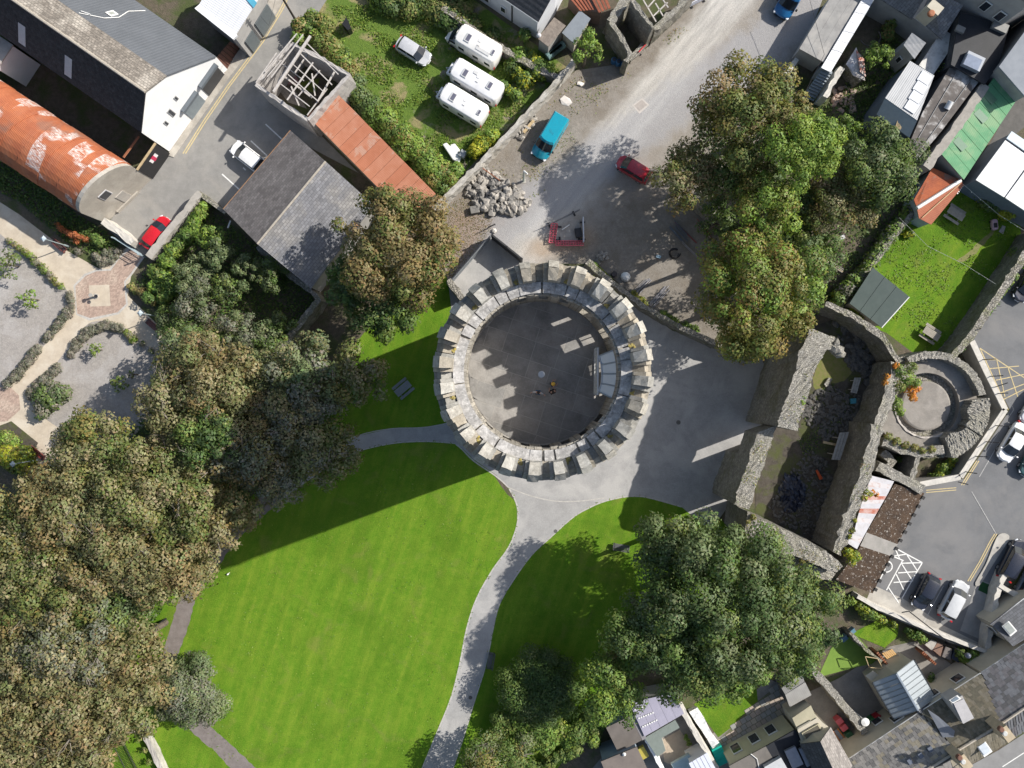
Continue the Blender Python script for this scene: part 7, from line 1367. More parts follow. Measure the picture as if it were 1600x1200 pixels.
shrub('yard_hedge', 'dark bramble bank above the caravan yard', [(600, -5, 32), (640, 2, 32), (680, 12, 29), (705, 30, 24), (735, 40, 20), (720, 5, 24), (770, 55, 15)], 1.6, ['ivy', 'dark', 'weeds'], dens=15, leaf=.22, cat='hedge')
shrub('yellow_shrub', 'bright yellow-green shrub growing on the low yard wall', [(925, 415, 8), (932, 424, 9), (943, 433, 10), (953, 442, 9), (963, 452, 8)], 1.1, ['yellow', 'lime'], dens=30, leaf=.16); shrub('yellow_shrub', 'small yellow-green shrub behind the low yard wall', [(990, 462, 8), (1002, 470, 8), (1008, 476, 6)], .9, ['yellow', 'weeds'], dens=28, leaf=.15)
shrub('ivy_bank', 'ivy covering the low yard wall by the amber tree', [(1036, 492, 9), (1052, 503, 10), (1070, 512, 10), (1085, 515, 9)], 1.2, ['lime', 'ivy'], dens=24, leaf=.17, cat='ivy')
# trees above the ruin
TR('tall brown-tinged tree at the edge of the gravel yard', (1178, 185), 86, 14, ['oakgreen', 'amber', 'chestnut', 'oakgreen'], dens=13, leaf=.25, nl=32)
TR('round brown-green tree beside the small red van', (1075, 275), 50, 10, ['oakgreen', 'wood', 'chestnut'], dens=13, leaf=.24); TR('bright lime feathery tree in the middle of the clump', (1258, 238), 58, 15, ['lime', 'lime'], dens=18, leaf=.2); TR('lime-green tree with ivy below the feathery one', (1200, 325), 50, 13, ['lime', 'lime', 'amber'], dens=15, leaf=.22)
TR('dark green tree in front of the ribbed workshop', (1372, 262), 62, 12, ['dark', 'willow', 'mid'], dens=15, leaf=.22); TR('brownish tree between dark tree and shaded path', (1316, 312), 54, 10, ['chestnut', 'wood', 'oakgreen'], dens=14, leaf=.22); TR('small bright tree behind the dark green tree', (1318, 205), 26, 9, ['lime', 'mid'], dens=17, leaf=.2)
TR('large amber-tinted tree beside the ruin wall', (1182, 462), 98, 14, ['amber', 'oakgreen', 'lime', 'amber'], dens=14, leaf=.25, nl=36); TR('green tree between amber tree and shaded path', (1258, 398), 50, 8, ['mid', 'dark'], dens=15, leaf=.22); TR('tan-leaved small tree above the amber tree', (1148, 385), 26, 11, ['chestnut', 'amber'], dens=15, leaf=.2)
TR('small dark tree below the lime ivy tree', (1232, 360), 34, 7, ['dark', 'mid'], dens=16, leaf=.22)
shrub('garden_hedge', 'green hedge between the shaded path and the garden lawn', [(1425, 318, 12), (1415, 340, 13), (1400, 355, 13), (1388, 372, 13), (1375, 388, 13), (1362, 405, 13), (1350, 425, 14), (1335, 440, 15), (1320, 455, 16), (1308, 470, 14), (1430, 300, 12)], 2.4, ['mid', 'lime', 'grey'], dens=17, leaf=.2, cat='hedge')
shrub('lime_bush', 'lime-green bush beside the garden shed corner', [(1310, 460, 10), (1332, 490, 11), (1340, 498, 8), (1300, 478, 10)], 1.8, ['lime', 'yellow'], dens=22, leaf=.18); shrub('flower_patch', 'yellow-leaved plant by the rust-roofed outhouse', [(1415, 366, 6), (1424, 366, 6), (1405, 360, 8)], .9, ['yellow', 'ivy'], dens=26, leaf=.18)
shrub('yellow_bush', 'round golden bush at the far corner of the garden lawn', [(1574, 333, 14), (1582, 328, 8)], 2.2, ['yellow'], dens=30, leaf=.17); shrub('dark_bush', 'dark bush under the white sheet hall wall', [(1540, 312, 14), (1555, 322, 12), (1528, 300, 10)], 1.6, ['dark', 'mid'], dens=18, leaf=.2)
shrub('wall_ivy', 'ivy and brambles on the wall beside the car park', [(1595, 412, 9), (1580, 432, 10), (1566, 448, 11), (1553, 464, 11), (1543, 478, 11), (1535, 490, 9), (1500, 545, 7), (1585, 395, 10)], 2.9, ['ivy', 'lime', 'mid'], dens=17, leaf=.2, cat='ivy')
TR('bushy garden tree by the swing frame at top right', (1371, 87), 22, 4.5, ['lime', 'mid'], dens=20, leaf=.18); shrub('dark_bush', 'shaded bush beside the terrace at top right', [(1385, 55, 12), (1390, 40, 10), (1420, 20, 12)], 2.0, ['mid', 'amber'], dens=18, leaf=.2); shrub('moss_cushion', 'bright moss cushion on the mottled white roof', [(1466, 110, 7), (1480, 95, 4)], 3.4, ['lime'], dens=26, leaf=.13, cat='moss', stems=False)
TR('green tree filling the clump behind the tall brown one', (1165, 275), 52, 10, ['mid', 'dark', 'oakgreen'], dens=13, leaf=.25); TR('shaded green tree left of the lime ivy tree', (1125, 345), 32, 5, ['dark', 'ivy'], dens=13, leaf=.24); TR('green tree between feathery and dark trees', (1300, 262), 40, 8, ['mid', 'dark'], dens=13, leaf=.24)
TR('shaded tree in the middle of the clump by the old arch', (1248, 318), 44, 8, ['dark', 'mid'], dens=13, leaf=.24)
# growing on the ruin
def ongrow(label, pts, z, pal, name='wall_plant', h=1.0, cat='plant', dens=28, leaf=.17):
    L = []
    for x, y, rp in pts:
        c = P(x, y, z); r = rp*(H-z)/F; L.append(((c.x, c.y, z+h*.25), r, h*.5))
        for k in range(3): a = random.uniform(0, 6.28); L.append(((c.x+math.cos(a)*r*.6, c.y+math.sin(a)*r*.6, z+h*.3), r*.5, h*.35))
    q = P(pts[0][0], pts[0][1], z); t_ = T(name, label, cat, q); addleaf(lobes_mesh('foliage', L, pal, dens, leaf), 'foliage', t_); return t_
ongrow('green and orange sapling growing on the ruined turret', [(1400, 580, 12), (1412, 590, 13), (1398, 604, 11), (1418, 575, 10), (1425, 598, 8)], 3.4, ['mid', 'lime', 'amber'], h=1.8); ongrow('orange-leaved branch over the turret floor', [(1420, 612, 9), (1428, 606, 8), (1424, 622, 7)], 3.0, ['orange'], h=1.0); ongrow('orange tuft at the edge of the ruin east wall', [(1384, 588, 5), (1381, 598, 5), (1398, 572, 6)], 4.0, ['orange'], h=.8)
ongrow('green shrub rooted on the turret wall', [(1396, 632, 11), (1402, 642, 8), (1390, 622, 8)], 3.2, ['lime', 'mid'], h=1.4)
ongrow('bright yellow-green shrub at the foot of the ruin corner', [(1324, 864, 9), (1334, 868, 9), (1328, 876, 7)], 4.0, ['yellow', 'lime'], h=1.2); ongrow('yellow and green growth along the ruin east wall', [(1352, 768, 5), (1348, 778, 6), (1357, 772, 5), (1334, 812, 4), (1330, 828, 5), (1326, 838, 4)], 5.4, ['yellow', 'amber', 'mid'], h=.7); ongrow('orange weeds beside the rust-streaked roof', [(1362, 768, 4), (1368, 772, 4)], 4.6, ['orange'], h=.6)
ongrow('green tuft on the inner edge of the ruin west wall', [(1252, 628, 5), (1254, 622, 4)], 9.6, ['lime'], h=.7); ongrow('ochre grass tufts on top of the ruin south wall', [(1176, 808, 5), (1168, 815, 4), (1215, 858, 5), (1186, 848, 5), (1252, 876, 5), (1236, 870, 4)], 7.5, ['weeds', 'amber'], h=.5); ongrow('mossy grass strip on the turret south wall', [(1388, 682, 7), (1400, 690, 7), (1414, 695, 7), (1428, 700, 7), (1440, 704, 6), (1455, 702, 6)], 3.3, ['weeds', 'amber'], h=.5)
shrub('yellow_flower_bush', 'yellow-flowered bush between turret and retaining wall', [(1488, 718, 8), (1480, 728, 9), (1470, 738, 10), (1460, 746, 9), (1478, 742, 8)], 1.6, ['lime', 'mid', 'yellow'], dens=22, leaf=.18); shrub('cell_plant', 'green plant growing inside the roofless cell', [(1410, 722, 6), (1404, 716, 5)], .9, ['mid'], dens=24, leaf=.18)
# lower right
TR('huge dark green tree south of the ruin', (1128, 930), 118, 16, ['dark', 'dark', 'mid', 'willow'], dens=13, leaf=.25, nl=42); TR('dark green tree reaching towards the plaza corner', (1056, 862), 62, 12, ['dark', 'willow', 'mid'], dens=14, leaf=.24); TR('dark green tree right of the huge one', (1225, 965), 84, 14, ['dark', 'mid'], dens=14, leaf=.24, nl=26)
TR('dark green tree on the left of the huge one', (1015, 985), 62, 13, ['dark', 'mid', 'dark'], dens=13, leaf=.24); TR('dark tree below the huge one', (1085, 1022), 70, 13, ['dark', 'mid'], dens=14, leaf=.24); TR('willow-green tree overhanging the small lawn', (1158, 1038), 50, 9, ['mid', 'lime', 'mid'], dens=17, leaf=.24); TR('dark green tree above the curved grey shed', (1240, 1015), 44, 9, ['dark', 'mid'], dens=15, leaf=.22)
TR('light green tree with a yellow branch by the lilac roof', (955, 1075), 56, 10, ['mid', 'lime', 'mid'], dens=15, leaf=.23); TR('slender light green tree above the brown felt roof', (975, 1030), 34, 9, ['mid', 'oakgreen'], dens=15, leaf=.22)
TR('smooth dark domed bush on the shaded lawn', (842, 1068), 60, 4.5, ['dark', 'ivy'], dens=22, leaf=.16, flat_=.8, name='domed_bush', nl=40)
shrub('boundary_hedge', 'long green hedge along the lower boundary', [(790, 1130, 24), (815, 1120, 24), (840, 1128, 26), (868, 1140, 24), (850, 1158, 20), (820, 1155, 22), (890, 1150, 22), (912, 1140, 22), (930, 1125, 22), (925, 1152, 14)], 3.0, ['mid', 'lime', 'mid'], dens=16, leaf=.22, cat='hedge'); shrub('boundary_hedge', 'lower bank of hedge beside the shaded footpath', [(900, 1172, 12), (880, 1180, 13), (858, 1190, 13), (930, 1160, 10), (840, 1200, 13), (815, 1190, 12)], 2.0, ['mid', 'ivy'], dens=17, leaf=.22, cat='hedge')
TR('grey-green twiggy bush on the right of the path at the bottom', (768, 1188), 50, 6, ['willow', 'oakgreen', 'mid'], dens=14, leaf=.2, bare=10, name='twiggy_bush')
TR('tree just below the frame shading the path', (705, 1290), 60, 9, ['dark', 'mid'], dens=9)
shrub('apron_ivy', 'ivy and weeds below the car park apron', [(1343, 945, 10), (1352, 956, 11), (1365, 962, 9), (1378, 968, 8), (1330, 938, 8), (1395, 975, 7)], 1.8, ['mid', 'yellow', 'lime'], dens=20, leaf=.18); shrub('fern_bank', 'feathery green bush against the terrace back wall', [(1520, 1022, 12), (1532, 1032, 12), (1512, 1034, 11), (1500, 1020, 9), (1542, 1022, 9), (1525, 1042, 9)], 1.6, ['mid', 'lime'], dens=20, leaf=.24, asp=.3); shrub('dark_bush', 'dark bushes beside the planters under the apron wall', [(1432, 990, 9), (1440, 998, 9), (1424, 992, 8), (1418, 985, 7)], 1.2, ['ivy', 'lime'], dens=18, leaf=.18)
shrub('potted_plants', 'dark potted plants beside the zinc-roofed extension', [(1458, 1065, 8), (1462, 1074, 9), (1455, 1056, 6)], 1.1, ['dark', 'ivy'], dens=20, leaf=.17, cat='plant'); shrub('courtyard_plant', 'pale leafy plant in the sunny courtyard corner', [(1072, 1152, 5), (1077, 1162, 5)], 1.0, ['lime'], dens=24, leaf=.15, cat='plant'); shrub('wall_ivy', 'ivy along the pale-topped wall by the railings', [(212, 1140, 6), (218, 1155, 6), (226, 1172, 6), (234, 1190, 6)], 1.3, ['weeds', 'mid'], dens=22, leaf=.15, cat='ivy', stems=False)
# ================================================================ STREET FURNITURE, STONE HEAP, PEOPLE, SMALL THINGS
def lamp(label, x, y, h, head='lantern', col=None):
    t = T('lamp_post', label, 'lamp', P(x, y)); g = P(x, y); col = col or flat('grey lamp paint', (.30, .36, .38), .4)
    MB().tube(g, g+Vector((0, 0, h-.4)), .07, .045, 8).build('post', col, t); MB().tube(g, g+Vector((0, 0, .8)), .12, .1, 8).build('base', col, t); q = g+Vector((0, 0, h-.4))
    if head == 'lantern':
        MB().lathe(q, [(.08, 0), (.22, .35)], 4).build('glass', flat('lantern glass', (.5, .58, .62), .2), t); MB().lathe(q+Vector((0, 0, .35)), [(.34, 0), (.3, .06), (.05, .22)], 4).build('cap', flat('lantern cap', (.42, .50, .55), .35), t)
    elif head == 'globe': MB().lathe(q, [(.06, 0), (.25, .1), (.3, .3), (.25, .46), (.06, .58)], 14).build('globe', glassy('smoked globe', (.10, .11, .15), .1), t, smooth=True)
    else: MB().box(q+Vector((-.2, -.1, .1)), (.5, .2, .1)).build('head', col, t)
    return t
lamp('grey lantern post at the upper garden path', 107, 385, 4.6); lamp('grey lantern post behind the right garden bench', 250, 495, 4.6); lamp('grey lantern post over the spiky bush', 58, 719, 4.2)
lamp('dark lamp post on the lawn strip beside the wood path', 259, 967, 5.0, 'arm', flat('black lamp paint', (.02, .02, .025), .5)); lamp('globe lamp at the car park boundary wall', 1478, 1004, 4.2, 'globe', dk)
t = T('utility_pole', 'leaning dark utility pole beside the street', 'pole', P(467, 40)); MB().tube(P(467, 40), P(467, 40)+Vector((0, 0, 8)), .13, .10, 8).build('post', mat('creosote pole', (.06, .05, .045), (.04, .035, .03), 3), t); q = P(467, 40)
for z in (7.2, 7.7): MB().box(q+Vector((0, 0, z)), (.9, .09, .09), R(50)).build('crossarm', dk, t)
MB().poly_tube([q+Vector((0, 0, 7.7)), P(420, 40, 7), P(406, 24, 5)], .015, 4).build('wire', dk, t)
t = T('marker_post', 'white bollard-like pole with a bent top by the stone heap', 'pole', P(818, 283)); g = P(818, 283); pm = flat('pale green post', (.42, .48, .44), .5)
MB().tube(g, g+Vector((0, 0, 3.9)), .13, .1, 10).build('post', pm, t); MB().tube(g+Vector((0, 0, 3.9)), g+Vector((.35, -.35, 4.2)), .12, .09, 8).build('head', WINF, t); MB().box(g+Vector((0, 0, .03)), (.5, .5, .06)).build('base_plate', CONC, t)
# stone heap
STN3 = [mat('heap stone '+k, c, tuple(x*.7 for x in c), 3, .95, .6, speck=.15) for k, c in (('a', (.36, .335, .30)), ('b', (.28, .265, .245)), ('c', (.42, .39, .35)), ('d', (.22, .21, .195)))]
def heap(label, pts, n, rmin, rmax, hmax, name='stone_heap'):
    w_ = PL(pts); c = sum(w_, Vector())/len(w_); t = T(name, label, 'stones', (c.x, c.y, 0)); xs = [q.x for q in w_]; ys = [q.y for q in w_]; k = 0; R_ = max((q-c).length for q in w_)
    protos = []
    for m_ in STN3:
        for j in range(3):
            b = MB().rock((0, 0, 0), 1.0, .75); me = bpy.data.meshes.new('stone'); me.from_pydata(b.v, [], b.f); me.materials.append(m_); protos.append(me)
    while k < n:
        x, y = random.uniform(min(xs), max(xs)), random.uniform(min(ys), max(ys))
        if not inpoly(np.array([x]), np.array([y]), w_)[0]: continue
        d = math.hypot(x-c.x, y-c.y)/R_; r = random.uniform(rmin, rmax); M = Matrix.Translation((x, y, max(.05, hmax*(1-d*d)*random.uniform(.4, 1)))) @ Matrix.Rotation(random.uniform(0, 6.3), 4, 'Z') @ Matrix.Rotation(random.uniform(-.6, .6), 4, 'X') @ Matrix.Diagonal((r*random.uniform(.8, 1.3), r*random.uniform(.7, 1.1), r, 1)); place(None, 'stone', random.choice(protos), M, t); k += 1
    return t
heap('large heap of broken grey building stones by the gravel track', [(732, 285), (758, 264), (785, 280), (812, 295), (830, 315), (818, 334), (780, 336), (745, 326), (728, 300)], 295, .16, .58, .75)
heap('small line of stones beside the turquoise van', [(800, 215), (835, 178), (842, 184), (812, 222)], 34, .15, .4, .35)
MB().box(P(742, 328, .3), (1.0, .8, .6), R(10)).build('stone_block', STN3[3], label='square dark block at the lower edge of the stone heap', cat='stone', bevel=.05)
MB().tube(P(754, 263, 1.0), P(781, 282, .9), .06).build('rusty_bar', flat('rusty steel', (.26, .10, .05)), label='thin rusty bar lying across the stone heap', cat='bar')
MB().box(P(826, 198, .35), (.3, 1.7, .25), R(-40)).build('timber_beam', WOODT, label='short timber beam among the small stones', cat='timber')
for lab, x, y, r_ in (('white broken slab on the stony verge, upper', 907, 131, .3), ('white broken slab on the stony verge, lower', 885, 158, .42)): MB().rock(P(x, y, .08), r_*1.5, .2).build('broken_slab', flat('white slab', (.66, .62, .58), .9), label=lab, cat='slab')
# barrels, barriers
for k, (x, y) in enumerate(((958, 98), (965, 101), (973, 104))):
    t = T('barrel', ('left', 'middle', 'right')[k]+' one of three blue barrels below the ruined cottage', 'barrel', P(x, y), 'blue barrels below the ruined cottage'); g = P(x, y)
    MB().lathe(g, [(.26, 0), (.30, .1), (.31, .45), (.30, .8), (.26, .9)], 14).build('drum', flat('blue drum', (.02, .10, .22), .4), t, smooth=True); MB().lathe(g+Vector((0, 0, .86)), [(.24, 0), (.2, .05)], 14).build('lid', flat('pale lid', (.55, .6, .66) if k == 2 else (.03, .04, .06), .4), t)
def barrier(label, a, b, m, name='barrier', lean=(0, 0)):
    lv = lambda z: Vector((lean[0]*z, lean[1]*z, z*(.45 if lean != (0, 0) else 1)))
    A, B = P(*a), P(*b); t = T(name, label, 'barrier', A.lerp(B, .5)); d = (B-A); rz = math.atan2(d.y, d.x); L = d.length
    for z in (.25, .6, .98): MB().tube(A+lv(z), B+lv(z), .02 if m.name == 'thin wire' else .06).build('rail', m, t)
    n = max(3, int(L/.25))
    for k in range(n+1): q = A.lerp(B, k/n); MB().tube(q+lv(.2), q+lv(1.0), .015 if m.name == 'thin wire' else .05, None, 4).build('upright', m, t)
    for k in (.15, .85): q = A.lerp(B, k); MB().box(q+Vector((0, 0, .06)), (.55, .18, .12), rz+R(90)).build('foot', BLACKP, t)
    return t
RB = flat('barrier red', (.55, .04, .05), .45); RPK = flat('barrier faded red', (.60, .12, .16), .5)
barrier('red plastic barrier at the low end of the ruined cottage', (996, 87), (1015, 66), RB); barrier('red plastic barrier against the ruined cottage wall, upper', (1044, 40), (1065, 16), RB); barrier('white and blue barrier at the top edge of the track', (1076, 12), (1103, -2), flat('barrier white', (.6, .62, .68), .45)); barrier('short red barrier at the top edge by the white one', (1077, 6), (1090, -8), RB)
GALVW = flat('thin wire', (.12, .12, .13), .5)
barrier('pink-red barrier on the left side of the dug pit', (874, 350), (870, 380), RPK, lean=(-.9, 0)); barrier('pink-red barrier along the bottom of the dug pit', (868, 374), (911, 374), RPK, lean=(0, -.75)); barrier('white barrier along the right side of the dug pit', (910, 342), (911, 380), flat('barrier white', (.6, .62, .68))); barrier('dark wire barrier along the top of the dug pit', (850, 356), (905, 330), GALVW)
sheet('dug_pit', cr([(876, 352), (890, 345), (905, 348), (906, 376), (868, 378), (866, 364)], 3), mat('pit concrete', (.36, .34, .31), (.28, .26, .24), 2), jit=.6)
MB().box(P(884, 355, .1), (1.0, .1, .08), R(35)).build('lath', flat('white lath', (.7, .7, .68), .6), label='short white lath inside the dug pit', cat='lath'); MB().box(P(904, 364, .3), (.7, 1.0, .5), R(10)).build('wire_crate', BLACKP, label='dark crate standing in the dug pit', cat='crate')
# pipes, bundles and odds in the yard
def bundle(label, a, b, n, m, wid, name='pole_bundle', r=.035):
    A, B = P(*a), P(*b); d = (B-A).normalized(); nr = Vector((-d.y, d.x, 0)); t = T(name, label, 'poles', A.lerp(B, .5))
    for k in range(n):
        o_ = nr*random.uniform(-wid, wid); s = d*random.uniform(-.4, .4); z = random.uniform(.05, .3)
        MB().tube(A+o_+s+Vector((0, 0, z)), B+o_*random.uniform(.6, 1.2)+s+Vector((0, 0, z)), r, r, 5).build('pole', random.choice(m) if isinstance(m, list) else m, t)
GALV = flat('galvanised pole', (.40, .40, .44), .45, metal=.3); GALV2 = flat('dull pole', (.28, .27, .28), .6)
bundle('bundle of pale scaffold poles, left of two', (993, 458), (1014, 437), 12, [GALV, GALV2], .38); bundle('bundle of pale scaffold poles, right of two', (1018, 478), (1042, 450), 14, [GALV, GALV2], .42); bundle('long dark poles lying at the foot of the trees', (1069, 380), (1105, 416), 5, [GALV2], .2); bundle('tangle of blue-grey poles in the yard shade', (1052, 352), (1072, 374), 10, [flat('blue pole', (.10, .13, .17), .5)], .5); bundle('red pipe lying under the yard trees', (1058, 350), (1092, 383), 1, [flat('red pipe', (.30, .06, .05), .5)], .05, r=.06); bundle('white pole and red rods below the trees', (1088, 349), (1108, 372), 4, [flat('white pole', (.5, .5, .5), .5), flat('red pipe', (.30, .06, .05))], .4)
MB().lathe(P(977, 433, 0), [(.45, 0), (.55, .2), (.4, .55), (.1, .7)], 10).build('rubble_sack', flat('white sack', (.8, .8, .78), .7), label='bulging white sack in the gravel yard', cat='sack'); MB().lathe(P(959, 429, 0), [(.3, 0), (.33, .3), (.28, .45)], 12).build('bucket', flat('black bucket', (.05, .04, .04), .5), label='black bucket beside the white sack', cat='bucket')
t = heap('few pale stones and a stump at the yard wall end', [(930, 396), (945, 392), (952, 404), (935, 412)], 14, .15, .5, .4, 'stone_group'); 
coil = T('cable_coil', 'loose dark coil of cable in the yard shade', 'coil', P(1054, 395))
for j in range(3):
    pts = [P(1054+(9-j)*math.cos(R(a))+random.gauss(0, .5), 396+(8-j)*math.sin(R(a)), .1+.07*j) for a in range(0, 330, 22)]; MB().poly_tube(pts, .05, 5).build('loop', BLACKP, coil)
MB().box(P(1029, 401, .1), (.5, .3, .12), R(-20)).build('paint_tray', flat('pale blue tray', (.35, .5, .6), .5), label='pale blue tray on the shaded yard gravel', cat='tray')
# gate and palisade beside the tower
fen = T('palisade_fence', 'grey palisade fence between yard and tower entrance', 'fence', P(738, 405)); A, B = P(708, 441), P(768, 371); GP = flat('grey palisade', (.24, .26, .28), .5); n = 46
for k in range(n+1): q = A.lerp(B, k/n); MB().box(q+Vector((0, 0, .95)), (.07, .04, 1.9), math.atan2((B-A).y, (B-A).x)).build('pale', GP, fen)
for z in (.4, 1.5): MB().tube(A+Vector((0, 0, z)), B+Vector((0, 0, z)), .04).build('rail', GP, fen)
gat = T('entrance_gate', 'tall black double gate at the tower entrance', 'gate', P(792, 390)); A, B = P(770, 374), P(815, 410); rz = math.atan2((B-A).y, (B-A).x)
for k in (0, 1): a, b = A.lerp(B, k*.5+.01), A.lerp(B, k*.5+.49); m_ = (a+b)/2; MB().box(m_+Vector((0, 0, 1.25)), ((b-a).length, .12, 2.5), rz).build('leaf', BLACKP, gat); MB().box(m_+Vector((0, 0, 2.53)), ((b-a).length, .18, .07), rz).build('top_rail', flat('gate rail', (.05, .05, .05), .3), gat)
for q in (A, B, A.lerp(B, .5)): MB().box(q+Vector((0, 0, 1.35)), (.16, .16, 2.7), rz).build('gate_post', BLACKP, gat)
t = T('site_sign', 'small dark sign on a stand near the entrance gate', 'sign', P(768, 355)); MB().box(P(768, 353, .9), (.9, .06, .5), R(25)).build('board', BLACKP, t); MB().tube(P(768, 353, 0), P(768, 353, .9), .04).build('post', dk, t)
MB().rock(P(772, 361, .15), .35, .6).build('white_stone', flat('white stone', (.7, .66, .6), .9), label='small white stone beside the entrance gate', cat='stone')
gat = T('garden_gate', 'pale blue-grey metal gate at the garden entrance', 'gate', P(205, 385)); A, B = P(189, 376), P(229, 402); gm = flat('blue grey gate', (.32, .40, .44), .4)
for z in (.15, .6, 1.2, 1.6): MB().tube(A+Vector((0, 0, z)), B+Vector((0, 0, z)), .045).build('rail', gm, gat)
for k in range(15): q = A.lerp(B, k/14); MB().tube(q, q+Vector((0, 0, 1.6)), .03, .03, 5).build('bar', gm, gat)
for q in (A, B): MB().tube(q, q+Vector((0, 0, 2.0)), .08).build('gate_post', gm, gat)
rl = T('railings', 'black metal railings in the bottom left corner', 'railing', P(190, 1170)); A, B = P(185, 1140), P(228, 1225)
for k in range(40): q = A.lerp(B, k/39); MB().tube(q, q+Vector((0, 0, 2.2)), .03, .03, 4).build('bar', BLACKP, rl)
for z in (.3, 1.9): MB().tube(A+Vector((0, 0, z)), B+Vector((0, 0, z)), .045).build('rail', BLACKP, rl)
# benches and picnic tables
def picnic(label, x, y, rz, m):
    t = T('picnic_table', label, 'picnic table', P(x, y), rz=rz, local=True)
    for k in range(5): MB().box((0, -.32+.16*k, .76), (1.9, .145, .045)).build('top_board', m, t)
    for s in (-1, 1):
        for k in range(2): MB().box((0, s*(.62+.15*k), .45), (1.9, .135, .045)).build('seat_board', m, t)
        MB().box((s*.65, 0, .42), (.07, 1.5, .09)).build('cross_beam', m, t)
        for e in (-1, 1): MB().tube((s*.65, e*.62, 0), (s*.65, e*.22, .74), .05, .05, 4).build('leg', m, t)
    return t
PT = mat('weathered table', (.36, .33, .28), (.28, .255, .215), 3, .9, .3, obj=True)
picnic('weathered picnic table near the rust-roofed outhouse', 1488, 336, R(-33), PT); picnic('weathered picnic table at the ruin end of the lawn', 1450, 522, R(-33), PT); picnic('slate-grey picnic table on the shaded castle lawn', 631, 607, R(40), flat('grey recycled plastic', (.20, .225, .25), .6))
def bench(label, x, y, rz, m, L=1.8):
    t = T('bench', label, 'bench', P(x, y), rz=rz, local=True)
    for k in range(4): MB().box((0, -.2+.13*k, .45), (L, .11, .04)).build('seat_slat', m, t)
    for k in range(3): MB().box((0, .32+.05*k, .6+.14*k), (L, .04, .11)).build('back_slat', m, t)
    for s in (-1, 1): MB().tube((s*(L/2-.15), -.2, 0), (s*(L/2-.15), -.2, .65), .035).build('leg', dk, t); MB().tube((s*(L/2-.15), .3, 0), (s*(L/2-.15), .44, .95), .035).build('leg', dk, t); MB().tube((s*(L/2-.15), -.2, .65), (s*(L/2-.15), .36, .65), .03).build('armrest', dk, t)
    return t
RBN = flat('red-brown bench', (.17, .055, .045), .5); bench('dark slatted bench beside the curving castle path', 766, 1030, R(-100), flat('dark bench', (.10, .10, .105), .6)); bench('dark bench in the shade near the plaza edge', 970, 853, R(170), flat('dark bench', (.10, .10, .105)))
bench('red-brown bench under the right garden lantern', 244, 512, R(-40), RBN, 2.2); bench('red-brown bench at the top garden path', 96, 386, R(-40), RBN, 1.8); bench('red bench beside the spiky garden bush', 63, 708, R(-40), flat('red bench', (.24, .045, .035), .5), 1.8)
bt = T('rail_bench', 'long timber rails lying across the shaded path', 'timber', P(1292, 405)); strips(bt, 'rail', P(1270, 391, .5), P(1318, 423, .5), P(1316, 426, .5), P(1268, 395, .5), 1, WOODT, .1, 0); 
for k in range(3): MB().tube(P(1270-k, 391+k*2.4, .5), P(1318-k, 421+k*2.4, .5), .045, .045, 5).build('rail', WOODG, bt)
MB().box(P(1315, 371, .2), (.6, .4, .3), R(20)).build('pale_box', flat('pale grey box', (.5, .5, .5), .6), label='small pale box on the shaded path', cat='box')
sd_ = T('sundial', 'stone sundial column at the centre of the paved circle', 'sundial', P(150, 463)); MB().lathe(P(150, 463), [(.3, 0), (.3, .1), (.14, .2), (.11, .95), (.22, 1.05), (.22, 1.12)], 12).build('column', CONC, sd_); MB().lathe(P(150, 463, 1.12), [(.2, 0), (.2, .04)], 12).build('dial', dk, sd_); MB().tube(P(150, 463, 1.15), P(152, 460, 1.4), .02).build('gnomon', dk, sd_)
t = T('toy_car', 'small pink toy car at the corner of the garden lawn', 'toy', P(1551, 352), rz=R(95), local=True); PKm = flat('toy pink', (.58, .38, .42), .4); loft(mb := MB(), [(plan(1.2, .62, .25, .2), .12), (plan(1.2, .62, .25, .2), .42), (plan(1.1, .54, .25, .2), .5)]); mb.build('body', PKm, t); MB().box((-.1, 0, .52), (.5, .36, .06)).build('seat_well', BLACKP, t)
for sx in (-1, 1):
    for sy in (-1, 1): MB().tube((sx*.36, sy*.26, .12), (sx*.36, sy*.34, .12), .12, .12, 8).build('wheel', TYRE, t)
MB().prism(PL([(1560, 362), (1566, 352), (1571, 354), (1567, 366)]), 0, .06).build('stepping_stone', CONC, label='pale stepping stone beside the toy car', cat='stone', bevel=.02)
for lab, pts in (('string of garden lights from shed roof to the car park wall', [(1405, 340, 3), (1450, 385, 2.4), (1505, 412, 2.3), (1556, 444, 3.0)]), ('string of garden lights across the top of the lawn', [(1505, 288, 3.2), (1560, 335, 2.4), (1600, 360, 3.0)])):
    t = T('light_string', lab, 'lights', P(pts[1][0], pts[1][1])); q = [P(*a) for a in pts]; MB().poly_tube(q, .018, 4).build('wire', flat('pale wire', (.5, .5, .45), .5), t)
    for a, b in zip(q[:-1], q[1:]):
        for k in (.25, .5, .75): MB().lathe(a.lerp(b, k)-Vector((0, 0, .12)), [(.02, 0), (.06, .05), (.02, .12)], 6).build('bulb', WINF, t)
for lab, q, z, m_ in (('white dinghy-like tank beside the conifer hedge', [(692, 228), (698, 225), (722, 247), (718, 256), (708, 252)], .6, flat('white tank', (.74, .74, .72), .4)), ('white plastic box beside the tank', [(704, 228), (711, 226), (719, 236), (715, 243), (707, 238)], .5, flat('white tank', (.74, .74, .72))), ('dark-sided box with pale lid by the conifer hedge', [(722, 236), (731, 241), (725, 251), (716, 246)], .9, flat('grey box', (.35, .37, .38), .5))): MB().prism(PL(q), 0, z).build('storage_tank', m_, label=lab, cat='tank', bevel=.08)
MB().prism(PL([(545, 35), (552, 52), (547, 55), (538, 45)]), 0, 1.2).build('dark_hut', BLACKP, label='small black hut in the hedge at the top of the yard', cat='hut')
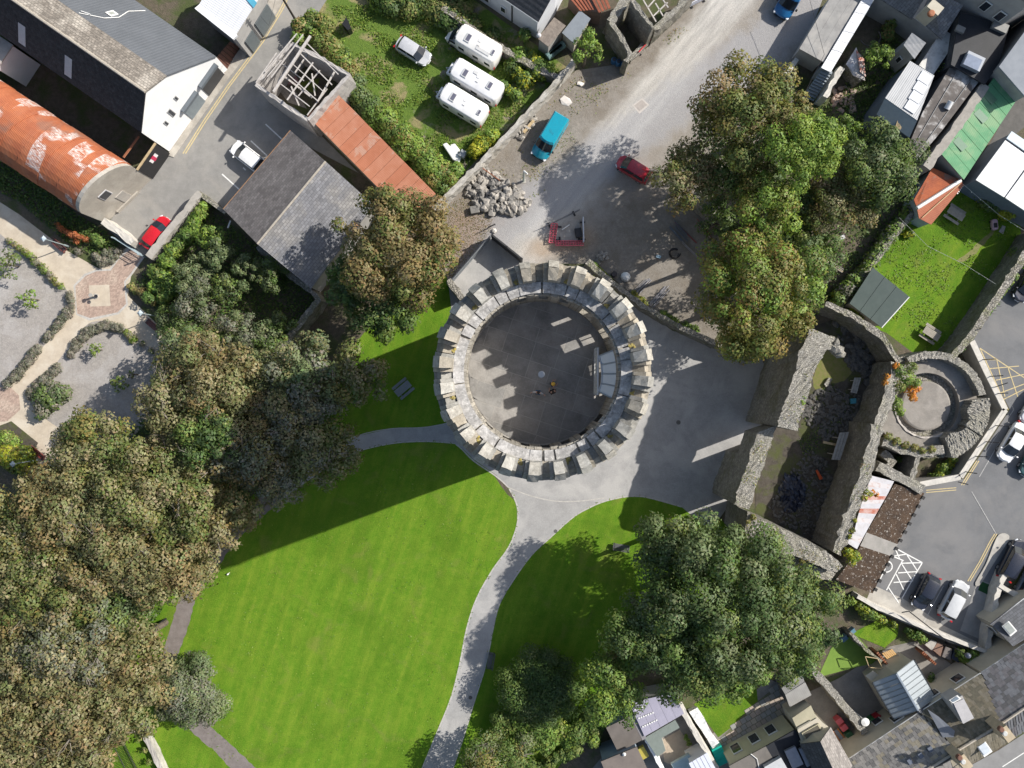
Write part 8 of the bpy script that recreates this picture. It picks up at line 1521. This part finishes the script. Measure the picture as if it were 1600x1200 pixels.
t = T('oil_tank', 'green ribbed oil tank beside the white house annexe', 'tank', P(870, 78)); 
for k in range(4): MB().tube(P(862+4*k, 84-3.2*k, .7)-Vector((.5, .4, 0)), P(862+4*k, 84-3.2*k, .7)+Vector((.5, .4, 0)), .42, .42, 10).build('rib', flat('green tank', (.16, .26, .25), .5), t)
mp = T('lawn_marker', 'small white sprinkler marker on the shaded lawn edge', 'marker', P(356, 897)); MB().lathe(P(356, 897), [(.12, 0), (.1, .15), (.03, .25)], 8).build('cap', WINF, mp); MB().box(P(357, 896, .3), (.3, .06, .06), R(30)).build('arm', WINF, mp)
# people on the tower roof
SKIN = flat('skin', (.50, .30, .22), .6)
def person(label, x, y, z, rz, top, legs, hair, arms='down', hat=None):
    t = T('person', label, 'person', P(x, y, z), rz=rz, local=True)
    hands = {'down': ((.26, .05, .82), (-.26, .05, .82)), 'up': ((.62, .18, 1.30), (-.62, .18, 1.30)), 'front': ((.14, .40, 1.15), (-.14, .40, 1.15))}[arms]
    el = {'down': ((.27, -.03, 1.1), (-.27, -.03, 1.1)), 'up': ((.44, .05, 1.25), (-.44, .05, 1.25)), 'front': ((.27, .08, 1.12), (-.27, .08, 1.12))}[arms]
    pts = [(0, 0, .95), (0, 0, 1.15), (0, 0, 1.42), (0, 0, 1.52), (0, .02, 1.64), (0, .02, 1.74), (.2, 0, 1.42), el[0], hands[0], (-.2, 0, 1.42), el[1], hands[1], (.1, 0, .88), (.11, .02, .48), (.11, 0, .08), (.11, .16, .04), (-.1, 0, .88), (-.11, -.02, .48), (-.11, -.04, .08), (-.11, .12, .04)]
    ed = [(0, 1), (1, 2), (2, 3), (3, 4), (4, 5), (2, 6), (6, 7), (7, 8), (2, 9), (9, 10), (10, 11), (0, 12), (12, 13), (13, 14), (14, 15), (0, 16), (16, 17), (17, 18), (18, 19)]
    rd = [(.15, .11), (.14, .1), (.16, .1), .055, .09, .085, .065, .045, .04, .065, .045, .04, .085, .06, .045, .04, .085, .06, .045, .04]
    def grow(nm, ids, k, m_):
        mp = {i: j for j, i in enumerate(ids)}
        me = bpy.data.meshes.new(nm); me.from_pydata([pts[i] for i in ids], [(mp[a], mp[b]) for a, b in ed if a in mp and b in mp], []); me.materials.append(m_)
        o = bpy.data.objects.new(nm, me); COL.objects.link(o); o.parent = t; WP[o] = None; o.modifiers.new('skin', 'SKIN').use_smooth_shade = True
        sv = me.skin_vertices[0].data
        for j, i in enumerate(ids): r_ = rd[i]; r_ = r_ if isinstance(r_, tuple) else (r_, r_); sv[j].radius = (r_[0]*k, r_[1]*k); sv[j].use_root = j == 0
        u = o.modifiers.new('sub', 'SUBSURF'); u.levels = u.render_levels = 2
    grow('body', list(range(20)), 1.0, SKIN); grow('jacket', [1, 0, 2, 6, 7, 9, 10], 1.22, top); grow('trousers', [0, 12, 13, 14, 16, 17, 18], 1.2, legs)
    MB().lathe((0, -.01, 1.66), [(.10, 0), (.118, .06), (.10, .12), (.03, .155)], 12).build('hair', hair, t, smooth=True)
    if hat: MB().lathe((0, .01, 1.70), [(.17, 0), (.14, .03), (.13, .1), (.05, .15)], 14).build('hat', hat, t, smooth=True)
    for s in (-1, 1): MB().box((s*.11, .05, .04), (.1, .27, .08)).build('shoe', BLACKP, t, bevel=.02)
    return t
HR = flat('dark hair', (.03, .02, .015), .6)
person('person in pale sleeves and blue with arms spread on tower floor', 840, 613, TZF+.02, R(170), flat('pale shirt', (.55, .56, .58), .8), flat('blue trousers', (.03, .10, .20), .8), HR, 'up'); person('person in a yellow hat and grey top on tower floor', 862.5, 600, TZF+.02, R(-60), flat('grey blue top', (.22, .24, .30), .8), flat('navy trousers', (.03, .035, .07), .8), HR, 'front', flat('yellow hat', (.75, .45, .06), .6)); person('person in black beside the yellow-hatted one on tower floor', 862.5, 612, TZF+.02, R(20), flat('black top', (.015, .015, .018), .8), flat('black trousers', (.015, .015, .018), .8), HR, 'front')
